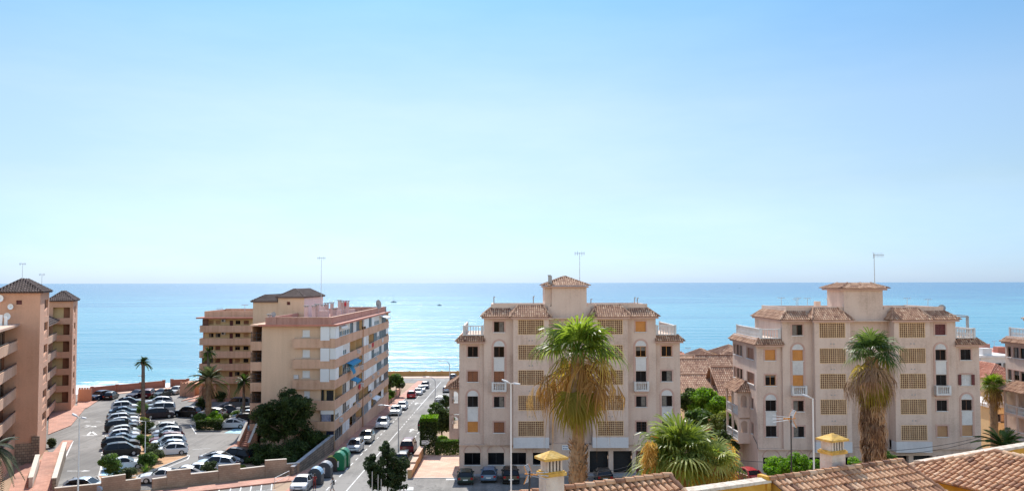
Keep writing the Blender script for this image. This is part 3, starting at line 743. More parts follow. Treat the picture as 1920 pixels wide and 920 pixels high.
    # roof decks and parapets
    body.box(-9.2, -T-.002, 1.0, 1.25, 18.0, 19.6); body.box(T+.002, 9.2, 1.0, 1.25, 18.0, 19.6)
    body.box(-9.2, -8.95, 1.252, deep-.3, 18.0, 19.55); body.box(8.95, 9.2, 1.252, deep-.3, 18.0, 19.55); body.box(-8.948, 8.948, deep-.5, deep-.3, 18.0, 19.5)
    body.box(-8.948, 8.948, 1.252, deep-.502, 18.05, 18.3)
    body.box(-W1, W1, .05, deep, 17.9, 18.02)
    for s in (-1, 1):
        a, b = sorted((s*W0, s*(W1+.002))); body.box(a, b, .36, deep, 15.1, 15.95)
        a, b = sorted((s*(T+.0), s*B1)); 
    # pilasters at the edges of the recess and the tower itself
    for s in (-1, 1):
        pass
    for k in (-1, 1):                         # blind panel outlines of the stair recess
        body.box(k*1.9-.07, k*1.9+.07, .74, .8, 4.6, 17.5)
    body.build('wall', M_pink, root, local=True)
    # pale skirts below the bays
    for s in (-1, 1):
        a, b = sorted((s*B0, s*B1)); mb = MB()
        mb.prism([(a, -.92), (b, -.92), (b, .34), (a, .34)], 3.2, 4.4); mb.build('bay_skirt', M_pale, root, local=True)
        g0, g1 = sorted((s*3.1, s*6.02))
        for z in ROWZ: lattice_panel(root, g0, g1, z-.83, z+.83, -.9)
        vb = MB()
        for z in ROWZ[1:]:
            for xx in (4.4*s, 4.75*s): vb.box(xx-.06, xx+.06, -.95, -.9, z+1.3, z+1.42)
        vb.build('vent_outlet', M_grey, root, local=True)
        # arched surrounds
        if s < 0 or True:
            arch_surround(root, 8.24*s, 0, ROWZ[2]-.62, ROWZ[1]+.62, ww); arch_surround(root, 11.3*s, .35, ROWZ[4]-.62, ROWZ[3]+.62, ww)
            for (xx, yy, r0, r1) in ((8.24*s, 0, 2, 1), (11.3*s, .35, 4, 3)):
                pm = MB(); pm.box(xx-ww/2, xx+ww/2, yy-.02, yy+.05, ROWZ[r0]+.66, ROWZ[r1]-.72); pm.build('white_panel', M_white, root, local=True)
        # little balcony
        xx = 8.24*s; bl = MB(); bl.box(xx-.85, xx+.85, -.55, -.002, ROWZ[2]-1.66, ROWZ[2]-1.54, 0); bl.box(xx-.8, xx+.8, -.4, -.003, ROWZ[2]-1.84, ROWZ[2]-1.662, 1)
        o = bl.build('balcony', [M_white, M_pinktrim], root, local=True)
        bb = balustrade(o, [(xx-.75, -.03), (xx-.75, -.45), (xx+.75, -.45), (xx+.75, -.03)], ROWZ[2]-1.54, .92, step=.2)
    # windows of the front
    for (side, col, r, kind) in wins:
        xx = (11.3 if col == 'o' else 8.24)*side; yy = .35 if col == 'o' else 0
        arch = (col == 'i' and r in (1, 2)) or (col == 'o' and r in (3, 4))
        window(root, (xx-ww/2, yy, ROWZ[r]-wh/2), (1, 0, 0), (0, -1, 0), ww, wh, 'glass' if kind == 'bars' else kind, trim=None if arch else M_pinktrim, tw=.17,
               sill=None if (col == 'i' and r == 2) else M_white, bars=kind == 'bars')
    # string line (cable) above the ground floor
    st = MB(); st.box(-W0, -T-.1, .30, .345, 3.4, 3.46); st.box(T+.1, W0, .30, .345, 3.4, 3.46); st.tube([(-W0-.03, .3, 3.43), (-W0-.05, .3, 3.9), (-W0-.05, 2, 4.6)], .03, 6)
    st.build('cable', M_iron, root, local=True)
    rg = MB(); rg.tube([(1.5+.48*math.cos(a*math.pi/10), .3, 3.0+.48*math.sin(a*math.pi/10)) for a in range(21)], .06, 6, cap=False); rg.build('cable_coil', M_iron, root, local=True)
    # tiled eaves
    rf = MB()
    class CB:
        def box(self, *a): c_ = MB(); c_.box(*a); c_.build('cornice', M_pinktrim, root, local=True)
    cor = CB()
    for s in (-1, 1):
        # inner + side skirt
        def sk(pe0, pe1, pt1, pt0):
            e0, e1, a, b = map(Vector, (pe0, pe1, pt1, pt0)); e = (e1-e0).normalized(); nn = e.cross((a+b)/2-e0).normalized(); u = nn.cross(e)
            f = lambda p: ((p-e0).dot(e), (p-e0).dot(u))
            tile_plane(rf, e0, e, u, [f(e0), f(e1), f(a), f(b)], .25, .45)
        ez, tz = 18.15, 19.1
        if s < 0:
            sk((-10.4, -.65, ez), (-6.9, -.65, ez), (-6.9, 1.0, tz), (-9.2, 1.0, tz)); sk((-10.4, deep+.6, ez), (-10.4, -.65, ez), (-9.2, 1.0, tz), (-9.2, deep-.4, tz))
            cap_line(rf, (-9.2, 1.0, tz), (-10.4, -.65, ez))
            sk((-6.98, -1.3, ez), (-2.12, -1.3, ez), (-3.2, .99, tz+.35), (-6.0, .99, tz+.35)); cap_line(rf, (-6.0, .99, tz+.35), (-6.98, -1.3, ez)); cap_line(rf, (-3.2, .99, tz+.35), (-2.12, -1.3, ez))
            sk((-2.12, -1.3, ez), (-2.12, .79, ez), (-3.2, .99, tz+.35), (-3.21, .98, tz+.35)); sk((-6.98, .5, ez+.55), (-6.98, -1.3, ez), (-6.0, .98, tz+.35), (-6.0, .99, tz+.35))
        else:
            sk((6.9, -.65, ez), (10.4, -.65, ez), (9.2, 1.0, tz), (6.9, 1.0, tz)); sk((10.4, -.65, ez), (10.4, deep+.6, ez), (9.2, deep-.4, tz), (9.2, 1.0, tz))
            cap_line(rf, (9.2, 1.0, tz), (10.4, -.65, ez))
            sk((2.12, -1.3, ez), (6.98, -1.3, ez), (6.0, .99, tz+.35), (3.2, .99, tz+.35)); cap_line(rf, (6.0, .99, tz+.35), (6.98, -1.3, ez)); cap_line(rf, (3.2, .99, tz+.35), (2.12, -1.3, ez))
            sk((2.12, .79, ez), (2.12, -1.3, ez), (3.2, .98, tz+.35), (3.2, .99, tz+.35)); sk((6.98, -1.3, ez), (6.98, .5, ez+.55), (6.0, .99, tz+.35), (6.0, .98, tz+.35))
        a, b = sorted((s*10.25, s*6.7)); cor.box(a, b, -.5, .05, 17.92, 18.12)
        a, b = sorted((s*6.85, s*2.2)); cor.box(a, b, -1.2, -.85, 17.925, 18.125)
        a, b = sorted((s*10.25, s*10.01)); cor.box(a, b, .052, deep+.4, 17.92, 18.12)
        # lower skirt round the terrace
        ez, tz = 15.3, 15.98
        if s < 0:
            sk((-13.3, -.45, ez), (-9.9, -.45, ez), (-9.9, .45, tz), (-12.6, .45, tz)); sk((-13.3, deep+.6, ez), (-13.3, -.45, ez), (-12.6, .45, tz), (-12.6, deep, tz)); cap_line(rf, (-12.6, .45, tz), (-13.3, -.45, ez))
        else:
            sk((9.9, -.45, ez), (13.3, -.45, ez), (12.6, .45, tz), (9.9, .45, tz)); sk((13.3, -.45, ez), (13.3, deep+.6, ez), (12.6, deep, tz), (12.6, .45, tz)); cap_line(rf, (12.6, .45, tz), (13.3, -.45, ez))
        a, b = sorted((s*13.15, s*9.9)); cor.box(a, b, -.3, .34, 15.08, 15.27)
        a, b = sorted((s*13.15, s*12.88)); cor.box(a, b, .342, deep+.4, 15.08, 15.27)
    if tower == 'high': hip_roof(rf, -3.15, 2.45, .2, 7.4, 21.75, 1.05, .25, .45, ridge=(-.45, -.25, 3.2, 4.2))
    else: hip_roof(rf, -3.2, 2.65, .2, 6.5, 21.72, .62, .25, .45, ridge=(-1.6, 1.1, 1.9, 4.8))
    cor.box(-3.0, 2.25 if tower == 'high' else 2.45, .45, 7.2 if tower == 'high' else 6.3, 21.5, 21.7)
    rfo = rf.build('roof', M_tilefar, root, local=True)
    if tower == 'high':
        ch = MB(); ch.box(-2.45, -2.0, 1.0, 1.5, 21.6, 22.9); ch.box(-2.5, -2.12, .95, 1.55, 22.9, 23.0); ch.build('chimney', M_grey, rfo, local=True)
    else:
        ch = MB(); ch.box(-5.2, -4.6, 2.4, 3, 18.2, 20.2); ch.build('chimney', M_pink, rfo, local=True)
    # terraces with balustrades
    for s in (-1, 1):
        balustrade(root, [(s*10.15, .35), (s*12.35, .35), (s*12.35, deep-.3)], 15.98, 1.12, step=.3)
    # balcony wing on the left and right flank
    for s in (-1,):
        x0, x1 = s*W0, s*(W0+1.35); ya, yb = 3.4, 8.9
        wg = MB(); a, b = sorted((x0+s*.003, x1))
        for zf in (3.75, 6.75): wg.box(a, b, ya, yb, zf-.28, zf)            # floors
        wg.box(a, b, ya, yb, 9.3, 9.5)
        # front wall with arched opening (made of jambs and a stepped arch head)
        for zf in (3.75, 6.75):
            m = (a+b)/2; wg.box(a, m-.38, ya, ya+.2, zf, zf+2.55+.0); wg.box(m+.38, b, ya, ya+.2, zf, zf+2.55)
            wg.box(m-.38, m+.38, ya, ya+.2, zf, zf+.95)
            n = 8; vs = []
            for k in range(n+1): th = math.pi*k/n; vs += [(m+math.cos(th)*.38, ya, zf+2.0+math.sin(th)*.38), (m+math.cos(th)*.38, ya+.2, zf+2.0+math.sin(th)*.38), (m+math.cos(th)*.38, ya, zf+2.551), (m+math.cos(th)*.38, ya+.2, zf+2.551)]
            wg.add(vs, [f for k in range(n) for f in ((4*k, 4*k+4, 4*k+6, 4*k+2), (4*k+1, 4*k+3, 4*k+7, 4*k+5), (4*k, 4*k+1, 4*k+5, 4*k+4))])
        for yy in (ya+.001, (ya+yb)/2, yb-.25):
            p0, p1 = sorted((x1, x1-s*.22)); wg.box(p0+.001, p1-.001, yy+.2*(yy == ya+.001), yy+.25, 3.76, 9.29)
        # sloped foot
        q = [(x0+s*.004, 3.47), (x1-s*.05, 3.47), (x0+s*.004, 1.6)]
        o = wg.build('balcony_wing', M_pink, root, local=True)
        for zf in (3.75, 6.75):
            balustrade(o, [(x1-s*.1, ya+.3), (x1-s*.1, yb-.3)], zf, 1.0, step=.24)
        wr = MB(); sy = (a-.5, b+.35) if s < 0 else (a-.35, b+.5)
        hip_roof(wr, sy[0], sy[1], ya-.6, yb+.5, 9.52, 1.15, .25, .45, ridge=((b-.2, b, ya+.8, yb-1) if s < 0 else (a, a+.2, ya+.8, yb-1)))
        wr.build('wing_roof', M_tilefar, o, local=True)
    return root
mk_w = lambda s: s
WC = [(-1, 'i', 0, 'glass'), (-1, 'o', 1, 'glass'), (-1, 'i', 1, 'glass'), (-1, 'o', 2, 'shb'), (-1, 'i', 2, 'shb'), (-1, 'o', 3, 'black'), (-1, 'i', 3, 'black'), (-1, 'o', 4, 'oran'), (-1, 'i', 4, 'shb'),
      (1, 'i', 0, 'oran'), (1, 'i', 1, 'gl_y'), (1, 'o', 1, 'gl_y'), (1, 'i', 2, 'black'), (1, 'o', 2, 'black'), (1, 'i', 3, 'black'), (1, 'o', 3, 'black'), (1, 'i', 4, 'bars'), (1, 'o', 4, 'black')]
WD = [(-1, 'i', 0, 'glass'), (-1, 'o', 1, 'oran'), (-1, 'i', 1, 'oran'), (-1, 'o', 2, 'gl_y'), (-1, 'i', 2, 'oran'), (-1, 'o', 3, 'black'), (-1, 'i', 3, 'glass'), (-1, 'o', 4, 'black'), (-1, 'i', 4, 'black'),
      (1, 'i', 0, 'gar'), (1, 'o', 1, 'black'), (1, 'i', 1, 'glass'), (1, 'i', 2, 'black'), (1, 'o', 2, 'wbl'), (1, 'i', 3, 'black'), (1, 'o', 3, 'glass'), (1, 'i', 4, 'shl'), (1, 'o', 4, 'shl')]
ZC = CAMZ-5.13-16.98; ZD = CAMZ-5.48-16.98
blockC = apartment_block(7.65, 99.5, ZC, 'pink block beside the avenue, its stair tower topped by a pyramid roof and small chimney', WC)
blockD = apartment_block(41.9, 98, ZD, 'pink block behind the brown-skirted palm, its stair tower capped by a low flat roof', WD, 'low')
blockF = apartment_block(76.4, 97.5, ZD-.4, 'stucco block cut off by the right edge of the photo, only its flank in view', WD, 'low')
def sign_on_block():
    mb = MB(); mb.box(-.95, .0, .30, .34, 2.75, 3.3, 0)
    o = mb.build('wall_sign', M_whitem, blockC, local=True)
    lt = MB(); q_ = random.Random(9)          # two short lines of worn blue letters, unreadable at this distance
    for (x0, x1, z) in ((-.86, -.62, 3.1), (-.52, -.2, 3.1), (-.84, -.34, 2.84)):
        x = x0
        while x < x1: lt.box(x, x+.035, .293, .299, z, z+.13); lt.box(x+.0351, x+.07, .293, .299, z+q_.choice([0, .05, .1]), z+q_.choice([.03, .08])+.05); x += .1
    lt.build('lettering', plain('blue lettering', (.03, .06, .2), .5), o, local=True)
sign_on_block()
# open louvred leaves of one window on the middle block
mb = MB()
for x in (11.3-.6-.34, 11.3+.6): mb.box(x, x+.34, .24, .29, ROWZ[2]-.6, ROWZ[2]+.6)
mb.build('shutter_leaf', M_garnet, blockD, local=True)
# rooftop pipes and small aerials
def aerial(x, y, z, h, label, kind='yagi', group=None, s=1.):
    o = empty('antenna', (x, y, z), 0, label, 'antenna', group)
    m = MB(); m.tube([(x, y, z), (x, y, z+h)], [.05*s, .035*s], 6); m.build('mast', M_steel, o)
    b = MB(); zt = z+h-.15*s
    if kind == 'yagi':
        b.tube([(x-.1*s, y, zt), (x+1.2*s, y+.3, zt)], .03*s, 5)
        for k in range(7): q = Vector((x+.05*s+.17*k*s, y+.04*k, zt)); b.tube([q-Vector((0, 0, .25*s)), q+Vector((0, 0, .25*s))], .018*s, 5)
        b.tube([(x-.12*s, y, zt+.35*s), (x-.05*s, y, zt), (x-.12*s, y, zt-.35*s)], .03*s, 5)
    elif kind == 'tee': b.tube([(x-.55*s, y, z+h), (x+.55*s, y, z+h)], .04*s, 5)
    elif kind == 'cross':
        b.tube([(x-.7*s, y, zt), (x+.7*s, y, zt)], .035*s, 5); b.tube([(x-.3*s, y-.2, zt-.3*s), (x-.3*s, y, zt+.3*s)], .03*s, 5); b.tube([(x+.3*s, y, zt-.4*s), (x+.3*s, y, zt+.3*s)], .03*s, 5)
        b.tube([(x-.6*s, y, zt-.3*s), (x-.6*s, y, zt+.25*s)], .03*s, 5); b.tube([(x+.6*s, y, zt-.25*s), (x+.6*s, y, zt+.25*s)], .03*s, 5)
    b.build('elements', M_steel, o); return o
def on(px, py, Y): return P(px, py, Y)
q = on(1087, 524, 103); aerial(q.x, 103, q.z-.3, 3.6, 'tall thin television mast on the pyramid roof beside the avenue block chimney', 'cross', s=.9)
q = on(1640, 534, 101); aerial(q.x, 101, q.z-.3, 4.0, 'tall thin mast with a sideways aerial on the low roof behind the skirted palm', 'yagi', s=1.1)
for (x, y0, y1, lb) in ((1465, 572, 558, 'leftmost short T-shaped roof post of the block behind the skirted palm'), (1493, 572, 561, 'second T-shaped roof post from the left on the block behind the skirted palm'),
                    (1496, 569, 558, 'T-shaped roof post just behind another, left of the low tower'), (1514, 571, 559, 'T-shaped roof post midway between the left eave and the low tower'),
                    (1555, 572, 561, 'T-shaped roof post touching the left side of the low tower'), (1701, 572, 559, 'T-shaped roof post nearest the right side of the low tower'), (1740, 573, 561, 'T-shaped roof post next to the grey roof dish')):
    q = on(x, y0, 104); aerial(q.x, 104, q.z-.8, (y0-y1)/1600*104+.8, lb, 'tee', 'T-shaped posts on the flat roofs', .8)
for (x, y0, y1, lb) in ((926, 569, 556, 'short plain roof pipe left of the pyramid-roofed tower'), (1000, 569, 555, 'plain roof pipe beside the left wall of the pyramid-roofed tower'),
                    (1190, 570, 557, 'thinner of two plain roof pipes at the right of the avenue block'), (1195, 570, 558, 'thicker of two plain roof pipes at the right of the avenue block'), (1108, 565, 560, 'stub roof pipe just right of the pyramid-roofed tower')):
    q = on(x, y0, 106); o = MB(); o.tube([(q.x, 106, q.z-.7), (q.x, 106, q.z+(y0-y1)/1600*106)], .06, 8); o.tube([(q.x, 106, q.z+(y0-y1)/1600*106-.1), (q.x+.18, 106, q.z+(y0-y1)/1600*106)], .05, 6)
    tag(o.build('roof_pipe', M_grey), lb, 'pipe', 'pipes on the roof of the avenue block')
def dish(px, py, Y, r, label, base=.6, face=-1):
    q = on(px, py, Y); o = empty('satellite_dish', (q.x, Y, q.z-base), 0, label, 'satellite dish')
    d = MB(); n = 14; M = Matrix.Translation(q) @ Matrix.Rotation(R(70), 4, 'X') @ Matrix.Rotation(R(20*face), 4, 'Y')
    vs = [M @ Vector((0, 0, -r*.22))]
    for rr, zz in ((r*.5, -r*.17), (r, 0)):
        for k in range(n): vs.append(M @ Vector((math.cos(2*math.pi*k/n)*rr, math.sin(2*math.pi*k/n)*rr, zz)))
    d.add(vs, [(0, 1+k, 1+(k+1) % n) for k in range(n)]+[(1+k, 1+n+k, 1+n+(k+1) % n, 1+(k+1) % n) for k in range(n)])
    d.build('reflector', M_grey, o); m = MB(); m.tube([(q.x, Y+.1, q.z-base), (q.x, Y+.1, q.z)], .04, 6); m.build('pole', M_steel, o)
    m = MB(); m.tube([q+Vector((0, .0, -r*.9)), q+Vector((0, -r*.9, -.1))], .02, 5); m.ellipsoid(q+Vector((0, -r*.9, -.08)), (.05, .05, .05), 6, 4); m.build('feed_arm', M_iron, o)
    return o
dish(1766, 577, 100, .42, 'round grey satellite dish at the right end of the roof behind the skirted palm')
# pergola on the right terrace of the middle block
o = empty('pergola', (41.9+11.4, 99, ZD+15.98), 0, 'small white pergola frame on the roof terrace at the right end of the low-towered block', 'pergola')
for (xx, yy) in ((12.5, 100), (12.5, 103)):
    m = MB(); m.box(41.9+xx-.12, 41.9+xx+.12, yy-.12, yy+.12, ZD+15.98, ZD+18.3); m.build('post', M_grey, o)
m = MB(); m.beam((41.9+10.2, 100, ZD+18.36), (41.9+12.7, 100, ZD+18.36), .1, .12); m.beam((41.9+10.2, 103, ZD+18.36), (41.9+12.7, 103, ZD+18.36), .1, .12); m.beam((41.9+12.5, 99.9, ZD+18.48), (41.9+12.5, 103.2, ZD+18.48), .1, .1); m.build('beam', M_grey, o)
# white-framed sunroom on the right-hand block
xf = 76.4-11.0; zf = ZD-.4+15.98
m = MB()
sr = empty('sunroom', (xf, 100.5, zf), 0, 'white framed glass sunroom on the roof terrace at the right edge of the photo', 'sunroom')
m = MB()
for yy in (100, 103.):
    for k in range(5): xx = xf-.9+.75*k; m.box(xx-.04, xx+.04, yy-.04, yy+.04, zf, zf+2.2)
    for z in (.9, 1.6, 2.2): m.box(xf-.95, xf+2.2, yy-.035, yy+.035, zf+z-.03, zf+z+.03)
for z in (.9, 1.6, 2.2): m.box(xf-.935, xf-.865, 100.04, 102.96, zf+z-.03, zf+z+.03)
m.box(xf-1.1, xf+2.3, 99.8, 103.2, zf+2.24, zf+2.34); m.build('frame', M_whitem, sr)
g = MB(); g.box(xf-.86, xf+2.1, 100.05, 102.9, zf, zf+2.2); g.build('pane', M_glass, sr)
# ------------------------------------------------------------------ block by the avenue (B)
XB = -22.9; YB = 117.; ZB = gz(XB, YB)-.1
zb = lambda y: P(632, y, YB).z
bB = empty('apartment_block', (-28, YB, ZB), 0, 'long salmon block on the avenue, blinds and awnings on its balconies, chimneys crowding its roof', 'building')
S = 2.78; Z0 = zb(803)-0; fl = [ZB+.0]+[zb(803)+S*k for k in range(5)]          # floor levels, 0 = ground
ZR = zb(608)
XL = -33.0; YE = 169.6
core = MB()
# front face with openings; side returns
fh = []
for (a, b, y0, y1) in ((567, 581, 618, 631), (567, 581, 655, 669), (567, 581, 694, 707), (570, 581, 732, 746)):
    x0 = P(a, y0, YB).x-XL; x1 = P(b, y0, YB).x-XL; fh.append((x0, zb(y1)-ZB, x1, zb(y0)-ZB))
wall(core, (XL, YB, ZB), (1, 0, 0), (0, -1, 0), -24.9-XL, ZR-ZB-.2, fh, .2)
core.add([(XL, YB, ZB), (XL, YE, ZB), (XL, YE, ZR-.2), (XL, YB, ZR-.2)], [(0, 1, 2, 3)])
core.add([(XL, YE, ZB-3), (XB, YE, ZB-3), (XB, YE, ZR-.2), (XL, YE, ZR-.2)], [(0, 1, 2, 3)])
core.build('front_wall', M_beigeB, bB)
for h in fh: window(bB, (XL+h[0], YB, ZB+h[1]), (1, 0, 0), (0, -1, 0), h[2]-h[0], h[3]-h[1], 'white', trim=None, sill=M_white, local=False)
inner = MB(); inner.box(-24.9, -24.3, YB+.3, YE-.01, ZB-3, ZR-.21); inner.build('inner_wall', M_ochrewall, bB)
cr = MB(); cr.box(-32.6, -25.2, YB+.6, YE-.5, ZB, ZR-.25); 
# plinth on the avenue side following the falling ground
pl = MB()
pl.add([(XB, YB, ZB-.6), (XB, 139, ZB-1.3), (XB, 139, fl[1]-1.75), (XB, YB, fl[1]-1.75), (-24.3, YB, ZB-.6), (-24.3, 139, ZB-1.3), (-24.3, 139, fl[1]-1.75), (-24.3, YB, fl[1]-1.75)], [(0, 1, 2, 3), (3, 2, 6, 7), (4, 0, 3, 7)])
pl.add([(XB+.1, 139.01, ZB-1.3), (XB+.1, YE, ZB-2.2), (XB+.1, YE, fl[1]-1.75), (XB+.1, 139.01, fl[1]-1.75), (-24.3, 139.01, ZB-1.3), (-24.3, YE, ZB-2.2), (-24.3, YE, fl[1]-1.75), (-24.3, 139.01, fl[1]-1.75)], [(0, 1, 2, 3), (3, 2, 6, 7), (4, 0, 3, 7), (1, 5, 6, 2)])
pl.build('plinth', M_band, bB)
# balcony bands wrapping front corner and avenue side
for k in range(1, 6):
    z = fl[k]; yt, yb_ = z+.02, z+1.08
    b = MB()
    xa = P(549, 640, YB-.7).x
    b.box(xa, XB-.001, YB-.75, YB-.55, yt-.2, yb_); b.box(xa, xa+.15, YB-.55, YB-.002, yt-.2, yb_)
    b.box(XB-.15, XB, YB-.549, 138.95, yt-.201, yb_-.002); b.box(XB-.05, XB+.1, 139, YE, yt-.2, yb_)
    b.box(xa+.15, XB-.151, YB-.549, YB-.003, yt-.19, yt)          # slab under the front balcony
    b.box(-24.3, XB-.151, YB, YE-.01, yt-.191, yt-.001)
    b.box(-24.3, XB+.099, YE-.2, YE-.011, yt, yb_-.003)
    b.build('balcony_band', M_band, bB)
# dividing walls on the avenue side
dv = MB()
for yy in (YB+.02, 122.4, 127.9, 133.4, 138.9, 145.1, 151.2, 157.3, 163.4, YE-.16): dv.box(-24.3, XB-.16, yy, yy+.14, ZB-1.2, ZR-.21)
dv.build('party_wall', M_ochrewall, bB)
# enclosures bay by bay
r2 = random.Random(11)
seqs = [  # from the near corner towards the sea, ground floor first
 'ggcwogoo'+'sswogrrcrr', 'ccgcwwgo'+'oowcgcgwgg', 'oogcgwgo'+'cwwcwggcgg', 'oogcccg.'+'ccwgccgcgg', 'wwcco.oo'+'wcoogcgggw', 'gcccgcg.'+'wwgwcccggo']
def enclosure(k, y0, y1, typ):
    z0 = fl[k]+1.085 if k else fl[1]-1.745; z1 = (fl[k+1]-.19 if k < 5 else ZR-.25); x = XB-.10+(.1 if y0 > 139 else 0)
    H = z1-z0; W = y1-y0
    O = Vector((x, y0+.03, z0)); U, Nn = (0, 1, 0), (1, 0, 0)
    if typ == 'w':                                     # lowered white blind or panel
        mb = MB(); mb.M = fmat(O, U, Nn); n = 12; q_ = r2.choice([0, 0, .25])*H
        for i in range(n):
            for (c_, d_) in ((0, W*.48), (W*.5, W-.06)): mb.box(c_, d_, .0+.012*(i % 2), .05, q_+(H-q_)*i/n, q_+(H-q_)*(i+.96)/n)
        o = mb.build('blind', M_whitem, bB)
    elif typ in 'gcs':
        mb = MB(); mb.M = fmat(O, U, Nn); w = W-.06
        for a, b, c, d in ((0, .06, 0, H), (w-.06, w, 0, H), (.06, w-.06, 0, .07), (.06, w-.06, H-.1, H), (w/2-.03, w/2+.03, .07, H-.1)): mb.box(a, b, 0, .07, c, d)
        if typ == 's':
            for i in range(14): mb.box(.06, w-.06, .01, .05, .07+i*(H-.17)/14, .07+(i+.55)*(H-.17)/14)
        o = mb.build('window', {'g': M_grey, 'c': M_whitem, 's': M_grey}[typ], bB)
        pb = MB(); pb.M = mb.M; pb.box(.06, w-.06, .072, .085, .07, H-.1); pb.build('pane', M_glass if typ != 'c' or r2.random() < .4 else M_curtain, o)
        if typ == 'c' and r2.random() < .8: 
            cb = MB(); cb.M = mb.M; cb.box(.08, w-.08, .04, .07, H*.45, H-.11); cb.build('curtain', M_curtain, o)
    elif typ == 'o':
        d = MB(); d.M = fmat((-24.28, y0+W*.25, fl[k]+.02 if k else z0), U, Nn); d.box(0, W*.45, -.03, .0, 0, 2.05 if k else 1.4); d.build('door', M_dark, bB)
        rl = MB(); rl.M = fmat(O, U, Nn); rl.box(0, W-.06, .02, .05, .12, .15)
        for i in range(5): rl.box(.1+i*W/5, .13+i*W/5, .02, .05, 0, .12)
        rl.build('railing', M_iron, bB)
for k in range(6):
    s = seqs[k]
    edges = [YB+.18+i*(138.9-YB-.18)/8 for i in range(9)]
    edges2 = [139.1+i*(YE-.2-139.1)/10 for i in range(11)]
    for i in range(8): enclosure(k, edges[i], edges[i+1], s[i])
    for i in range(10): enclosure(k, edges2[i], edges2[i+1], s[8+i])
# front corner: white blinds of the top floors, dark balcony and curtained window below
xa, xm, xb2 = P(601, 640, YB-.7).x, P(618, 640, YB-.7).x, XB-.02
for k in (5, 4, 3):
    z0, z1 = fl[k]+1.09, (fl[k+1]-.2 if k < 5 else ZR-.25)
    for (a, b, dz) in ((xa, xm, .25), (xm+.02, xb2, 0)):
        mb = MB(); n = 14
        for i in range(n): mb.box(a, b, YB-.62-.14*(dz > 0), YB-.56-.14*(dz > 0)-.012*(i % 2), z0-dz+(z1-z0+dz)*i/n, z0-dz+(z1-z0+dz)*(i+.95)/n)
        mb.build('blind', M_whitem, bB)
    mb = MB(); mb.box(xb2-.02, xb2+.05, YB-.55, YB+1.9, z0-.05, z1); mb.build('blind', M_whitem, bB)
    mb = MB(); mb.box(xa-.02, xa+.1, YB-.5, YB-.01, z0, z1); mb.build('end_panel', M_whitem, bB)
z0, z1 = fl[2]+1.08, fl[3]-.2
mb = MB(); mb.box(P(603, 735, YB-.1).x, P(607, 735, YB-.1).x, YB-.03, YB-.004, z0-1, z1-.15); mb.box(P(612, 735, YB-.1).x, XB-.3, YB-.03, YB-.004, z0-.2, z1-.2); mb.build('opening_shade_panel', M_dark, bB)  # near-black panels paint the shade inside the balcony openings
z0, z1 = fl[1]+1.08, fl[2]-.2
mb = MB(); x0, x1 = P(603, 775, YB).x, XB-.15
mb.box(x0, x1, YB-.62, YB-.56, z1-.55, z1, 1); mb.box(x0, x0+.08, YB-.62, YB-.56, z0, z1-.56, 0); mb.box(x1-.35, x1, YB-.62, YB-.56, z0, z1-.56, 0)
for i in range(7): u0 = x0+.12+i*(x1-x0-.5)/7; mb.box(u0, u0+(x1-x0-.5)/7*.9, YB-.55+.03*(i % 2), YB-.52+.03*(i % 2), z0, z1-.56, 2)
mb.build('curtained_window', [M_iron, M_whitem, rough_mat('blue grey curtain', (.10, .11, .2), (.3, .32, .42), 3, .8)], bB)
mb = MB(); x0, x1 = P(612, 815, YB).x, XB-.2
for i in range(9): mb.box(x0+(x1-x0)*i/9, x0+(x1-x0)*(i+.3)/9, YB-.1, YB-.05, ZB, fl[1]-.2, 0)
mb.box(x0, x1, YB-.04, YB-.004, ZB, fl[1]-.2, 1); mb.build('gate', [plain('dark blue metal', (.02, .03, .16), .5), M_dark], bB)
# flat roof: slab edge, terrace floor, set-back parapet
rf = MB(); rf.box(XL-.2, XB+.35, YB-1.0, YE+.3, ZR-.2, ZR, 0); rf.build('roof_slab', M_slab, bB)
led = MB(); led.box(XL-.22, XB+.37, YB-1.02, YB-.92, ZR-.16, ZR+.06); led.box(XB+.27, XB+.37, YB-.918, YE+.3, ZR-.16, ZR+.06); led.build('roof_edge', M_terr, bB)
pw = MB(); zp = P(600, 595, YB+.5).z; xr = P(622, 595, YB+.4).x
pw.box(XL+.4, xr, YB+.2, YB+.45, ZR+.002, zp); pw.box(xr-.25, xr, YB+.452, YE-.6, ZR+.002, zp); pw.box(XL+.4, xr, YE-.598, YE-.3, ZR+.002, zp); pw.box(XL+.4, XL+.65, YB+.452, YE-.6, ZR+.002, zp-.002)
pw.box(XL+.9, XL+1.9, YB+.05, YB+.199, ZR+.002, zp+.1)
pw.build('parapet', rough_mat('streaked parapet', (.36, .17, .12), (.46, .25, .19), .4, .92, 1.2), bB)
cp = MB(); cp.box(XL+.35, xr+.05, YB+.15, YB+.5, zp, zp+.06); cp.box(xr-.3, xr+.05, YB+.502, YE-.6, zp, zp+.06); cp.build('coping', M_pavel, bB)
# stacks on the roof
M_stack = rough_mat('pink chimney render', (.42, .28, .25), (.56, .42, .39), 1, .9, .6)
r3 = random.Random(3)
stk = [(574, 572, 596, 121), (588, 572, 596, 124), (594, 569, 596, 124.5), (605, 570, 596, 128), (612, 567, 596, 129), (622, 566, 594, 131), (636, 562, 593, 135), (641, 563, 593, 136), (651, 563, 590, 139), (505, 588, 600, 118), (627, 577, 594, 130), (645, 574, 592, 137)]
for (x, yt, yb_, Y) in stk:
    q = P(x, yt, Y); w = .45+.12*r3.random()
    mb = MB(); mb.box(q.x-w/2, q.x+w/2, Y, Y+w, ZR+.01, q.z-.25, 0); mb.box(q.x-w/2-.12, q.x+w/2+.12, Y-.12, Y+w+.12, q.z-.12, q.z, 1)
    for sx in (-1, 1): mb.box(q.x+sx*w*.35-.05, q.x+sx*w*.35+.05, Y+.05, Y+w-.05, q.z-.25, q.z-.121, 1)
    mb.build('chimney', [M_stack, M_grey], bB)
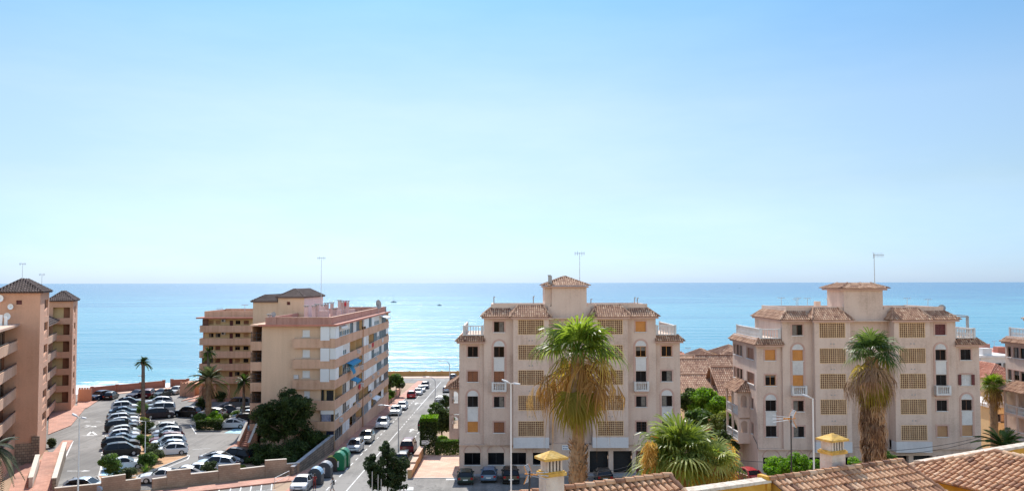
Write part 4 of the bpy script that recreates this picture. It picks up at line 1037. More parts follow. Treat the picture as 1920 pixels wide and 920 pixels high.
mb = MB(); mb.ellipsoid(P(647, 572, 137.5), (.22, .2, .65), 8, 6, jit=.2); mb.build('red_cover', M_redcloth, bB)
for (x, Y, w, h) in ((600, 126, 2.4, 1.6), (632, 133, 1.2, 1.5), (655, 142, 1.6, 1.3)):
    q = P(x, 590, Y); mb = MB(); mb.box(q.x-w/2, q.x+w/2, Y, Y+1, ZR+.01, ZR+h); mb.build('vent_housing', M_stack, bB)
# gabled stair tower behind the roof terrace
tw = MB()
xa, xb_, xc_ = P(473, 600, 135).x, P(521, 600, 135).x, P(570, 600, 135).x
ye = 149.; zt1 = P(500, 565, 135).z; zt2 = P(545, 557, 135).z
hole = P(540, 569, 135)
tw.box(xa, xb_-.002, 135.3, ye, ZB, zt1)
wall(tw, (xb_, 135, ZR-6), (1, 0, 0), (0, -1, 0), xc_-xb_, zt2-ZR+6, [(hole.x-xb_-.2, hole.z-ZR+6-.2, hole.x-xb_+.35, hole.z-ZR+6+.3)], .3)
o = tw.build('stair_tower', M_beigeB, bB)
mb = MB(); mb.box(hole.x-.2, hole.x+.35, 135.25, 135.3, hole.z-.2, hole.z+.3); mb.build('vent', M_garnet, o)
sdw = MB(); sdw.box(xc_-.2, xc_, 135.002, ye, ZR-6, zt2); sdw.box(xb_, xc_-.2, ye-.2, ye, ZR-6, zt2); sdw.box(xb_, xb_+.2, 135.1, ye-.2, ZR-6, zt2); sdw.build('side_wall', rough_mat('pale pink wall', (.60, .45, .42), (.68, .54, .51), .5, .9, .3), o)
tr = MB(); hip_roof(tr, xb_-.3, xc_+.3, 134.6, ye+.4, zt2+.02, 1.25, .3, .5, ridge=(xb_+1.9, xb_+2.1, 137.5, ye-1.5)); tr.box(xb_-.28, xc_+.28, 134.62, ye+.38, zt2-.12, zt2+.01)
hip_roof(tr, xa-.3, xb_-.1, 134.9, ye, zt1+.02, 1.0, .3, .5, ridge=(xa+1.5, xb_-.1, 137, ye-2)); tr.box(xa-.28, xb_-.12, 134.92, ye, zt1-.12, zt1+.01)
tr.build('tower_roof', M_tiledark, o)
# open access galleries on the left end of the front
gx0, gx1 = P(471, 640, YB+.6).x, XL-.02
gl = MB()
for k in range(1, 6):
    z = fl[k]; gl.box(gx0, gx1, YB+.3, YB+.45, z-.55, z+.9-.25); gl.box(gx0, gx1, YB+.45, YB+2.5, z-.2, z)
gl.box(gx0, gx0+.18, YB+.452, YB+9, ZB+1, ZR-.3); gl.box(gx0-.1, gx1, YB+.1, YB+9, ZR-.21, ZR-.02); gl.box(gx0, gx1, YB+8.8, YB+9, ZB, ZR-.3)
go = gl.build('gallery', M_band, bB)
for k in range(1, 6):
    z = fl[k]+.66; rl = MB()
    for i in range(3): x = gx0+.1+i*(gx1-gx0-.2)/2; rl.box(x-.03, x+.03, YB+.33, YB+.39, z, z+1.3)
    for zz in (.05, .55, 1.1): rl.box(gx0, gx1, YB+.34, YB+.38, z+zz, z+zz+.05)
    rl.beam((gx0, YB+1.2, fl[k]+.2), (gx1, YB+1.2, fl[k]+1.1), .1, .12); rl.build('railing', M_iron, go)
# little entrance stair with orange side wall
e0 = P(463, 815, YB-5)
st = empty('entrance_stair', (-34.4, YB-3, 14.5), 0, 'salmon walled entrance stair climbing beside the tree at the left end of the avenue block', 'stair')
for (x0, x1, z0_, z1_) in ((-35.1, -34.85, .7, 2.6), (-33.7, -33.5, .5, 2.4)):
    m = MB(); m.prism([(x0, 113.6), (x1, 113.6), (x1, 117.2), (x0, 117.2)], 14.2, [14.5+z0_, 14.5+z0_, 14.5+z1_, 14.5+z1_]); m.build('side_wall', M_salmon, st)
    m = MB(); m.beam(((x0+x1)/2, 113.55, 14.55+z0_), ((x0+x1)/2, 117.2, 14.55+z1_), .32, .08); m.build('coping', M_coping, st)
m = MB()
for k in range(9): m.box(-34.84, -33.71, 113.9+k*.36, 117.2, 14.5+k*.17, 14.67+k*.17)
m.build('steps', M_pave, st)
# awnings, air conditioners, laundry on the avenue side
def awning(k, y0, y1, out, drop, mat, z=None):
    z1 = fl[k+1]-.25 if k < 5 else ZR-.35; mb = MB()
    mb.prism([(XB-.1, y0), (XB+out, y0), (XB+out, y1), (XB-.1, y1)], [z1-.02, z1-drop-.02, z1-drop-.02, z1-.02], [z1+.02, z1-drop+.02, z1-drop+.02, z1+.02])
    for i in range(int((y1-y0)/.25)): yy = y0+.25*i; mb.box(XB+out, XB+out+.01, yy, yy+.22, z1-drop-.25, z1-drop)
    mb.build('awning', mat, bB)
awning(3, 125, 133, .8, .25, M_cyan); awning(3, 126, 128.4, .75, 1.5, M_cyan); awning(2, 128.5, 132.5, .9, .35, M_cyan); awning(5, 157.5, 163.3, 1.3, .45, M_whitem); awning(0, 149, 154, .8, .3, M_whitem); awning(5, 119.5, 124, .25, .15, M_whitem)
for (k, y) in ((4, 133.6), (3, 136.4), (2, 137), (2, 148), (3, 151.5), (1, 133.8), (1, 119.5), (1, 145.5), (4, 144), (3, 166), (2, 154)):
    mb = MB(); z = fl[k]+.45; mb.box(XB+.002+(.1 if y > 139 else 0), XB+.42, y, y+.8, z, z+.55, 0); mb.box(XB+.42, XB+.43, y+.12, y+.6, z+.08, z+.48, 1); mb.build('air_conditioner', [M_white, M_grey], bB)
for (k, y, m_) in ((4, 148, M_redcloth), (2, 134.5, M_redcloth), (4, 160, M_curtain), (3, 137.2, M_curtain)):
    mb = MB(); z = fl[k]+.4
    for i in range(5): mb.box(XB+.12, XB+.15, y+i*.4, y+i*.4+.3, z-.1*(i % 3), z+.62)
    mb.build('laundry', m_, bB)
mb = MB(); mb.box(P(552, 700, YB).x, P(560.5, 700, YB).x, YB-.4, YB-.002, zb(709), zb(702)); mb.build('air_conditioner', M_white, bB)
mb = MB(); mb.tube([(XB+.14, 139, ZB-.5), (XB+.14, 139, ZR-.2)], .06, 6); mb.build('downpipe', M_band, bB)
q = P(602, 562, 140); aerial(q.x, 140, ZR, (P(602, 482, 140).z-ZR), 'very tall thin aerial mast rising from the roof full of chimneys', 'cross', s=.95)
dish(710, 570, 160, .85, 'dark oval satellite dish at the seaward end of the roof full of chimneys', 2.0, 3)
dish(512, 590, 119, .45, 'small grey dish on the near left corner of the roof full of chimneys', 1.2)
mb = MB(); q = P(724, 577, 168); mb.box(q.x-.15, q.x+.15, 167, 167.3, ZR, q.z+.3); tag(mb.build('roof_pipe', M_grey), 'square grey vent pipe at the far seaward corner of the roof full of chimneys', 'pipe')

# ------------------------------------------------------------------ block behind the date palms (E)
YE1 = 160.; XE0 = P(372, 700, YE1).x; XE1 = -39.; 
ze = lambda y: P(420, y, YE1).z
bE = empty('apartment_block', (-50, YE1, 14.5), 0, 'ochre and salmon apartment block with long curved balconies behind the date palms', 'building')
tops = [610, 634, 658, 681.5, 706]; core = MB()
hs = []; wl = []; U = (1, 0, 0)
cols = [(384, 396, 'o'), (391.5, 400, 'w'), (404, 413, 'w'), (430, 436.5, 'd'), (441, 450, 'w'), (456.5, 466, 'w'), (479, 488, 'w'), (493, 500, 'd')]
for r, yt in enumerate(tops):
    for ci, (a, b, t) in enumerate(cols):
        if t == 'o': continue
        x0 = P(a, 650, YE1+1.6).x; x1 = P(b, 650, YE1+1.6).x; zt = P(400, yt-9.5, YE1+1.6).z; zbm = zt-(.72 if t == 'w' else 1.95)
        hs.append((x0-XE0-.5, zbm-14.5, x1-XE0-.5, zt-14.5)); wl.append((r, ci, t))
wall(core, (XE0+.5, YE1+1.6, 14.5), U, (0, -1, 0), XE1-XE0-.5, ze(597)-14.5, hs, .15)
core.build('wall', M_ochrewall, bE)
r4 = random.Random(5)
for h, (r, ci, t) in zip(hs, wl):
    window(bE, (XE0+.5+h[0], YE1+1.6, 14.5+h[1]), U, (0, -1, 0), h[2]-h[0], h[3]-h[1], r4.choice(['glass', 'black', 'shl', 'shb']) if t == 'w' else 'gar', trim=None, sill=None, dep=.14, local=False, name='window' if t == 'w' else 'door')
sw = MB(); sw.box(XE0+.2, XE0+.5, YE1+1.6, YE1+14, 14.5, ze(597)); sw.box(XE0+.5, XE1, YE1+13.7, YE1+14, 14.5, ze(597)); sw.box(XE1-.01, XE1+.25, YE1+1.6, YE1+14, 12.5, ze(597)); sw.build('side_wall', M_salmon, bE)
for r, yt in enumerate(tops):
    mb = MB(); zt = ze(yt); zl = zt-1.25
    mb.prism([(XE0, YE1+.3), (XE0+.3, YE1), (XE1, YE1), (XE1, YE1+.16), (XE0+.35, YE1+.16), (XE0+.16, YE1+.35), (XE0+.16, YE1+13), (XE0, YE1+13)], zl, zt)
    mb.box(XE0+.35, XE1, YE1+.161, YE1+1.6, zl, zl+.2); mb.box(XE0+.16, XE0+.499, YE1+1.6, YE1+13, zl, zl+.2); mb.build('balcony', M_band, bE)
    # glazed or shaded left end of each balcony
    if r in (0, 3, 4):
        w = MB(); w.box(XE0+.3, P(387, 650, YE1).x, YE1+.9, YE1+1.0, zt-.2, zt+1.2); w.build('balcony_screen', M_wood, bE)
    if r in (0, 1):
        a = MB(); q = P(420, 594+r*24, YE1+1.5); a.box(q.x-.35, q.x+.35, YE1+1.1, YE1+1.5, q.z-.9, q.z-.4, 0); a.box(q.x-.25, q.x+.1, YE1+1.08, YE1+1.1, q.z-.82, q.z-.46, 1); a.build('air_conditioner', [M_white, M_iron], bE)
rf = MB(); rf.box(XE0-.5, XE1+.2, YE1-.3, YE1+14.2, ze(597), ze(594.5)); rf.build('roof_slab', M_terr, bE)
rf = MB(); rf.box(P(385, 590, YE1+2).x, XE1, YE1+1.5, YE1+1.8, ze(594.5)+.002, ze(583.5)); rf.box(P(385, 590, YE1+2).x, P(385, 590, YE1+2).x+.3, YE1+1.8, YE1+13, ze(594.5)+.002, ze(583.5)); rf.box(P(385, 590, YE1+2).x+.3, XE1, YE1+12.7, YE1+13, ze(594.5)+.002, ze(582.)); rf.build('parapet', M_band, bE)
gfl = MB(); 
for x in (376, 402, 428, 452, 478, 500):
    gfl = MB(); q = P(x, 735, YE1).x; gfl.box(q-.2, q+.2, YE1+.1, YE1+.4, 14.5, ze(722)); gfl.build('column', M_salmon, bE)
q = P(412, 584, 165); aerial(q.x, 165, q.z-.3, 1.0, 'low cluster of aerials on the flat roof behind the date palms', 'cross', s=.9)
q = P(459, 584, 165); aerial(q.x, 165, q.z-.3, 1.6, 'wider aerial at the right of the flat roof behind the date palms', 'tee', s=1.2)
# low garden walls in front of it
def block_wall(name, p, q, h, t, mat, label, cap=M_coping, z0=None, hq=None, cat='wall', capw=.06):
    p = Vector(p[:2]); q = Vector(q[:2]); d = (q-p).normalized(); n = Vector((-d.y, d.x))*t/2
    za, zq = (gz(*p), gz(*q)) if z0 is None else (z0, z0)
    o = empty(name, (p.x, p.y, za), 0, label, cat); m = MB(); hq = h if hq is None else hq
    m.prism([p-n, q-n, q+n, p+n], min(za, zq)-.6, [za+h, zq+hq, zq+hq, za+h]); m.build('wall', mat, o)
    c = MB(); n2 = n*(1+capw/t*2); e = d*capw
    c.prism([p-n2-e, q-n2+e, q+n2+e, p+n2-e], [za+h, zq+hq, zq+hq, za+h], [za+h+.08, zq+hq+.08, zq+hq+.08, za+h+.08]); c.build('coping', cap, o)
    return o
block_wall('garden_wall', G(411, 745), G(436, 745), 1.0, .3, M_ochrewall, 'cream garden wall in front of the ochre block behind the date palms')
block_wall('garden_wall', G(437, 744), G(474, 744), .9, .2, M_terr, 'dark red fence wall at the foot of the ochre block behind the date palms')
block_wall('garden_wall', G(374, 747), G(392, 745), 1.9, .3, M_salmon, 'taller salmon wall at the left foot of the ochre block')

# ------------------------------------------------------------------ block on the left edge (A), turned from the avenue
a1 = G(69, 867); a2 = G(133, 769); dA = (Vector(a2[:2])-Vector(a1[:2])).normalized(); nA = Vector((dA.y, -dA.x))
thA = math.atan2(dA.y, dA.x)-math.pi/2
LA = (Vector(a2[:2])-Vector(a1[:2])).length
bA = empty('apartment_block', (a1.x, a1.y, 14.5), thA, 'salmon apartment block with hip-roofed stair towers along the left edge of the photo', 'building')
# local frame: x = outward (towards the car park), y = along the facade away from us, z up from the ground
zt1 = CAMZ-14.5-(547.5-531)/1600*a1.y; zt2 = CAMZ-14.5-(563.5-531)/1600*a2.y
DT = 9.5
def tower(y0, zt, w, label_part, open_front):
    b = MB(); 
    oph = []
    nfl = 7
    zs = [zt-1.9-2.85*k for k in range(nfl)]
    if open_front:   # stair landings open to the front
        oph = [(w-3.0, z-1.0, w-.45, z+.8) for z in zs if z > 1.5]
    else: oph = [(w-2.55, zt-1.45, w-1.95, zt-.95)]
    wall(b, (-w, y0, 0), (1, 0, 0), (0, -1, 0), w, zt, oph, .25)
    sh = [(DT-5 if not open_front else 2.6, z-1.2, DT-1. if not open_front else 5.6, z+.9) for z in zs if z > 1.5]
    wall(b, (0, y0, 0), (0, 1, 0), (1, 0, 0), DT, zt, sh, .35)
    b.add([(-w, y0, 0), (-w, y0+DT, 0), (-w, y0+DT, zt), (-w, y0, zt)], [(0, 1, 2, 3)]); b.add([(-w, y0+DT, 0), (0, y0+DT, 0), (0, y0+DT, zt), (-w, y0+DT, zt)], [(0, 1, 2, 3)])
    if open_front:
        b.box(-w+.3, -.36, y0+1.3, y0+1.5, 0, zt-.1, 1)
        for z in zs: b.box(-w+.3, -.36, y0+.26, y0+1.299, z-1.25, z-1.05)
    o = b.build('stair_tower', [M_salmon, M_ochrewall], bA, local=True)
    for h in oph:
        d = MB()
        if open_front: d.box(-w+h[0]+1.5, -w+h[2]-.1, y0+1.2, y0+1.29, h[1]-.2, h[3]-.1); d.build('doorway', M_shb, o, local=True)
        else: d.box(-w+h[0], -w+h[2], y0+.2, y0+.24, h[1], h[3]); d.build('vent', M_garnet, o, local=True)
    for h in sh:
        d = MB(); d.box(-.34, -.3, y0+h[0], y0+h[2], h[1], h[3], 0);  # dark back panel paints the shade inside the stair opening
        d.prism([(-.3, y0+h[0]), (-.05, y0+h[0]), (-.05, y0+h[2]), (-.3, y0+h[2])], h[1], [h[1]+.5, h[1]+.5, h[1]+1.1, h[1]+1.1], 1); d.build('stair_opening', [M_wood, M_salmon], o, local=True)
    r = MB(); hip_roof(r, -w-.35, .35, y0-.4, y0+DT+.4, zt+.05, 1.55, .3, .5, ridge=(-w/2-.1, -w/2+.1, y0+2.5, y0+DT-2.5)); r.box(-w-.33, .33, y0-.38, y0+DT+.38, zt-.1, zt+.03); r.build('tower_roof', M_tiledark, o, local=True)
    return o
tower(0, zt1, 4.5, '', False); tower(LA, zt2, 3.7, '', True)
XF = -2.3
# facade bands
body = MB(); body.box(-14, XF-1.35, -60, LA+DT-1, 0, zt1-4.4); body.build('inner_wall', rough_mat('shade-painted balcony wall', (.13, .075, .045), (.24, .15, .09), .8, .9), bA, local=True)  # dark brown colour paints the shade inside the balconies
ztop = zt1-4.0
for k in range(7):
    z = ztop-1.75-2.82*k
    if z < .3: break
    for (y0, y1) in ((-60, -.003), (DT+.003, LA-.003), (LA+DT+.003, LA+DT+10)):
        zz = z if y0 < LA else z-1.2
        if y0 > 0: zz = z-1.5
        mb = MB(); mb.box(XF-.18, XF, y0, y1, zz-1.15, zz); mb.box(XF-1.349, XF-.18, y0, y1, zz-1.14, zz-.95); mb.build('balcony_band', M_band, bA, local=True)
        rl = MB(); rl.box(XF-.12, XF-.06, y0, y1, zz+.12, zz+.17); rl.build('railing', M_iron, bA, local=True)
        # shaded openings behind
        yy = max(y0, -24)
        while yy < y1-1.5 and yy < LA+2:
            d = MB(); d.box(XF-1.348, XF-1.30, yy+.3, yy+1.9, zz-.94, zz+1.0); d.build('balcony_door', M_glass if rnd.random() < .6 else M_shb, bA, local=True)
            yy += 3.1
mb = MB(); mb.box(XF-1.34, XF-.02, -60, -.003, -3, 2.3); mb.build('lower_wall', M_salmon, bA, local=True)
mb = MB(); mb.box(-14.4, XF+.25, -60, -.004, ztop, ztop+.25); mb.box(-14.4, XF+.25, DT+.004, LA-.004, ztop-1.5, ztop-1.25); mb.build('roof_slab', M_pavel, bA, local=True)
mb = MB(); tile_plane(mb, (XF+.35, DT+.3, ztop-1.2), (0, 1, 0), (-.9, 0, .42), [(0, 0), (LA-DT-.6, 0), (LA-DT-.6, 2.4), (0, 2.4)], .3, .5); mb.build('roof', M_tiledark, bA, local=True)
mb = MB(); mb.box(-.6, .25, -.25, -.003, -1.5, 3.2); mb.box(-4.6, -.6, -.3, -.003, -2, 2.4); mb.build('stone_base', M_stone, bA, local=True)
mb = MB()
for (x, z, s) in ((-3.7, 1.2, .7), (-3.2, 1.0, .5), (-4.6, 1.3, .8), (-4.1, .8, .6)): mb.box(x, x+.3, -3-z, -2.6-z, ztop+.25, ztop+.25+z)
mb.build('stacked_chairs', M_whitem, bA, local=True)
def wA(x, y, z=0): v = ROOT[bA] @ Vector((x, y, z)); return v
def dish_at(v, r, label):
    px = 945+1600*v.x/v.y
    o = empty('satellite_dish', v, 0, label, 'satellite dish'); d = MB(); n = 14; vs = [v+Vector((0, .12, 0))]+[v+Vector((math.cos(2*math.pi*k/n)*r, -.02, math.sin(2*math.pi*k/n)*r)) for k in range(n)]
    d.add(vs, [(0, 1+k, 1+(k+1) % n) for k in range(n)]); d.build('reflector', M_whitem, o); m = MB(); m.tube([v+Vector((0, 0, 0)), v+Vector((0, .6, -.2))], .03, 6); m.build('bracket', M_steel, o)
v = wA(-3.1, -.3, zt1-1.7); dish_at(v, .35, 'small round white dish on the wall of the left stair tower')
v = wA(-4.2, -.3, zt1-.7); dish_at(v, .42, 'larger white dish high at the left edge under the stair tower eave')
v = wA(-3.3, -1.2, ztop+1.2); dish_at(v, .42, 'white dish above the stacked chairs on the left roof')
v = wA(-2.6, 5, zt1+1.0); aerial(v.x, v.y, v.z, 2.6, 'tall aerial behind the near hipped tower roof on the left', 'cross', s=.6)
v = wA(-.8, DT-1, zt1+.4); aerial(v.x, v.y, v.z, 1.9, 'shorter aerial right of the near hipped tower roof on the left', 'cross', s=.55)
# ramp and stone wall at its foot
def poly_wall(name, label, pts, h, t, mat, cap=M_coping, cat='wall', z=None):
    o = empty(name, (pts[0][0], pts[0][1], gz(pts[0][0], pts[0][1])), 0, label, cat); m = MB(); c = MB()
    for (p, q) in zip(pts, pts[1:]):
        hp, hq = p[2], q[2]; a = Vector(p[:2]); b = Vector(q[:2]); d = (b-a).normalized(); n = Vector((-d.y, d.x))*t/2
        za, zq = gz(*a), gz(*b); m.prism([a-n, b-n, b+n, a+n], min(za, zq)-.6, [za+hp, zq+hq, zq+hq, za+hp])
        c.prism([a-n*1.4, b-n*1.4, b+n*1.4, a+n*1.4], [za+hp, zq+hq, zq+hq, za+hp], [za+hp+.07, zq+hq+.07, zq+hq+.07, za+hp+.07])
    m.build('wall', mat, o); c.build('coping', cap, o); return o
r0, r1, r2_, r3_ = G(60, 925), G(100, 925), G(110, 862), G(82, 862)
mb = MB(); mb.prism([r0[:2], r1[:2], r2_[:2], r3_[:2]], 12., [gz(*r0[:2])+.2, gz(*r1[:2])+.2, 14.5+1.0, 14.5+1.0])
tag(mb.build('ramp', M_pave), kind='structure')
pa, pb = G(101, 922), G(121, 858)
poly_wall('ramp_wall', 'rubble stone wall with pale coping on the car park side of the ramp', [(pa.x, pa.y, 1.4), (pb.x, pb.y, 1.9)], 0, .35, M_stone)
pa, pb = G(57, 915), G(70, 880)
poly_wall('ramp_wall', 'cream side wall of the ramp against the left stair tower', [(pa.x, pa.y, 1.1), (pb.x, pb.y, 1.7)], 0, .35, M_coping)
# low split-block wall between car park and lower pavement, with raised panels
def frontwall(label, pts):
    """pts: (px, py, height) along the outer foot; raised panels stand proud"""
    o = empty('block_wall', G(pts[0][0], pts[0][1]), 0, label, 'wall'); m = MB(); c = MB()
    for (x0, y0, h, x1, y1) in pts_seg(pts):
        a = G(x0, y0); b = G(x1, y1); d = Vector((b.x-a.x, b.y-a.y)).normalized(); n = Vector((-d.y, d.x)); t = .3; f = 0 if h < 1.2 else -.07
        za, zq = a.z, b.z
        P0, P1 = Vector(a[:2])+n*f, Vector(b[:2])+n*f
        m.prism([P0, P1, P1+n*t, P0+n*t], min(za, zq)-.8, [za+h, zq+h, zq+h, za+h])
        c.prism([P0-n*.04, P1-n*.04, P1+n*(t+.04), P0+n*(t+.04)], [za+h, zq+h, zq+h, za+h], [za+h+.07, zq+h+.07, zq+h+.07, za+h+.07])
    m.build('wall', M_block, o); c.build('coping', M_coping, o)
def pts_seg(pts):
    return [(a[0], a[1], a[2], b[0], b[1]) for a, b in zip(pts, pts[1:])]
frontwall('split-block wall with one raised panel left of the car park entrance', [(102, 936, 1.1), (150, 931, 1.1), (190, 927, 1.7), (235, 920, 1.05), (264, 916, 1)])
frontwall('long split-block wall with raised panels right of the car park entrance', [(286, 917, 1.05), (313, 913, 1.7), (357, 908, 1.1), (410, 902, 1.7), (450, 898, 1.1), (497, 892, 1.75), (537, 889, 1.2), (561, 887, 1.)])
# sloping stone-faced garden wall beside the avenue pavement
pa = Vector((-23.2, 116.5)); pb = Vector((-24.3, 99.2))
poly_wall('garden_wall', 'sloping stone-faced garden wall between the dark garden and the avenue pavement', [(pb.x, pb.y, 1.0), (pa.x, pa.y, 2.1)], 0, .35, M_stone, M_grey)
# sea walls
s0, s1 = G(172, 738), G(307, 728)
def pier_wall(label, p, q, h, mat, t=.35):
    o = block_wall('sea_wall', p, q, h, t, mat, label, cap=mat)
    p = Vector(p[:2]); q = Vector(q[:2]); L = (q-p).length; n = max(1, int(L/4.5)); m = MB()
    for i in range(n+1):
        c = p.lerp(q, i/n); z = gz(*c); m.box(c.x-.25, c.x+.25, c.y-.25, c.y+.25, z-.5, z+h+.22)
    m.build('pier', mat, o); return o
M_brickw = rough_mat('red brown sea wall', (.26, .11, .075), (.36, .165, .115), .5, .9, .5)
pier_wall('brown-red sea wall with piers behind the car park, left of the gap', G(172, 739), G(307, 726), 1.35, M_brickw)
pier_wall('short brown-red sea wall right of the gap behind the car park', G(322, 724), G(352, 723), 1.35, M_brickw)
pier_wall('long ochre sea wall closing the far end of the avenue', (-36, 245, 0), (14, 245, 0), 1.3, rough_mat('ochre sea wall', (.34, .19, .06), (.46, .27, .10), .4, .9, .5))
def crenel(label, p, q, h):
    o = empty('screen_wall', G(*p), 0, label, 'wall'); a, b = G(*p), G(*q); m = MB(); z = a.z
    m.prism([a[:2], b[:2], (b.x, b.y+.3), (a.x, a.y+.3)], z-.3, z+h); L = b.x-a.x
    for i in range(5): x = a.x+L*(i+.15)/5; yy = a.y+(b.y-a.y)*(i+.4)/5; m.box(x, x+L*.11, yy, yy+.3, z+h, z+h+.3)
    m.build('wall', M_salmon, o); return o
crenel('salmon wall topped by small merlons beside the left stair tower', (146, 752), (171, 752), 2.2)
hut = crenel('salmon hut wall with merlons near the date palms at the seaward corner', (337, 742), (365, 743), 2.4)
a, b = G(337, 742), G(365, 743); m = MB(); m.box(a.x+.1, b.x-.1, a.y+.35, a.y+5, a.z-.2, a.z+2.35); m.build('hut', M_salmon, hut)
p0 = Vector((-23.4, 171)); 
poly_wall('garden_wall', 'low terracotta planter wall with two steps along the far avenue pavement', [(-23.5, 171, .9), (-23.5, 183, .9), (-23.5, 183.01, 1.5), (-23.5, 193, 1.4)], 0, .4, M_salmon, M_salmon)
poly_wall('drive_wall', 'bumpy ochre wall between the avenue and the salmon driveway', [(XR+.2, 97.5, .9), (XR+.2, 101, .95), (XR+.2, 101.01, 1.15), (XR+.2, 105, 1.1), (XR+.2, 105.01, 1.35), (XR+.2, 111.5, 1.3)], 0, .45, rough_mat('ochre drive wall', (.42, .22, .09), (.54, .31, .14), .8, .9, .5), M_pavel)

# ------------------------------------------------------------------ low houses towards the sea
def house(x0, x1, Y, depth, zeave, h, label, wallm, roofm, style='hip', seg=2, windows=0):
    zg = gz(min(max(x0, -30), 200), Y+depth/2)-1.5
    if gz((x0+x1)/2, Y+depth) < 3: zg = -2
    o = empty('tiled_house', ((x0+x1)/2, Y, zg), 0, label, 'house', 'tiled houses between the blocks and the sea')
    m = MB(); m.box(x0+.3, x1-.3, Y+.3, Y+depth-.3, zg, zeave); 
    if style == 'gable':
        xm = (x0+x1)/2; m.add([(x0+.3, Y+.3, zeave), (x1-.3, Y+.3, zeave), (xm, Y+.3, zeave+h)], [(0, 1, 2)]); m.add([(x0+.3, Y+depth-.3, zeave), (x1-.3, Y+depth-.3, zeave), (xm, Y+depth-.3, zeave+h)], [(2, 1, 0)])
    m.build('wall', wallm, o); r = MB()
    if style == 'hip': hip_roof(r, x0-.3, x1+.3, Y-.3, Y+depth+.3, zeave, h, .3, .6, seg=seg)
    elif style == 'shed':
        y0, y1 = Y-.3, Y+depth*.62; e = Vector((1, 0, 0)); s = Vector((0, y1-y0, h)); tile_plane(r, (x0-.3, y0, zeave), e, s, [(0, 0), (x1-x0+.6, 0), (x1-x0+.6, s.length), (0, s.length)], .3, .6, seg); r.box(x0, x1, y1, y1+.3, zeave, zeave+h+.25)
        r.add([(x0-.3, y1+.3, zeave+h), (x1+.3, y1+.3, zeave+h), (x1+.3, Y+depth+.3, zeave), (x0-.3, Y+depth+.3, zeave)], [(0, 1, 2, 3)])
    elif style == 'gable':
        xm = (x0+x1)/2; w = (x1-x0)/2+.3
        for s in (-1, 1):
            v = Vector((-s*w, 0, h)); O = (xm+s*w, Y-.3, zeave-.05); e = Vector((0, 1, 0)); tile_plane(r, O, e, v, [(0, 0), (depth+.6, 0), (depth+.6, v.length), (0, v.length)], .3, .6, seg)
        cap_line(r, (xm, Y-.3, zeave+h), (xm, Y+depth+.3, zeave+h))
    elif style == 'flat': r.box(x0, x1, Y, Y+depth, zeave, zeave+.4); r.box(x0+1, x0+2.6, Y+1, Y+2.6, zeave+.4, zeave+1.6)
    r.build('roof', roofm, o)
    for i in range(windows):
        xx = x0+.9+(x1-x0-2.4)*(i+.5)/windows; window(o, (xx, Y+.28, zeave-1.9), (1, 0, 0), (0, -1, 0), .9, 1.0, rnd.choice(['glass', 'shl', 'black']), trim=None, dep=-.02, local=False)
    return o
def hx(px, Y): return P(px, 650, Y).x
def hz(py, Y): return P(1320, py, Y).z
house(hx(1262, 140), hx(1330, 140), 132, 9, hz(737, 132), 2.2, 'nearest tiled house in the gap, its brown roof just above the green tree', M_ochrewall, M_tilefar, 'shed', 3)
house(hx(1322, 138), hx(1396, 138), 128, 10, hz(742, 128), 3.6, 'house with a broad tiled slope touching the balcony wing, above the green trees', M_ochrewall, M_tilefar, 'shed', 3)
house(hx(1262, 150), hx(1336, 150), 148, 10, hz(712, 148), 3.0, 'tiled house with a long ochre fascia, second row in the gap', M_ochrewall, M_tilefar, 'shed', 3, 0)
house(hx(1305, 156), hx(1400, 156), 150, 11, hz(714, 150), 3.8, 'tiled house whose two slopes meet in a low peak, second row in the gap', M_ochrewall, M_tilefar, 'shed', 3)
house(hx(1296, 165), hx(1345, 165), 163, 8, hz(691, 163), 1.6, 'small gabled roof with a flat band behind it in the middle of the gap', M_ochrewall, M_tilefar, 'gable')
house(hx(1262, 175), hx(1332, 175), 174, 9, hz(684, 174), 1.4, 'tiled house with a pale front wall, third row at the left of the gap', M_beigeB, M_tilefar, 'shed', 2, 3)
house(hx(1325, 178), hx(1352, 178), 180, 9, hz(684, 180), 2.4, 'narrow pinkish gable end facing us in the gap', M_beigeB, M_tilefar, 'gable', 2, 1)
house(hx(1345, 182), hx(1400, 182), 176, 9, hz(690, 176), 2.8, 'pale gabled house right of the narrow gable, beside the balcony wing', M_beigeB, M_tilefar, 'gable', 2, 2)
house(hx(1300, 200), hx(1345, 200), 198, 10, hz(670, 198), 1.6, 'squarish tiled house with an ochre parapet near the top of the gap', M_ochrewall, M_tilefar, 'hip', 2, 2)
house(hx(1340, 210), hx(1400, 210), 206, 10, hz(664, 206), 1.9, 'topmost tiled roof of the gap, right against the sea', M_ochrewall, M_tilefar, 'hip', 2, 2)
house(hx(1250, 190), hx(1292, 190), 192, 9, hz(674, 192), 1.2, 'pinkish roofed house at the left edge of the gap under a thin aerial', M_salmon, M_tileorange, 'shed', 2)
house(hx(1838, 128), hx(1900, 128), 126, 9, hz(711, 126), 1.9, 'orange tiled house behind the palm at the right', M_beigeB, M_tileorange, 'hip', 3, 4)
house(hx(1838, 150), hx(1905, 150), 150, 9, hz(672, 150), .3, 'white flat-roofed house above the orange tiles at the right', M_white, M_white, 'flat', 2, 3)
house(hx(1838, 175), hx(1890, 175), 175, 9, hz(661, 175), .3, 'red flat-roofed house with a water tank nearest the sea at the right', M_terr, M_slab, 'flat', 2, 2)
house(hx(1850, 165), hx(1905, 165), 162, 8, hz(668, 162), .3, 'dull red terrace house behind the white flat roof at the right', M_terr, M_terr, 'flat', 2, 3)
house(hx(1842, 114), hx(1892, 114), 113, 8, hz(765, 113), .6, 'ochre house with shuttered windows behind the right-hand palm trunk', M_ochrewall, M_white, 'flat', 2, 2)
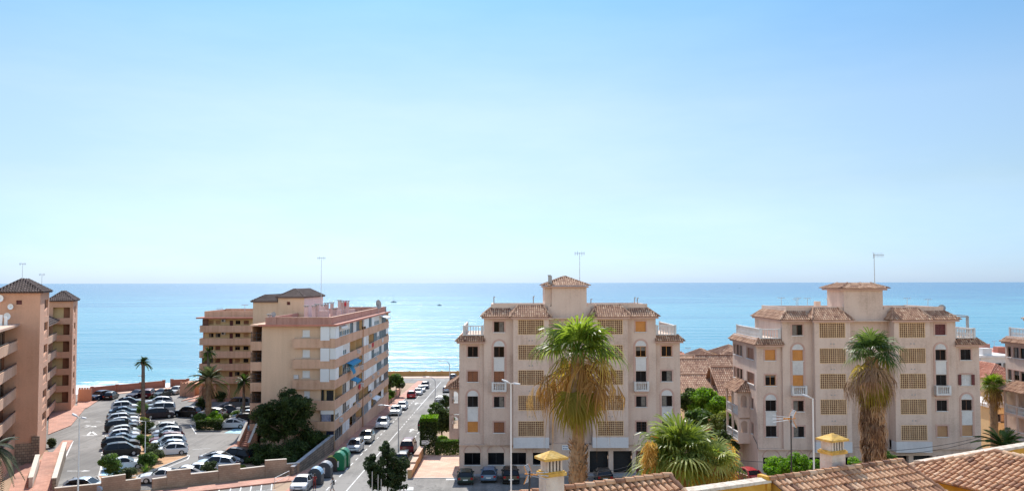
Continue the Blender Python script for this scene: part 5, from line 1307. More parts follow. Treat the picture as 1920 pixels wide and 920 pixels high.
q = P(1290, 668, 196); aerial(q.x, 196, q.z-1.5, 3.6, 'thin aerial standing against the sea in the gap between the blocks', 'cross', s=1)
q = P(1864, 645, 178); aerial(q.x, 178, q.z-1, 1.6, 'small T aerial on the red flat roof at the right', 'tee', s=1)
# ------------------------------------------------------------------ cars
PAINT = {'white': (.70, .71, .71), 'silver': (.42, .43, .44), 'grey': (.15, .16, .17), 'black': (.005, .005, .006), 'navy': (.012, .025, .06), 'blue': (.10, .16, .24), 'lightblue': (.36, .44, .52),
         'red': (.38, .012, .02), 'darkred': (.12, .006, .012), 'plum': (.018, .008, .018), 'green': (.012, .03, .022), 'teal': (.03, .07, .075), 'beige': (.42, .40, .34), 'pearl': (.60, .62, .58), 'bronze': (.022, .018, .016)}
def paint(c):
    n = 'car paint '+c
    if n in MATS: return MATS[n]
    m = plain(n, PAINT[c], .35, 0., .3); b = m.node_tree.nodes['Principled BSDF']; b.inputs['Coat Weight'].default_value = .35; b.inputs['Coat Roughness'].default_value = .05
    if c in ('silver', 'grey', 'lightblue', 'beige', 'bronze'): b.inputs['Metallic'].default_value = .35
    return m
M_lamp = plain('lamp lens', (.75, .77, .78), .1); M_tail = plain('tail lamp', (.30, .01, .012), .2); M_plate = plain('number plate', (.75, .75, .72), .5); M_alloy = plain('alloy rim', (.45, .46, .47), .35, .5)
SHAPES = { # length width height belt | cabin base rear/front, roof rear/front | nose height, tail height
 'hatch': (4.05, 1.74, 1.48, .92, -1.93, 1.02, -1.60, .30, .74, .90), 'suv': (4.45, 1.84, 1.66, 1.02, -2.13, 1.02, -1.85, .42, .86, 1.0),
 'sedan': (4.60, 1.80, 1.44, .92, -1.72, 1.02, -1.05, .30, .72, .90), 'van': (4.55, 1.84, 1.84, 1.08, -2.20, 1.42, -2.10, .85, .86, 1.05),
 'wagon': (4.60, 1.80, 1.50, .94, -2.22, 1.05, -1.85, .32, .74, .92), 'mpv': (4.35, 1.80, 1.66, 1.0, -2.08, 1.32, -1.85, .50, .84, .98)}
def arc(cx, r, z0=.30, n=7): return [(cx+r*math.cos(math.pi*k/n), z0+r*math.sin(math.pi*k/n)) for k in range(n+1)]
CARS = {}
car_rnd = random.Random(4)
def make_car(shape, color):
    key = (shape, color)
    if key in CARS: return CARS[key]
    L, W, H, bz, xr, xf, rr, rf, nz, tz = SHAPES[shape]; l = L/2; w = W/2
    root = empty('parked_car', (0, 0, 0)); mp = paint(color)
    fw, rw = l-.85, -l+.78; R_ = .36
    prof = [(-l+.03, .32), (-l, .55), (-l+.04, tz-.05), (-l+.12, tz), (xr, bz), (xf, bz-.01), ((xf+l)/2, (bz+nz)/2+.04), (l-.18, nz), (l-.03, nz-.18), (l, .45), (l-.06, .25), (fw+R_, .24)]
    prof += [(x, z) for x, z in arc(fw, R_, .26)][1:-1]+[(fw-R_, .20), (rw+R_, .20)]+[(x, z) for x, z in arc(rw, R_, .26)][1:-1]+[(rw-R_, .26)]
    n = len(prof); mb = MB(); lay = []
    def inset(f, dx, dz): return [(x*(1-dx), z-(dz if z > .7 else 0)) for x, z in prof]
    for (y, pr) in ((-w, inset(0, .035, .06)), (-w+.10, prof), (w-.10, prof), (w, inset(0, .035, .06))): lay.append([(x, y, z) for x, z in pr])
    vs = [p for la in lay for p in la]; fs = []
    for j in range(3):
        for i in range(n): fs.append((j*n+i, j*n+(i+1) % n, (j+1)*n+(i+1) % n, (j+1)*n+i))
    fs += [tuple(reversed(range(n))), tuple(3*n+i for i in range(n))]
    mb.add(vs, fs, 0)
    # side outline of the cabin: rear glass, curved roof, windscreen
    wb, wt = w-.06, w-.27; rx = rr+.12
    st = [(xr, bz, wb), (rx, H-.17, wt+.03), (rx+.55, H-.055, wt), ((rx+rf)/2+.15, H, wt-.01), (rf-.15, H-.03, wt), (rf+.05, H-.10, wt+.02), (xf, bz, wb)]
    for i in range(1, 5):
        (xa, za, wa), (xc, zc, wc) = st[i], st[i+1]
        vs = []
        for (x_, z_, w_) in ((xa, za, wa), (xc, zc, wc)):
            for k_, dz_ in ((-1.04, -.07), (-.98, -.02), (-.7, .01), (0, .03), (.7, .01), (.98, -.02), (1.04, -.07)): vs.append((x_, w_*k_, z_+dz_))
        mb.add(vs, [(j, j+1, 8+j, 7+j) for j in range(6)], 0)
    for s in (-1, 1):
        mb.beam((xr, s*(wb+.006), bz-.02), (rx, s*(wt+.04), H-.2), .30, .05, 0, up=(0, s, 0)); mb.beam((xf+.02, s*(wb+.006), bz-.02), (rf+.05, s*(wt+.03), H-.13), .06, .05, 0, up=(0, s, 0))
        xm = (xr+xf)/2; mb.beam((xm-.05, s*(wb+.006), bz-.02), (xm-.12, s*(wt+.03), H-.07), .08, .04, 0, up=(0, s, 0))
        mb.box(xf-.45, xf-.28, s*(wb+.07)-.09, s*(wb+.07)+.09, bz+.0, bz+.13, 0)
    body = mb.build('body', [mp], root, local=True)
    g = MB(); vs = [(x_, w_, z_-.03*(0 < i < 6)) for i, (x_, z_, w_) in enumerate(st)]+[(x_, -w_, z_-.03*(0 < i < 6)) for i, (x_, z_, w_) in enumerate(st)]
    g.add(vs, [tuple(range(7)), tuple(reversed(range(7, 14))), (0, 1, 8, 7), (5, 6, 13, 12)]); g.build('window', M_carglass, root, local=True)
    un = MB(); un.box(-l+.15, l-.15, -w+.08, w-.08, .18, .45); un.build('underbody', M_rubber, root, local=True)
    for x in (fw, rw):
        for s in (-1, 1):
            t = MB(); t.tube([(x, s*(w-.20), .31), (x, s*(w+.005), .31)], .31, 14); to = t.build('wheel', M_rubber, root, local=True)
            t = MB(); t.tube([(x, s*(w), .31), (x, s*(w+.012), .31)], .20, 10); t.build('rim', M_alloy, to, local=True)
    for s in (-1, 1):
        t = MB(); t.box(l-.28, l-.055, s*(w-.28)-.16, s*(w-.28)+.16, nz-.19, nz-.045); t.build('headlight', M_lamp, root, local=True)
        t = MB(); z = tz-.22; t.box(-l-.005, -l+.2, s*(w-.2)-.13, s*(w-.2)+.13, z-.08, z+.14); t.build('tail_light', M_tail, root, local=True)
    t = MB(); t.box(l-.02, l+.008, -.26, .26, .40, .51); t.build('number_plate', M_plate, root, local=True)
    t = MB(); t.box(-l-.012, -l+.02, -.26, .26, .52, .63); t.build('number_plate', M_plate, root, local=True)
    t = MB(); t.box(l-.045, l+.004, -.5, .5, .30, .39); t.box(l-.1, l-.026, -.42, .42, nz-.22, nz-.12); t.build('grille', M_rubber, root, local=True)
    CARS[key] = root; root['_n'] = 0
    return root
def car(px, py, head, shape, color, label, group, off=(0, 0)):
    """px,py: where the near side touches the ground; head: compass of the nose in degrees from +X"""
    proto = make_car(shape, color)
    if proto.get('_n') == 0: o = proto; del proto['_n']; CARS[(shape, color)] = o
    else: o = copy_tree(proto)
    q = G(px, py); d = Vector((q.x, q.y, 0)).normalized()
    a = R(head+car_rnd.gauss(0, 1.6)); h = Vector((math.cos(a), math.sin(a), 0)); L, W = SHAPES[shape][:2]
    ext = abs(h.dot(d))*L/2+abs(Vector((-h.y, h.x, 0)).dot(d))*W/2
    c = Vector((q.x, q.y, 0))+d*ext*.92
    e = 1.2; fz = gz(c.x+h.x*e, c.y+h.y*e); bz_ = gz(c.x-h.x*e, c.y-h.y*e); sdv = Vector((-h.y, h.x, 0))
    lz = gz(c.x+sdv.x*.8, c.y+sdv.y*.8); rz = gz(c.x-sdv.x*.8, c.y-sdv.y*.8)
    X = Vector((h.x*2*e, h.y*2*e, fz-bz_)).normalized(); Yv = Vector((sdv.x*1.6, sdv.y*1.6, lz-rz)).normalized(); Z = X.cross(Yv).normalized(); Yv = Z.cross(X)
    m = Matrix.Identity(4)
    for i in range(3): m[i][0] = X[i]; m[i][1] = Yv[i]; m[i][2] = Z[i]
    m.translation = Vector((c.x, c.y, (fz+bz_)/2+.012))
    o.matrix_world = m
    return tag(o, label, 'car', group)
gA = math.degrees(math.atan2(nA.y, nA.x)); gL = 'cars parked in the left row of the car park'
row = [(233, 881, 'sedan', 'white', 'white hatchback-like saloon in the blue painted bay, nearest of the left row', 0), (229, 855, 'mpv', 'black', 'black people carrier second from the near end of the left car park row', 0),
 (226, 841, 'wagon', 'bronze', 'dark bronze estate directly behind the black people carrier', 0), (231, 833, 'sedan', 'blue', 'slate blue saloon fourth from the near end of the left row, mostly hidden', 0),
 (233, 825, 'hatch', 'white', 'white hatchback fifth from the near end of the left row', 0), (235, 817, 'hatch', 'pearl', 'pale hatchback sixth from the near end of the left row', 0),
 (227, 809, 'suv', 'bronze', 'dark brown off-roader in the middle of the left row, nose under the shrubs', 0), (233, 801, 'hatch', 'silver', 'silver hatchback between the dark brown off-roader and the pale roofs behind', 0),
 (231, 795, 'suv', 'silver', 'silver off-roader ninth from the near end of the left row', 0), (230, 787, 'sedan', 'black', 'black saloon two places before the tall pale off-roader', 0),
 (233, 779, 'sedan', 'blue', 'slate grey saloon right beside the tall pale off-roader', 0), (235, 771, 'suv', 'white', 'tall pale off-roader near the far end of the left row', 0), (242, 760, 'sedan', 'navy', 'dark saloon with glaring bonnet, last of the left row', 0)]
for x, y, s, c, lb, dh in row: car(x, y, gA, s, c, lb, gL)
gR = 'cars parked right of the planted strip in the car park'
for x, y, s, c, lb, hd in [(300, 784, 'mpv', 'plum', 'dark plum people carrier, nearest of the upper four beyond the planted strip', 0), (301, 776, 'van', 'silver', 'silver van with a long dark window behind the plum people carrier', 180),
 (299, 768, 'sedan', 'grey', 'grey saloon squeezed behind the silver van', 180), (297, 760, 'wagon', 'silver', 'silver estate car farthest of the upper four beyond the planted strip', 180),
 (306, 812, 'hatch', 'pearl', 'pale green-white hatchback, farthest of the seven right of the shrubs', 180), (313, 820, 'hatch', 'silver', 'silver hatchback second farthest of the seven right of the shrubs', 180),
 (312, 828, 'sedan', 'navy', 'navy saloon third farthest of the seven right of the shrubs', 180), (313, 835, 'suv', 'darkred', 'dark red off-roader in the middle of the seven right of the shrubs', 180),
 (316, 841, 'mpv', 'white', 'white people carrier just before the red off-roader', 180), (318, 847, 'hatch', 'lightblue', 'light blue hatchback second nearest of the seven right of the shrubs', 180),
 (321, 854, 'hatch', 'white', 'white hatchback nearest of the seven right of the shrubs, beside the sandy bed', 180)]:
    car(x, y, gA+hd+(0 if y > 790 else 0), s, c, lb, gR)
dg = math.degrees(math.atan2(dA.y, dA.x)); gS = 'cars parked beside the sea wall'
for x, y, s, c, lb, hd in [(188, 751, 'suv', 'navy', 'dark blue car facing us, leftmost beside the sea wall', -100), (208, 750, 'hatch', 'black', 'black hatchback second from the left beside the sea wall', 85), (258, 747, 'sedan', 'plum', 'dark purple car just left of the tall palm trunk by the sea wall', -95),
 (280, 747, 'suv', 'darkred', 'dark red car just right of the tall palm trunk by the sea wall', 85), (304, 745, 'sedan', 'teal', 'dark teal saloon beside the gap in the sea wall', -95), (331, 740, 'hatch', 'pearl', 'pale greenish car by the salmon hut, rightmost beside the sea wall', -90)]:
    car(x, y, hd+(12 if hd > 0 else -8), s, c, lb, gS)
gM = 'cars around the palm island of the car park'
for x, y, s, c, lb, hd in [(352, 783, 'suv', 'black', 'black off-roader alone on the open asphalt left of the palm island', 165), (396, 784, 'wagon', 'silver', 'silver car half hidden behind the bright green island bushes', 170), (431, 776, 'sedan', 'navy', 'dark saloon in the shade behind the island, nose to the right', 10),
 (447, 766, 'van', 'grey', 'grey van in the shade behind the thin palm', 180), (433, 804, 'sedan', 'white', 'white coupe-like saloon in the blue bay right of the palm island', 190), (453, 796, 'suv', 'black', 'black off-roader behind the white saloon of the blue bay', 200), (464, 786, 'sedan', 'lightblue', 'light blue-grey car peeping out beside the avenue block', 190), (462, 780, 'wagon', 'grey', 'dark grey estate car farthest in against the avenue block', 195),
 (438, 868, 'suv', 'black', 'large black off-roader by the dark garden, above the long block wall', 172), (411, 874, 'sedan', 'silver', 'silver-black saloon between the large black off-roader and the blue-grey one', -5), (404, 884, 'suv', 'lightblue', 'blue-grey off-roader in front of the large black one', 185), (367, 896, 'hatch', 'white', 'white people carrier behind the small wall bush', 188), (346, 901, 'sedan', 'white', 'white saloon with glaring bonnet just above the raised wall panel', 190),
 (303, 906, 'sedan', 'white', 'white car whose roof just shows over the block wall right of the entrance', 195), (161, 930, 'hatch', 'lightblue', 'blue-grey car roof showing over the block wall left of the entrance', 0)]:
    car(x, y, hd, s, c, lb, gM)
gV = 'cars parked along the avenue'
for x, y, s, c, lb, hd in [(566, 924, 'hatch', 'silver', 'silver hatchback cut by the bottom edge beside the recycling bins', -90), (666, 849.5, 'mpv', 'silver', 'silver people carrier first beyond the green bins on the avenue', -90), (687, 832, 'suv', 'beige', 'beige off-roader second beyond the green bins on the avenue', -90), (717, 804, 'suv', 'white', 'white off-roader parked alone against the avenue block', -90),
 (742, 779, 'suv', 'pearl', 'white off-roader in front of the silver pick-up-like car', -90), (754, 769, 'wagon', 'silver', 'silver car right behind the white off-roader past the seaward end of the avenue block', -90), (772, 747, 'suv', 'red', 'bright red car on the far stretch of the avenue', 90), (784, 741, 'hatch', 'white', 'white hatchback ahead of the bright red car', -90), (790, 735, 'hatch', 'silver', 'silver hatchback ahead of the white one, far end of the avenue', -90), (797, 729, 'suv', 'navy', 'dark blue off-roader, farthest in the avenue row', -90),
 (766, 851, 'van', 'darkred', 'dark red van-like car, rear towards us, against the ochre drive wall', 90), (756, 872, 'hatch', 'black', 'black hatchback behind the street lamp pole, rear towards us', 90), (796, 806, 'suv', 'black', 'black off-roader hidden behind the tall clipped hedge', 90), (826, 757, 'sedan', 'grey', 'grey saloon in the far right lay-by, nearest to the trees', 85), (838, 736, 'hatch', 'silver', 'silver car in the far right lay-by against the pale kerb', 90), (850, 711, 'hatch', 'grey', 'grey car at the very end of the avenue on the right', 90)]:
    car(x, y, hd, s, c, lb, gV)
gC = 'cars in front of the avenue block with the pyramid tower'
for x, y, s, c, lb, hd in [(873, 909, 'hatch', 'green', 'dark green hatchback, leftmost in front of the arched windows', 90), (917, 905, 'hatch', 'blue', 'blue-grey hatchback in front of the second arched window', 90), (957, 908, 'suv', 'black', 'black off-roader behind the white lamp post', 90), (1131, 907, 'hatch', 'black', 'black car in the shade by the garage doors, right of the palm trunk', 90), (1399, 906, 'hatch', 'red', 'small red hatchback beside the bright green bushes, rear towards us', 105)]:
    car(x, y, hd, s, c, lb, gC)
for (s, c), o in list(CARS.items()):
    if '_n' in o: del o['_n']

# ------------------------------------------------------------------ street furniture
def lamp_double(px, Y, ytop, label, heads=2):
    q = P(px, ytop, Y); zg = gz(q.x, Y); o = empty('street_lamp', (q.x, Y, zg), 0, label, 'street lamp'); z = q.z
    m = MB(); m.tube([(q.x, Y, zg-.3), (q.x, Y, zg+1.2), (q.x, Y, z-.1)], [.085, .075, .05], 10); m.build('pole', M_whitem, o)
    for s in ((-1, 1) if heads == 2 else (-1,)):
        h = MB(); a = Vector((q.x+s*.06, Y, z-.08)); b = a+Vector((s*.5, -.25*s, .16 if s < 0 else -.06)); h.beam(a, a.lerp(b, .4), .07, .07)
        c = a.lerp(b, .75); d = (b-a).normalized(); sd_ = d.cross(Vector((0, 0, 1))).normalized()*.13
        pr = [(-.26, .4), (-.1, 1), (.15, 1), (.30, .45)]; vs = []
        for t, k in pr: vs += [c+d*t-sd_*k, c+d*t+sd_*k, c+d*t+sd_*k*.6+Vector((0, 0, .09)), c+d*t-sd_*k*.6+Vector((0, 0, .09))]
        h.add(vs, [(4*i+j, 4*i+(j+1) % 4, 4*i+4+(j+1) % 4, 4*i+4+j) for i in range(3) for j in range(4)]+[(0, 1, 2, 3), (15, 14, 13, 12)])
        hd = h.build('lamp_head', M_white, o)
        u = MB(); u.add([c+d*-.22-sd_*.5-Vector((0, 0, .012)), c+d*-.22+sd_*.5-Vector((0, 0, .012)), c+d*.26+sd_*.6-Vector((0, 0, .012)), c+d*.26-sd_*.6-Vector((0, 0, .012))], [(0, 1, 2, 3)]); u.build('lens', M_iron, hd)
    return o
lamp_double(958, 66, 716, 'white twin-headed street lamp in front of the arched ground floor windows')
lamp_double(149, 66, 780, 'white twin-headed street lamp in front of the car park at the left')
lamp_double(1524, 62, 744, 'white single-headed street lamp in front of the low-towered block', 1)
def lamp_curve(px, py, x1, y1, ytop, label, s=.06):
    g = G(px, py); Y = g.y; t = P(px, ytop, Y); e = P(x1, y1, Y); o = empty('street_lamp', g, 0, label, 'street lamp')
    a = [(g.x, Y, g.z-.2), (g.x, Y, (g.z+t.z)/2), (g.x, Y, t.z-1.2)]
    c0 = Vector((g.x, Y, t.z-1.2)); c1 = Vector((g.x, Y, t.z+.1)); c2 = Vector((e.x, Y, e.z))
    for i in range(1, 7): k = i/6; a.append(c0*(1-k)**2+c1*2*k*(1-k)+c2*k*k)
    m = MB(); m.tube(a, [s*1.6, s*1.2]+[s]*(len(a)-2), 8); m.build('pole', M_steel, o)
    d = (c2-c1).normalized(); m = MB(); m.ellipsoid(c2+d*.35, (.42, .16, .09), 10, 6); m.build('lamp_head', M_white, o)
lamp_curve(747, 864, 720, 759, 762, 'curved street lamp whose arm reaches over the avenue towards the long block')
lamp_curve(816, 757, 799, 706, 706, 'curved street lamp at the far stretch of the avenue, right side')
lamp_curve(843, 745, 828, 676, 676, 'tall curved lamp beside the pink balcony wing at the seaward end')
def lamp_tee(px, py, ytop, label, w=.9, one=False):
    g = G(px, py); t = P(px, ytop, g.y); o = empty('street_lamp', g, 0, label, 'street lamp'); m = MB(); m.tube([(g.x, g.y, g.z-.2), (g.x, g.y, t.z)], [.07, .045], 8); m.build('pole', M_whitem, o)
    for s in ((-1,) if one else (-1, 1)):
        m = MB(); m.beam((g.x, g.y, t.z), (g.x+s*w*.5, g.y, t.z), .06, .05); m.box(*sorted((g.x+s*w*.45, g.x+s*w*1.25)), g.y-.14, g.y+.14, t.z-.04, t.z+.05); m.build('lamp_head', M_iron if s > 0 else M_white, o)
lamp_tee(271.6, 872, 789, 'T-shaped car park lamp standing in the near planted strip')
lamp_tee(268.5, 790, 704, 'taller car park lamp pole close to the tall palm', .7, True)
def bollard(px, py, label):
    g = G(px, py); o = MB(); o.tube([(g.x, g.y, g.z), (g.x, g.y, g.z+.95)], .045, 8); o.tube([(g.x, g.y, g.z+.95), (g.x, g.y, g.z+1.02)], [.06, .03], 8); tag(o.build('bollard', M_iron), label, 'bollard', 'dark posts on the car park pavement')
bollard(449, 834, 'dark pavement post nearer the large black off-roader'); bollard(460, 826, 'dark pavement post nearer the entrance stair'); bollard(343, 747, 'dark post in front of the salmon hut'); bollard(347, 745, 'dark post with a bar right of the one before the salmon hut')
# arrow sign on the drive
g = G(797, 851); o = empty('arrow_sign', g, 0, 'white arrow shaped direction sign on a post at the dark hedge corner', 'sign')
m = MB(); m.tube([g, g+Vector((0, 0, 1.6))], .04, 8); m.build('post', M_steel, o); z = g.z+1.3; x = g.x
m = MB(); vs = [(x-.45, z), (x+.35, z), (x+.65, z+.27), (x+.35, z+.54), (x-.45, z+.54)]; m.add([(a, g.y-.08, b) for a, b in vs]+[(a, g.y-.05, b) for a, b in vs], [(0, 1, 2, 3, 4), (9, 8, 7, 6, 5)]+[(i, 5+i, 5+(i+1) % 5, (i+1) % 5) for i in range(5)]); pn = m.build('panel', M_whitem, o)
m = MB(); m.box(x-.38, x+.2, g.y-.087, g.y-.082, z+.08, z+.13); m.box(x-.38, x+.2, g.y-.087, g.y-.082, z+.41, z+.46); m.add([(x+.2, g.y-.087, z+.2), (x+.38, g.y-.087, z+.27), (x+.2, g.y-.087, z+.36)], [(0, 1, 2)]); m.build('arrow_mark', M_iron, pn)
# recycling containers
def bin_round(px, py, bodym, lidm, label, h=1.75, w=1.5, d=1.5):
    g = G(px, py); c = Vector((g.x, g.y+w*.35, g.z+.0)); o = empty('recycling_bin', c, 0, label, 'recycling bin', 'recycling containers on the avenue')
    def sec(y, k, x0, x1): # half-round section across X
        pts = [(c.x-d/2*k, c.z+.12)]+[(c.x-math.cos(math.pi*i/8)*d/2*k, c.z+h*.55+math.sin(math.pi*i/8)*h*.45*k) for i in range(9)]+[(c.x+d/2*k, c.z+.12)]
        return [(a, y, b) for a, b in pts]
    m = MB(); s0, s1, s2, s3 = sec(c.y-w/2, .9, 0, 0), sec(c.y-w/2+.12, 1, 0, 0), sec(c.y+w/2-.12, 1, 0, 0), sec(c.y+w/2, .9, 0, 0); n = len(s0)
    vs = s0+s1+s2+s3; m.add(vs, [(j*n+i, j*n+i+1, (j+1)*n+i+1, (j+1)*n+i) for j in range(3) for i in range(n-1)]+[tuple(range(n)), tuple(3*n+i for i in reversed(range(n)))]); m.build('body', bodym, o)
    l = MB()
    for k in range(4):
        y0 = c.y-w/2+.1+k*(w-.2)/4; y1 = y0+(w-.2)/4*.82; vs = []
        for y in (y0, y1):
            for i in range(1, 9): a = math.pi*(i-.5)/8; vs.append((c.x-math.cos(a)*(d/2+.05), y, c.z+h*.55+math.sin(a)*(h*.45+.07)))
        l.add(vs, [(i, i+1, 8+i+1, 8+i) for i in range(7)])
    l.build('lid', lidm, o)
    t = MB(); t.box(c.x+d/2-.05, c.x+d/2+.03, c.y-.5, c.y+.5, c.z+.2, c.z+.3); t.box(c.x-d/2, c.x+d/2, c.y-w/2+.1, c.y+w/2-.1, c.z, c.z+.12); t.build('foot', M_iron, o)
    t = MB(); t.box(c.x-.12, c.x+.12, c.y-w/2-.015, c.y-w/2-.003, c.z+.5, c.z+1.2); t.build('label_panel', M_white, o)
M_bing = plain('dark grey plastic', (.05, .055, .065), .5); M_green = plain('green plastic', (.0, .15, .055), .4); M_lidb = plain('pale blue lid', (.28, .45, .62), .4); M_lidy = plain('yellow lid', (.70, .55, .10), .4); M_lidg = plain('grey lid', (.30, .32, .35), .4)
bin_round(590, 908, M_bing, M_lidb, 'dark grey container with pale blue ribbed lid, nearest of the recycling bins'); bin_round(608, 895, M_bing, M_lidg, 'dark grey container with grey ribbed lid, second of the recycling bins', 1.7)
bin_round(620, 883, plain('brown plastic', (.05, .035, .03), .5), M_lidy, 'dark container with yellow lid, third of the recycling bins', 1.65)
bin_round(634, 882, M_green, plain('green lid', (.01, .22, .09), .35), 'large green container, nearer of the two green recycling bins', 2.15); bin_round(642, 875, M_green, plain('green lid', (.01, .22, .09), .35), 'large green container, farther of the two green recycling bins', 2.15)
# hand rail by the corner
g = G(572, 898); 
o = empty('hand_rail', G(521, 905), 0, 'thin grey pedestrian rail at the pavement corner below the long block wall', 'railing'); m = MB()
a, b = G(515, 912), G(542, 898)
m.tube([a, a+Vector((0, 0, .95)), b+Vector((0, 0, .95)), b], .03, 6); m.tube([a+Vector((0, 0, .5)), b+Vector((0, 0, .5))], .02, 6); m.build('rail', M_steel, o)

# ------------------------------------------------------------------ people
def person(px, py, h, face, label, top, legs, hair, arms, stride=.3, bag=None, dress=False):
    g = G(px, py); k = h/1.75; o = empty('person', g, R(face), label, 'person')
    me = bpy.data.meshes.new('body'); s = stride
    V = [(0, 0, .95), (0, 0, 1.15), (0, 0, 1.38), (0, 0, 1.50), (0, .0, 1.60), (0, .02, 1.72),
         (-.10, 0, .90), (-.11, s*.45, .50), (-.11, s*.75-.04, .08), (-.11, s*.75+.14, .03), (.10, 0, .90), (.11, -s*.25, .48), (.11, -s*.95, .12), (.11, -s*.95+.15, .03),
         (-.19, 0, 1.42), (-.25, arms[0][0], 1.14), (-.22, arms[0][1], arms[0][2]), (.19, 0, 1.42), (.25, arms[1][0], 1.14), (.22, arms[1][1], arms[1][2])]
    E = [(0, 1), (1, 2), (2, 3), (3, 4), (4, 5), (0, 6), (6, 7), (7, 8), (8, 9), (0, 10), (10, 11), (11, 12), (12, 13), (2, 14), (14, 15), (15, 16), (2, 17), (17, 18), (18, 19)]
    rad = [(.15, .11), (.13, .095), (.16, .105), (.055, .055), (.085, .09), (.075, .085), (.09, .09), (.06, .065), (.04, .045), (.035, .03), (.09, .09), (.06, .065), (.04, .045), (.035, .03), (.055, .055), (.038, .04), (.03, .035), (.055, .055), (.038, .04), (.03, .035)]
    me.from_pydata([(a*k, b*k, c*k) for a, b, c in V], E, []); b = bpy.data.objects.new('body', me); COL.objects.link(b)
    md = b.modifiers.new('s', 'SKIN')
    for v, r_ in zip(me.skin_vertices[0].data, rad): v.radius = (r_[0]*k, r_[1]*k)
    me.skin_vertices[0].data[0].use_root = True
    b.modifiers.new('u', 'SUBSURF').levels = 2
    ev = b.evaluated_get(bpy.context.evaluated_depsgraph_get()); me2 = bpy.data.meshes.new_from_object(ev); bpy.data.objects.remove(b)
    skin = plain('skin', (.42, .24, .16), .6); shoe = plain('dark shoe', (.04, .035, .03), .7)
    me2.materials.clear()
    for m_ in (skin, top, legs, shoe): me2.materials.append(m_)
    for f in me2.polygons:
        c = f.center/k; z = c.z
        if z < .07: f.material_index = 3
        elif z < .55: f.material_index = 2 if not dress else 0
        elif z < .96: f.material_index = 2
        elif z < 1.47 and abs(c.x) < .21: f.material_index = 1
        elif z < 1.47 and z > 1.25: f.material_index = 1
        else: f.material_index = 0
        f.use_smooth = True
    bo = bpy.data.objects.new('body', me2); COL.objects.link(bo); bo.parent = o
    hm = MB(); hm.ellipsoid((0, -.02*k, 1.70*k), (.105*k, .115*k, .10*k), 10, 8); hm.ellipsoid((0, -.08*k, 1.58*k), (.09*k, .06*k, .14*k), 8, 6); hm.build('hair', hair, o, local=True, smooth=True)
    fm = MB()
    for sx in (-1, 1): fm.ellipsoid((sx*.03*k, .088*k, 1.655*k), (.012*k, .008*k, .008*k), 6, 4)
    fm.build('eyes', M_iron, o, local=True)
    if bag:
        bm_ = MB(); bm_.prism([(-.14*k, -.24*k), (.14*k, -.24*k), (.13*k, -.11*k), (-.13*k, -.11*k)], .98*k, 1.42*k); bm_.build('backpack', bag, o, local=True)
    return o
person(623, 925, 1.70, 95, 'person walking on the road edge beside the bins, pale top, bare legs, dark bag', plain('pale cloth', (.50, .48, .46), .9), plain('light grey cloth', (.35, .34, .34), .9), plain('brown hair', (.05, .03, .02), .7), ((.1, .22, 1.0), (-.1, -.18, .98)), .32, plain('dark bag', (.02, .02, .025), .8), dress=True)
person(589.5, 917, 1.66, 20, 'person in a dark red outfit standing in front of the blue-lidded container', plain('dark red cloth', (.26, .03, .025), .9), plain('brown red cloth', (.16, .03, .025), .9), plain('brown hair', (.05, .03, .02), .7), ((.12, .34, 1.05), (.1, .3, 1.1)), .08)
# ------------------------------------------------------------------ vegetation
def leafmat(name, a, b, c, tr=.4): return tone_mat(name, [(0., a), (.5, b), (1., c)], .55, tr, .15, .7)
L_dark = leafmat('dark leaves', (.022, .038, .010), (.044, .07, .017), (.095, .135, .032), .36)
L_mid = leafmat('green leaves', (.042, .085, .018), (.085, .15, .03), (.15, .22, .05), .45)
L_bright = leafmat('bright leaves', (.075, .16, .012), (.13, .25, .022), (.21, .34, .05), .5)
L_olive = leafmat('olive leaves', (.035, .055, .022), (.065, .09, .035), (.12, .14, .06))
L_street = leafmat('street tree leaves', (.018, .032, .011), (.036, .06, .02), (.08, .115, .04), .38)
L_yellow = leafmat('yellowish leaves', (.10, .14, .02), (.18, .22, .04), (.30, .32, .09))
P_green = tone_mat('green palm frond', [(0., (.06, .105, .012)), (.5, (.13, .19, .025)), (1., (.26, .32, .07))], .42, .55, .2, 2.5)
P_greenl = tone_mat('grey green palm frond', [(0., (.09, .125, .02)), (.5, (.20, .25, .05)), (1., (.40, .44, .14))], .4, .45, .2, 2.5)
P_greend = tone_mat('dark palm frond', [(0., (.028, .055, .012)), (.5, (.06, .105, .022)), (1., (.13, .18, .045))], .45, .35, .2, 2.5)
P_dead = tone_mat('dead palm frond', [(0., (.16, .085, .03)), (.5, (.36, .21, .075)), (1., (.56, .38, .15))], .8, .35, .25, 2.5)
P_brown = tone_mat('brown hanging frond', [(0., (.12, .07, .045)), (.5, (.27, .17, .105)), (1., (.44, .31, .20))], .85, .25, .25, 3)
P_yel = tone_mat('yellowing frond', [(0., (.19, .17, .025)), (.5, (.36, .28, .055)), (1., (.52, .38, .10))], .6, .5, .2, 2.5)
P_trunk = rough_mat('palm trunk', (.17, .10, .055), (.32, .21, .12), 3, .95, 0, .8, 9)
P_grey = rough_mat('grey palm trunk', (.10, .075, .055), (.20, .16, .125), 3, .95, 0, .8, 9)
P_seed = tone_mat('orange seed stalks', [(0., (.36, .20, .045)), (.5, (.58, .36, .09)), (1., (.72, .52, .18))], .8, .3, .2, 3)

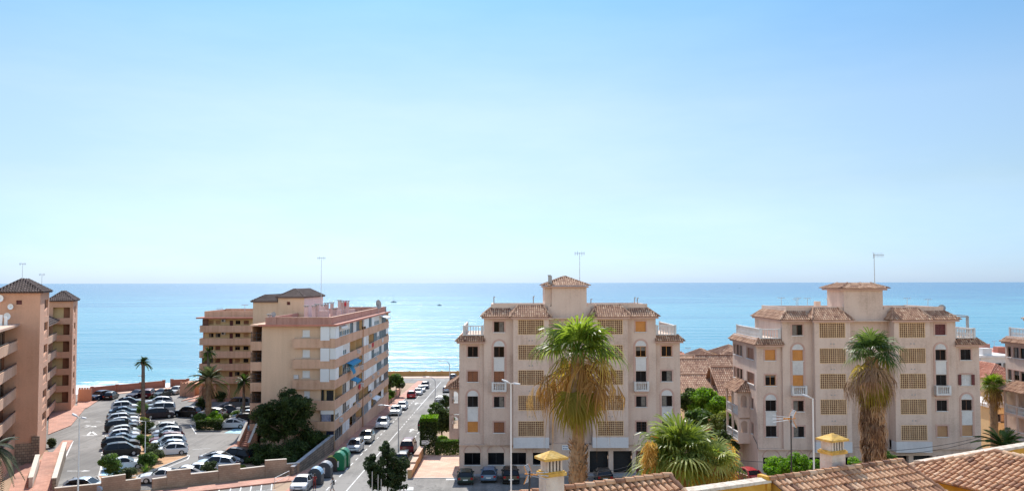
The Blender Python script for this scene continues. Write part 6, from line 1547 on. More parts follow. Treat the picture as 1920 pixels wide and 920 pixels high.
def leaves(mb, clumps, n, size, r, tones=(0, 1), up=.35):
    for _ in range(n):
        c, cr, ct = r.choice(clumps)
        d = Vector((r.gauss(0, 1), r.gauss(0, 1), r.gauss(0, 1))).normalized()*cr*(r.random()**.42)
        d.z *= .8
        p = c+d; nrm = (d.normalized()+Vector((r.gauss(0, .7), r.gauss(0, .7), r.gauss(0, .7)+up))).normalized()
        a = nrm.orthogonal().normalized(); ang = r.random()*6.283; b = nrm.cross(a); a, b = a*math.cos(ang)+b*math.sin(ang), b*math.cos(ang)-a*math.sin(ang)
        s = size*(.6+.8*r.random()); a *= s; b *= s*.5
        mb.add([p-a, p-b*.9, p+a, p+b*.9], [(0, 1, 2, 3)], tone=max(0, min(1, ct+r.gauss(0, .18))))
def crown_clumps(c, rad, n, cr, r, shell=.55, flat=0.):
    out = []
    while len(out) < n:
        d = Vector((r.uniform(-1, 1), r.uniform(-1, 1), r.uniform(-1+flat, 1)))
        if d.length > 1 or d.length < shell*r.random(): continue
        out.append((Vector(c)+Vector((d.x*rad[0], d.y*rad[1], d.z*rad[2])), cr*(.6+.7*r.random()), r.uniform(.2, .8)))
    return out
def tree(name, px, py, cz_px, rad_px, rz_px, mat, label, cat='tree', n=4000, leaf=.16, clumps=40, seed=1, trunk=.14, Y=None, group=None, depth=1., base=None, barkm=None, cr=.3):
    """px,py foot of the trunk; cz_px height of the crown centre in the picture; radii in picture pixels at that distance"""
    r = random.Random(seed); g = G(px, py) if base is None else Vector(base); Y = g.y; k = Y/1600
    c = P(px, cz_px, Y); rx, rz = rad_px*k, rz_px*k; o = empty(name, g, 0, label, cat, group)
    cl = crown_clumps(c, (rx*(1-cr*.5), rx*depth*(1-cr*.5), rz*(1-cr*.5)), clumps, min(rx, rz)*cr*1.3, r)
    m = MB(); leaves(m, cl, n, leaf, r); m.build('crown' if cat == 'tree' else 'foliage', mat, o)
    t = MB()
    if c.z-rz*.5 > g.z: t.tube([g-Vector((0, 0, .2)), g.lerp(c, .5)+Vector((r.uniform(-.1, .1), 0, 0)), c], [trunk, trunk*.75, trunk*.4], 8)
    for q, _, _ in cl[:14 if cat == 'tree' else 7]:
        st = g.lerp(c, r.uniform(.35, .8)) if cat == 'tree' else g
        t.tube([st, st.lerp(q, .5)+Vector((0, 0, .1)), q], [trunk*.4, trunk*.25, trunk*.1], 5, cap=False)
    t.build('trunk' if cat == 'tree' else 'stem', barkm or M_bark, o)
    return o
def hedge(label, x0, x1, y0, y1, z0, h, mat, n=3500, leaf=.13, seed=3, group=None):
    r = random.Random(seed); o = empty('hedge', ((x0+x1)/2, y0, z0), 0, label, 'hedge', group)
    m = MB()
    for _ in range(n):
        fce = r.random(); x, y, z = r.uniform(x0, x1), r.uniform(y0, y1), z0+r.random()**.8*h
        if fce < .45: z = z0+h+r.gauss(0, .08)
        elif fce < .8: y = y0+abs(r.gauss(0, .12))
        elif fce < .9: x = x0+abs(r.gauss(0, .1))
        s = leaf*(.6+.8*r.random()); nn = Vector((r.gauss(0, 1), r.gauss(0, 1), r.gauss(.6, 1))).normalized(); a = nn.orthogonal().normalized()*s; b = nn.cross(a).normalized()*s*.5; p = Vector((x, y, z))
        m.add([p-a, p-b, p+a, p+b], [(0, 1, 2, 3)], tone=r.random())
    m.build('foliage', mat, o)
    s = MB(); w = x1-x0
    for i in range(max(3, int(w/.7))):
        x = x0+w*(i+.5)/max(3, int(w/.7)); ym = (y0+y1)/2; s.tube([(x, ym, z0-.1), (x+.1, ym, z0+h*.7)], [.05, .03], 5)
        s.tube([(x, ym, z0+h*.2), (x-.25, y0+.2, z0+h*.75)], [.03, .02], 4)
    s.build('stem', M_bark, o)
    return o

# big dark pine by the avenue block
r = random.Random(21)
g = Vector((P(533, 850, 111).x, 111., 14.2)); o = empty('pine_tree', g, 0, 'big round-headed dark green pine in front of the avenue block', 'tree')
cl = []
for (x, y, rx, ry, n) in ((533, 772, 46, 26, 60), (513, 795, 30, 22, 28), (556, 790, 26, 30, 28), (500, 780, 26, 22, 20), (545, 752, 34, 20, 26), (510, 815, 20, 10, 8), (562, 760, 24, 22, 16)):
    c = P(x, y, 111); cl += crown_clumps(c, (rx*111/1600, 2.6, ry*111/1600), n, .75, r)
m = MB(); leaves(m, cl, 30000, .15, r, up=.5); m.build('crown', L_dark, o)
t = MB(); c = P(530, 800, 111); t.tube([g, g+Vector((.2, 0, 1.8)), c], [.32, .24, .15], 9)
for q, _, _ in cl[::8]: t.tube([g.lerp(c, .75), q], [.1, .03], 5, cap=False)
t.build('trunk', M_bark, o)
# shaded garden shrubs in front of the avenue block
i = 0
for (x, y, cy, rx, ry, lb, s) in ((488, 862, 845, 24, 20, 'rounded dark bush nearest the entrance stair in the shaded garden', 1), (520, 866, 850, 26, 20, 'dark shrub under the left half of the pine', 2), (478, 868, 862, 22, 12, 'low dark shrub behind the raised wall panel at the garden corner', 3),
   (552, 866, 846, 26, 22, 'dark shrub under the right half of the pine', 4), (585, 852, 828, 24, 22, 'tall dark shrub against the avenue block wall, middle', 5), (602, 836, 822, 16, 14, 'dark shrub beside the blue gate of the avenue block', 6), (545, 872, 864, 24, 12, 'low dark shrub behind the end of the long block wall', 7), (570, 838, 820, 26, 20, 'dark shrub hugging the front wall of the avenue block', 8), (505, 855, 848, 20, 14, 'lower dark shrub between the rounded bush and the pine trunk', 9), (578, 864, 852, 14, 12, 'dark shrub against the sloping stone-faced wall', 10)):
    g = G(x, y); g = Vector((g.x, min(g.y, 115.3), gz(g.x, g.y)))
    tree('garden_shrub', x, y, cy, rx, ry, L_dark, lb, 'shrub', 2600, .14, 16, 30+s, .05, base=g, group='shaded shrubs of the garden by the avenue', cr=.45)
def strap_plant(name, px, py, Y, n, L, mat, label, seed=1, droop=.5, w=.06, cat='plant', base=None):
    r = random.Random(seed); g = Vector(base) if base is not None else G(px, py); o = empty(name, g, 0, label, cat); m = MB()
    for i in range(n):
        az = r.random()*6.283; el = r.uniform(.2, 1.45); d = Vector((math.cos(az)*math.cos(el), math.sin(az)*math.cos(el), math.sin(el))); l = L*r.uniform(.7, 1.1); sd_ = Vector((-math.sin(az), math.cos(az), 0))*w
        pts = [g+d*l*t-Vector((0, 0, droop*l*t*t*(1-el/1.6))) for t in (0, .35, .7, 1)]; vs = []
        for p, k in zip(pts, (.7, 1, .8, .1)): vs += [p-sd_*k, p+sd_*k]
        m.add(vs, [(0, 1, 3, 2), (2, 3, 5, 4), (4, 5, 7, 6)], tone=r.random())
    m.build('foliage', mat, o); s = MB(); s.tube([g-Vector((0, 0, .1)), g+Vector((0, 0, .35*L))], [.1*L, .05*L], 7); s.build('stem', M_bark, o); return o
def frond_pinnate(m, base, az, el, L, r, droop, nleaf=26, ll=.5, lw=.03, tone=None):
    d = Vector((math.cos(az)*math.cos(el), math.sin(az)*math.cos(el), math.sin(el))); sdv = Vector((-math.sin(az), math.cos(az), 0)); prev = None
    pt = lambda t: base+d*L*t+Vector((0, 0, -droop*L*t*t))
    tn = r.random() if tone is None else tone
    pts = [pt(k/6) for k in range(7)]; m.tube(pts, [.035*L/3*(1-k/7)+.006 for k in range(7)], 4, cap=False)
    for i in range(2, nleaf):
        t = i/nleaf; p = pt(t); fw = (pt(min(1, t+.02))-p).normalized(); up = sdv.cross(fw)
        if up.z < 0: up = -up
        l = ll*math.sin(math.pi*(.12+.8*t))
        for s in (-1, 1):
            q = p+(fw*.55+sdv*s*.8+up*.25)*l+Vector((0, 0, -l*.25)); w_ = fw*lw
            m.add([p-w_, p+w_, (p+q)/2+w_*1.1+up*.03, q, (p+q)/2-w_*1.1+up*.03], [(0, 1, 2, 3, 4)], tone=max(0, min(1, tn+r.gauss(0, .15))))
def date_palm(px, py, ytop, Lf, n, label, mat, seed=1, tr=.28, tm=None, base=None, skirt=0, els=(-.5, 1.3)):
    r = random.Random(seed); g = G(px, py) if base is None else Vector(base); t = P(px, ytop, g.y); o = empty('date_palm', g, 0, label, 'palm tree')
    m = MB(); k = 14; pts = [g.lerp(t, i/k)+Vector((0, 0, -.3 if i == 0 else 0)) for i in range(k+1)]
    m.tube(pts, [tr*(1.15-.25*i/k)*(1+.1*(i % 2)) for i in range(k+1)], 9); m.ellipsoid(t-Vector((0, 0, .1)), (tr*1.5, tr*1.5, tr*1.8), 9, 6, jit=.3); m.build('trunk', tm or P_grey, o)
    f = MB()
    for i in range(n):
        el = els[0]+(els[1]-els[0])*r.random()**.8; frond_pinnate(f, t, r.random()*6.283, el, Lf*r.uniform(.8, 1.1), r, .45*(1.3-el*.5), 28, Lf*.2)
    f.build('fronds', mat, o)
    if skirt:
        f = MB()
        for i in range(skirt): frond_pinnate(f, t-Vector((0, 0, .2)), r.random()*6.283, r.uniform(-1.3, -.7), Lf*.75, r, .1, 20, Lf*.12)
        f.build('dead_fronds', P_brown, o)
    return o
date_palm(268.5, 792, 679, 1.35, 44, 'tall slender fan-headed palm rising from the car park strip against the sea', P_greend, 5, .26, P_grey, els=(-.7, 1.4))
date_palm(391, 783, 712, 3.6, 46, 'broad feathery date palm on the car park island', leafmat('date palm leaflets', (.035, .05, .02), (.07, .095, .035), (.15, .17, .07)), 6, .42, P_trunk, skirt=8, els=(-.35, 1.3))
gq = G(391, 760); date_palm(391, 768, 660, 1.45, 44, 'second taller palm just behind the broad date palm', P_greend, 7, .24, P_grey, els=(-.7, 1.4))
date_palm(457, 790, 716, 2.0, 34, 'thin palm close to the left end of the avenue block', P_greend, 8, .20, P_grey, els=(-.6, 1.3), skirt=6)
strap_plant('cycad', 562, 862, 0, 60, 2.6, L_dark, 'large dark cycad-like plant with arching leaves under the pine', 9, .6, .13, base=(P(562, 862, 108).x, 108, 13.9))
g = Vector((P(-12, 880, 62).x, 62, gz(-37, 62))); date_palm(-12, 900, 838, 2.2, 30, 'date palm whose drooping leaf tips enter at the lower left edge', leafmat('grey palm leaflets', (.05, .06, .04), (.09, .11, .07), (.17, .19, .13)), 10, .3, P_grey, base=g, els=(-.9, .8))

# shrubs of the car park
sh = [(205, 900, 870, 18, 18, L_mid, 'round-headed small green tree in the bed by the blue bay', 5000, 'tree'), (240, 897, 884, 13, 10, L_olive, 'small standard bush right of the round-headed tree in the near bed', 2200, 'shrub'), (222, 899, 890, 9, 7, L_dark, 'low dark bush between the two small trees of the near bed', 1200, 'shrub'),
 (275, 878, 862, 15, 17, L_mid, 'tall green shrub at the foot of the T-shaped lamp', 3600, 'shrub'), (292, 866, 848, 18, 16, L_olive, 'olive shrub beside the nearest white car of the seven', 3600, 'shrub'), (278, 845, 838, 12, 9, L_mid, 'low yellowish shrub in the narrow part of the strip', 1500, 'shrub'),
 (270, 832, 822, 14, 14, L_mid, 'rounded green shrub in the strip, second clump from the near end', 2600, 'shrub'), (274, 812, 800, 16, 14, L_dark, 'dark rounded shrub in the strip facing the seven cars', 3000, 'shrub'), (271, 797, 788, 11, 7, L_yellow, 'yellowish shrub on top of the dark rounded one in the strip', 1500, 'shrub'),
 (268, 778, 764, 11, 12, L_mid, 'green shrub at the foot of the tall slender palm', 1800, 'shrub'), (263, 768, 756, 8, 8, L_mid, 'small green shrub left of the tall palm foot', 1000, 'shrub'),
 (285, 752, 746, 8, 5, L_olive, 'low clipped bush before the dark red car by the sea wall', 900, 'shrub'), (246, 755, 751, 6, 4, L_dark, 'low dark bush at the far tip of the planted strip', 700, 'shrub'),
 (376, 795, 783, 12, 11, L_mid, 'leafy green shrub at the left tip of the palm island', 2200, 'shrub'), (404, 795, 781, 16, 10, L_bright, 'bright green shrub in the middle of the palm island', 2800, 'shrub'), (396, 797, 788, 20, 8, L_bright, 'low bright green shrub along the palm island', 2600, 'shrub'),
 (378, 768, 756, 12, 16, L_dark, 'dark shrub in the shade left of the broad date palm', 2200, 'shrub'), (413, 752, 744, 12, 11, L_dark, 'dark round shrub at the foot of the ochre block', 1800, 'shrub'), (397, 748, 738, 10, 12, L_dark, 'dark shrub behind the broad date palm trunk', 1600, 'shrub'),
 (455, 776, 768, 9, 7, L_olive, 'small shrub at the foot of the thin palm', 1000, 'shrub'), (441, 785, 776, 9, 8, L_mid, 'small green shrub between the shaded saloon and the thin palm', 1000, 'shrub'), (425, 790, 780, 9, 7, L_olive, 'greyish bush between the silver car and the white saloon', 900, 'shrub'),
 (394, 895, 876, 16, 12, L_olive, 'flowering olive bush behind the low part of the long block wall', 2600, 'shrub'), (98, 838, 828, 8, 8, L_olive, 'round potted bush at the door of the left stair tower', 1500, 'shrub'), (453, 882, 876, 8, 5, L_yellow, 'small yellowish plant tucked behind the block wall', 700, 'shrub'),
 (436, 738, 730, 8, 7, L_dark, 'dark potted shrub on the cream garden wall', 900, 'shrub')]
for i, (x, y, cy, rx, ry, mt, lb, n, ct) in enumerate(sh):
    tree('small_tree' if ct == 'tree' else 'shrub', x, y, cy, rx, ry, mt, lb, ct, int(n*1.3), .115, 14, 50+i, .07, cr=.45)
a, b = G(368, 806), G(428, 806)
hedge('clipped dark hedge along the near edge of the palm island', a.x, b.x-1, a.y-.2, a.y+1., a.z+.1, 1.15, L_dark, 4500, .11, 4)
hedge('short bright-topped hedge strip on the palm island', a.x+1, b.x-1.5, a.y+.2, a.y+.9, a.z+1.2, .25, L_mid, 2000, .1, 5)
strap_plant('agave', 273, 886, 0, 70, 1.3, L_mid, 'spiky green plant at the near end of the planted strip', 12, .3, .05)
strap_plant('agave', 252, 889, 0, 40, .9, L_olive, 'small spiky plant beside the near kerb of the planted strip', 13, .3, .05)

# right of the avenue
gk = G(803, 836)
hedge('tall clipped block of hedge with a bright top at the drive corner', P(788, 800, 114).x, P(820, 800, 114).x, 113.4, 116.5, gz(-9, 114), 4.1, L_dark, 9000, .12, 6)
hedge('top of the tall clipped hedge, sunlight put into brighter leaf colour', P(788, 800, 114).x, P(820, 800, 114).x, 113.5, 116.4, gz(-9, 114)+4.1, .55, L_bright, 4500, .1, 7)  # layer of brighter leaves paints the sun on the hedge top
hedge('clipped box hedge along the back of the salmon driveway', P(817, 840, 113).x, -5.4, 112.9, 114.4, gz(-7, 113), 1.7, L_mid, 7000, .11, 8)
tree('shrub', 828, 833, 824, 14, 7, L_bright, 'rounded bright bush behind the box hedge', 'shrub', 2500, .12, 14, 91, .06, base=(P(828, 830, 117).x, 117, gz(-8, 117)), cr=.45)
tree('broadleaf_tree', 829, 825, 785, 24, 28, L_dark, 'leafy dark tree between the tall hedge and the pink balcony wing', 'tree', 11000, .14, 44, 92, .14, base=(P(829, 825, 125).x, 125, gz(-8, 125)))
tree('broadleaf_tree', 815, 800, 771, 11, 20, L_mid, 'slim tree rising at the left of the leafy dark tree', 'tree', 4200, .14, 24, 93, .1, base=(P(815, 800, 132).x, 132, gz(-8, 132)))
tree('broadleaf_tree', 836, 760, 752, 14, 12, L_dark, 'small tree behind the leafy dark one at the lay-by', 'tree', 3000, .15, 20, 94, .1, base=(P(839, 760, 146).x, 148, gz(-8, 148)))
tree('broadleaf_tree', 741, 735, 712, 20, 14, L_mid, 'green tree at the seaward end of the avenue block', 'tree', 5000, .2, 26, 95, .12, base=(P(744, 735, 188).x, 188, gz(-24, 188)))
tree('broadleaf_tree', 731, 745, 716, 9, 18, L_dark, 'darker tree hugging the far corner of the avenue block', 'tree', 2600, .2, 16, 96, .12, base=(P(733, 745, 181).x, 181, gz(-24, 181)))
tree('shrub', 732, 745, 737, 9, 8, L_mid, 'green shrub at the foot of the darker seaward tree', 'shrub', 1500, .16, 10, 97, .05, base=(P(734, 745, 176).x, 176, gz(-24, 176)), cr=.45)
tree('shrub', 752, 728, 722, 9, 6, L_olive, 'pale bush inside the terracotta planter wall', 'shrub', 1200, .16, 10, 98, .05, base=(P(748, 728, 186).x, 186, gz(-24, 186)), cr=.45)
tree('shrub', 727, 752, 747, 7, 6, L_bright, 'small bright shrub by the planter wall beside the block', 'shrub', 1000, .14, 8, 99, .05, base=(P(731, 752, 172.5).x, 172.5, gz(-24, 172.5)), cr=.45)
# street tree with stakes at the bottom
r = random.Random(33); g = Vector((P(727, 920, 84).x, 84., gz(-11, 84))); o = empty('street_tree', g, 0, 'dark bushy young tree tied to stakes at the bottom beside the avenue', 'tree'); cl = []
for (x, y, rx, ry, n) in ((722, 842, 4, 13, 7), (731, 852, 5, 12, 7), (696, 862, 4, 12, 5), (742, 862, 5, 12, 6), (727, 885, 32, 26, 46), (700, 875, 16, 18, 14), (752, 880, 18, 20, 16), (722, 850, 9, 20, 10), (740, 905, 24, 16, 16), (712, 905, 20, 14, 10), (691, 868, 6, 10, 5), (756, 865, 8, 12, 5)):
    c = P(x, y, 84); cl += crown_clumps(c, (rx*84/1600, 1.2, ry*84/1600), int(n*1.3), .34, r)
m = MB(); leaves(m, cl, 24000, .12, r, up=.5); m.build('crown', L_street, o); t = MB(); t.tube([g, P(727, 880, 84)], [.09, .05], 7)
for q, _, _ in cl[::6]: t.tube([g.lerp(P(727, 880, 84), .6), q], [.04, .012], 4, cap=False)
t.build('trunk', M_bark, o)
for i, (x, y) in enumerate(((698, 883), (709, 889), (715, 897), (750, 910), (757, 912))):
    s = MB(); q = P(x, y, 82.6+.2*i); s.tube([(q.x, q.y, gz(q.x, q.y)-.1), q], .05, 7); tag(s.build('tree_stake', M_kerb), ['leftmost and tallest pale stake by the young street tree', 'second pale stake from the left by the young street tree', 'third pale stake from the left by the young street tree', 'pale stake at the right foot of the young street tree', 'rightmost short pale stake by the young street tree'][i], 'stake', 'stakes round the young street tree')
# trees in the gap between the two pink blocks
for i, (x, cy, Y, rx, ry, mt, lb, n) in enumerate([(1292, 752, 120, 22, 24, L_dark, 'dark tree against the flank of the avenue block in the gap', 6000), (1322, 755, 119, 32, 27, L_bright, 'large bright green tree in the middle of the gap', 11000), (1346, 768, 117, 24, 26, L_bright, 'green tree touching the balcony wing in the gap', 8000),
     (1310, 785, 112, 30, 18, L_mid, 'lower green tree in front of the large bright one in the gap', 6000), (1352, 792, 110, 20, 20, L_yellow, 'yellow-green feathery tree next to the balconies', 5000), (1370, 800, 108, 16, 22, L_olive, 'greyish tree behind the fan palm, left of the balcony wing', 4000), (1350, 830, 104, 34, 26, L_dark, 'dark foliage mass low behind the fan palm', 6000)]):
    b = P(x, 850, Y); tree('broadleaf_tree', x, 850, cy, rx, ry, mt, lb, 'tree', n, .17, 36, 120+i, .16, base=(b.x, Y, gz(b.x, Y)))
# feathery bright bushes before the low-towered block
for i, (x, y, cy, rx, ry, lb) in enumerate([(1462, 893, 872, 30, 20, 'feathery bright green bush next to the red car'), (1502, 890, 868, 28, 22, 'feathery bright green bush around the antenna mast'), (1448, 893, 884, 20, 10, 'low feathery bright bush in front of the red car bonnet'), (1605, 880, 872, 14, 16, 'feathery bush between the right chimney and the skirted palm'), (1534, 890, 876, 16, 14, 'feathery bright bush partly behind the right chimney'), (1662, 866, 858, 18, 12, 'dark feathery bush right of the skirted palm foot')]):
    b = P(x, y, 82); m_ = L_bright if i < 5 else L_mid
    tree('bush', x, y, cy, rx, ry, m_, lb, 'bush', 5200, .10, 34, 140+i, .07, base=(b.x, 82-i, gz(b.x, 82-i)), cr=.35)

# ------------------------------------------------------------------ fan palms
def fan(m, base, az, el, pet, rad, r, droop=.5, nb=22, spread=2.1, tone=None, hang=0., w=.045, rag=0.):
    d = Vector((math.cos(az)*math.cos(el), math.sin(az)*math.cos(el), math.sin(el))); sdv = Vector((-math.sin(az), math.cos(az), 0)); n = sdv.cross(d)
    if n.z < 0: n = -n
    tip = base+d*pet+Vector((0, 0, -.12*pet)); m.tube([base, base.lerp(tip, .5)+n*.04*pet, tip], [.035, .028, .02], 4, cap=False)
    d2 = (d+Vector((0, 0, -.25-hang))).normalized(); tn = r.random() if tone is None else tone
    for i in range(nb):
        a = -spread+2*spread*(i+.5)/nb; L = rad*(.72+.28*math.cos(a*.6))*r.uniform(.9-rag*.45, 1.08+rag*.15); a += r.gauss(0, .12*rag); dr_ = droop*(1+r.gauss(0, .35)*rag)
        if rag and r.random() < .2*rag: continue
        b = (d2*math.cos(a)+sdv*math.sin(a)).normalized(); fold = n*(.03 if i % 2 else -.03)
        side = (sdv*math.cos(a)-d2*math.sin(a)).normalized()*w*rad
        p0 = tip; p1 = tip+b*L*.35+n*.06*rad+fold; p2 = tip+b*L*.68+fold+Vector((0, 0, -dr_*.14*L)); p3 = tip+b*L*.9+Vector((0, 0, -dr_*.55*L)); p4 = tip+b*L*.98+Vector((0, 0, -dr_*1.05*L))
        vs = [p0, p1-side*.9, p1+side*.9, p2-side*.8, p2+side*.8, p3-side*.3, p3+side*.3, p4]
        tt = max(0, min(1, tn+r.gauss(0, .1)))
        m.add(vs, [(0, 1, 2), (1, 3, 4, 2), (3, 5, 6, 4), (5, 7, 6)], tone=tt)
def hanging(m, base, az, L, out, r, nb=9, w=.05):
    d = Vector((math.cos(az), math.sin(az), 0)); p = base+d*out*.4; sdv = Vector((-math.sin(az), math.cos(az), 0)); q = base+d*out+Vector((0, 0, -L*.35))
    m.tube([base, p, q], [.03, .025, .018], 4, cap=False); tn = r.random()
    for i in range(nb):
        s = (i/(nb-1)-.5)*2; e = q+sdv*s*L*.28+d*r.uniform(-.1, .15)*L+Vector((0, 0, -L*r.uniform(.45, .8))); mid = q.lerp(e, .5)+sdv*s*L*.08+d*.08*L
        ww = sdv.lerp(d, .3)*w
        m.add([q, mid-ww, e, mid+ww], [(0, 1, 2, 3)], tone=max(0, min(1, tn+r.gauss(0, .15))))
def fan_palm(px, Y, ycrown, label, seed, tr, R_, ngreen, ndead, nyel=6, skirt=None, trm=None, els=(-.15, 1.35), gm=None, low=3, rough_from=None):
    r = random.Random(seed); c = P(px, ycrown, Y); g = Vector((c.x, Y, gz(c.x, Y))); o = empty('fan_palm', g, 0, label, 'palm tree')
    t = MB(); k = 26; H = c.z-g.z
    zs = [g.z-.3+(H+.3)*i/k for i in range(k+1)]
    t.tube([(c.x+.03*math.sin(i), Y, z) for i, z in enumerate(zs)], [tr*(1.25 if rough_from and z < rough_from else 1.)*(1+.07*(i % 2)) for i, z in enumerate(zs)], 10)
    if rough_from:                                    # old leaf bases left on the lower trunk
        for i in range(330):
            z = r.uniform(rough_from-4.5, rough_from+.1); a = r.random()*6.283; d = Vector((math.cos(a), math.sin(a), 0)); p = Vector((c.x, Y, z))+d*tr*1.15; q = p+d*r.uniform(.06, .2)+Vector((0, 0, r.uniform(.12, .34))); sv_ = Vector((-d.y, d.x, r.uniform(-.4, .4)))*.06
            t.add([p-sv_, p+sv_, q+sv_*.6, q-sv_*.6, (p+q)/2+d*.05], [(0, 1, 4), (1, 2, 4), (2, 3, 4), (3, 0, 4)])
    t.build('trunk', trm or P_trunk, o)
    f = MB()
    for i in range(ngreen):
        el = els[0]+(els[1]-els[0])*((i+.5)/ngreen)**.9; fan(f, c+Vector((0, 0, .1)), i*2.39996+r.gauss(0, .3), el, R_*.5*r.uniform(.6, 1.2), R_*.58*r.uniform(.85, 1.15), r, .3+.3*(1.4-el)/1.4, 24, rag=.25, w=.038)
    f.build('fronds', gm or P_green, o)
    f = MB()
    for i in range(nyel): fan(f, c-Vector((0, 0, .15)), i*2.39996+1, r.uniform(-.6, .05), R_*.5*r.uniform(.5, 1.15), R_*.5, r, .9, 22, hang=.3, rag=.6, w=.035)
    for i in range(low): fan(f, c-Vector((0, 0, R_*.35)), r.uniform(3.4, 6.0), r.uniform(-1.0, -.7), R_*.45, R_*.55, r, .6, 22, 1.6, tone=.1, hang=.5)
    if nyel or low: f.build('yellowing_fronds', P_yel, o)
    f = MB(); K = max(5, ndead//7)
    for j in range(K):
        az = j*2.39996+r.gauss(0, .3); dz = R_*r.uniform(-.08, .5); far = r.uniform(.3, 1.3)
        for i in range(6):
            b_ = c-Vector((0, 0, dz)); a_ = az+r.gauss(0, .22)
            if i % 2: fan(f, b_, a_, r.uniform(-.65, -.1), R_*.5*far, R_*.55*r.uniform(.8, 1.1), r, 1.1, 18, 1.7, hang=.7, w=.024, rag=1.)
            else: hanging(f, b_, a_, R_*r.uniform(.6, 1.1), R_*.62*far*r.uniform(.7, 1.2), r, 13, .04)
    for i in range(ndead//3 if not skirt else 6): hanging(f, c-Vector((0, 0, R_*r.uniform(.3, .85))), r.random()*6.283, R_*r.uniform(.5, .8), R_*r.uniform(.12, .3), r, 11, .05)
    if ndead: f.build('dead_fronds', P_brown if skirt else P_dead, o)
    if skirt:
        f = MB(); z1, rad = skirt
        for i in range(520):
            z = c.z-R_*.2-(c.z-R_*.2-z1)*r.random()**.85; a = r.random()*6.283; rr = rad*(1-.35*(c.z-z)/(c.z-z1))*r.uniform(.75, 1.05)
            hanging(f, Vector((c.x, Y, z)), a, r.uniform(.8, 1.5), rr, r, 6, .05)
        f.build('hanging_skirt', P_brown, o)
    return o
fan_palm(1083, 44, 664, 'big fan palm with a wide green and straw crown in front of the pyramid-towered block', 41, .32, 2.6, 24, 50, 4, els=(.05, 1.4), rough_from=P(1083, 833, 44).z, low=4)
fan_palm(1634, 50, 668, 'fan palm wearing a long brown skirt of dead leaves in front of the low-towered block', 42, .35, 2.0, 22, 50, 4, skirt=(P(1634, 905, 50).z, .68), els=(-.2, 1.4), gm=P_greend, low=5)
fan_palm(1278, 43, 872, 'lush low fan palm, left of the pair between the tiled roofs', 43, .35, 2.75, 42, 8, 4, els=(.0, 1.45), gm=P_greenl, low=0)
fan_palm(1338, 42, 872, 'second low fan palm with straw coloured leaves beside the lush one', 44, .35, 1.75, 18, 36, 12, els=(-.1, 1.3), gm=P_greenl, low=0)
fan_palm(1862, 108, 725, 'fan palm in the gap at the right between the low-towered block and the cut-off block', 45, .45, 2.1, 26, 22, 6, els=(-.1, 1.35), gm=P_green, low=0)
date_palm(1882, 868, 838, 3.4, 40, 'bushy feathery palm at the foot of the right-hand gap', leafmat('gap palm leaflets', (.03, .06, .012), (.06, .11, .025), (.13, .19, .05)), 46, .3, P_grey, base=(P(1882, 860, 88).x, 88, gz(52, 88)), els=(-.2, 1.3))
def seed_stalks(px, y0, y1, Y, label, seed, n=260):
    r = random.Random(seed); a, b = P(px, y0, Y), P(px, y1, Y); o = MB(); L = a.z-b.z
    for i in range(n):
        t = r.random()**.7; p = a.lerp(b, t)+Vector((r.gauss(0, .13), r.gauss(0, .12), 0)); q = p+Vector((r.gauss(0, .16), r.gauss(0, .12), -r.uniform(.1, .4))); w_ = Vector((r.uniform(.015, .04), r.uniform(-.03, .03), .02)); o.add([p, p+w_, q+w_, q], [(0, 1, 2, 3)], tone=r.random())
    o.tube([a+Vector((.5, .3, .1)), a+Vector((.1, 0, .25)), a, b], [.03, .03, .02, .01], 5)
    return o
lp = [o_ for o_ in COL.objects if o_.get('label', '').startswith('lush low')][0]; lp2 = [o_ for o_ in COL.objects if o_.get('label', '').startswith('second low fan')][0]
seed_stalks(1217, 826, 890, 42, '', 1, 900).build('seed_stalks', P_seed, lp)
for (x, a_, b_, s_) in ((1330, 830, 908, 2), (1368, 832, 895, 3), (1352, 838, 890, 5)): seed_stalks(x, a_, b_, 44, '', s_, 520).build('seed_stalks', P_seed, lp2)

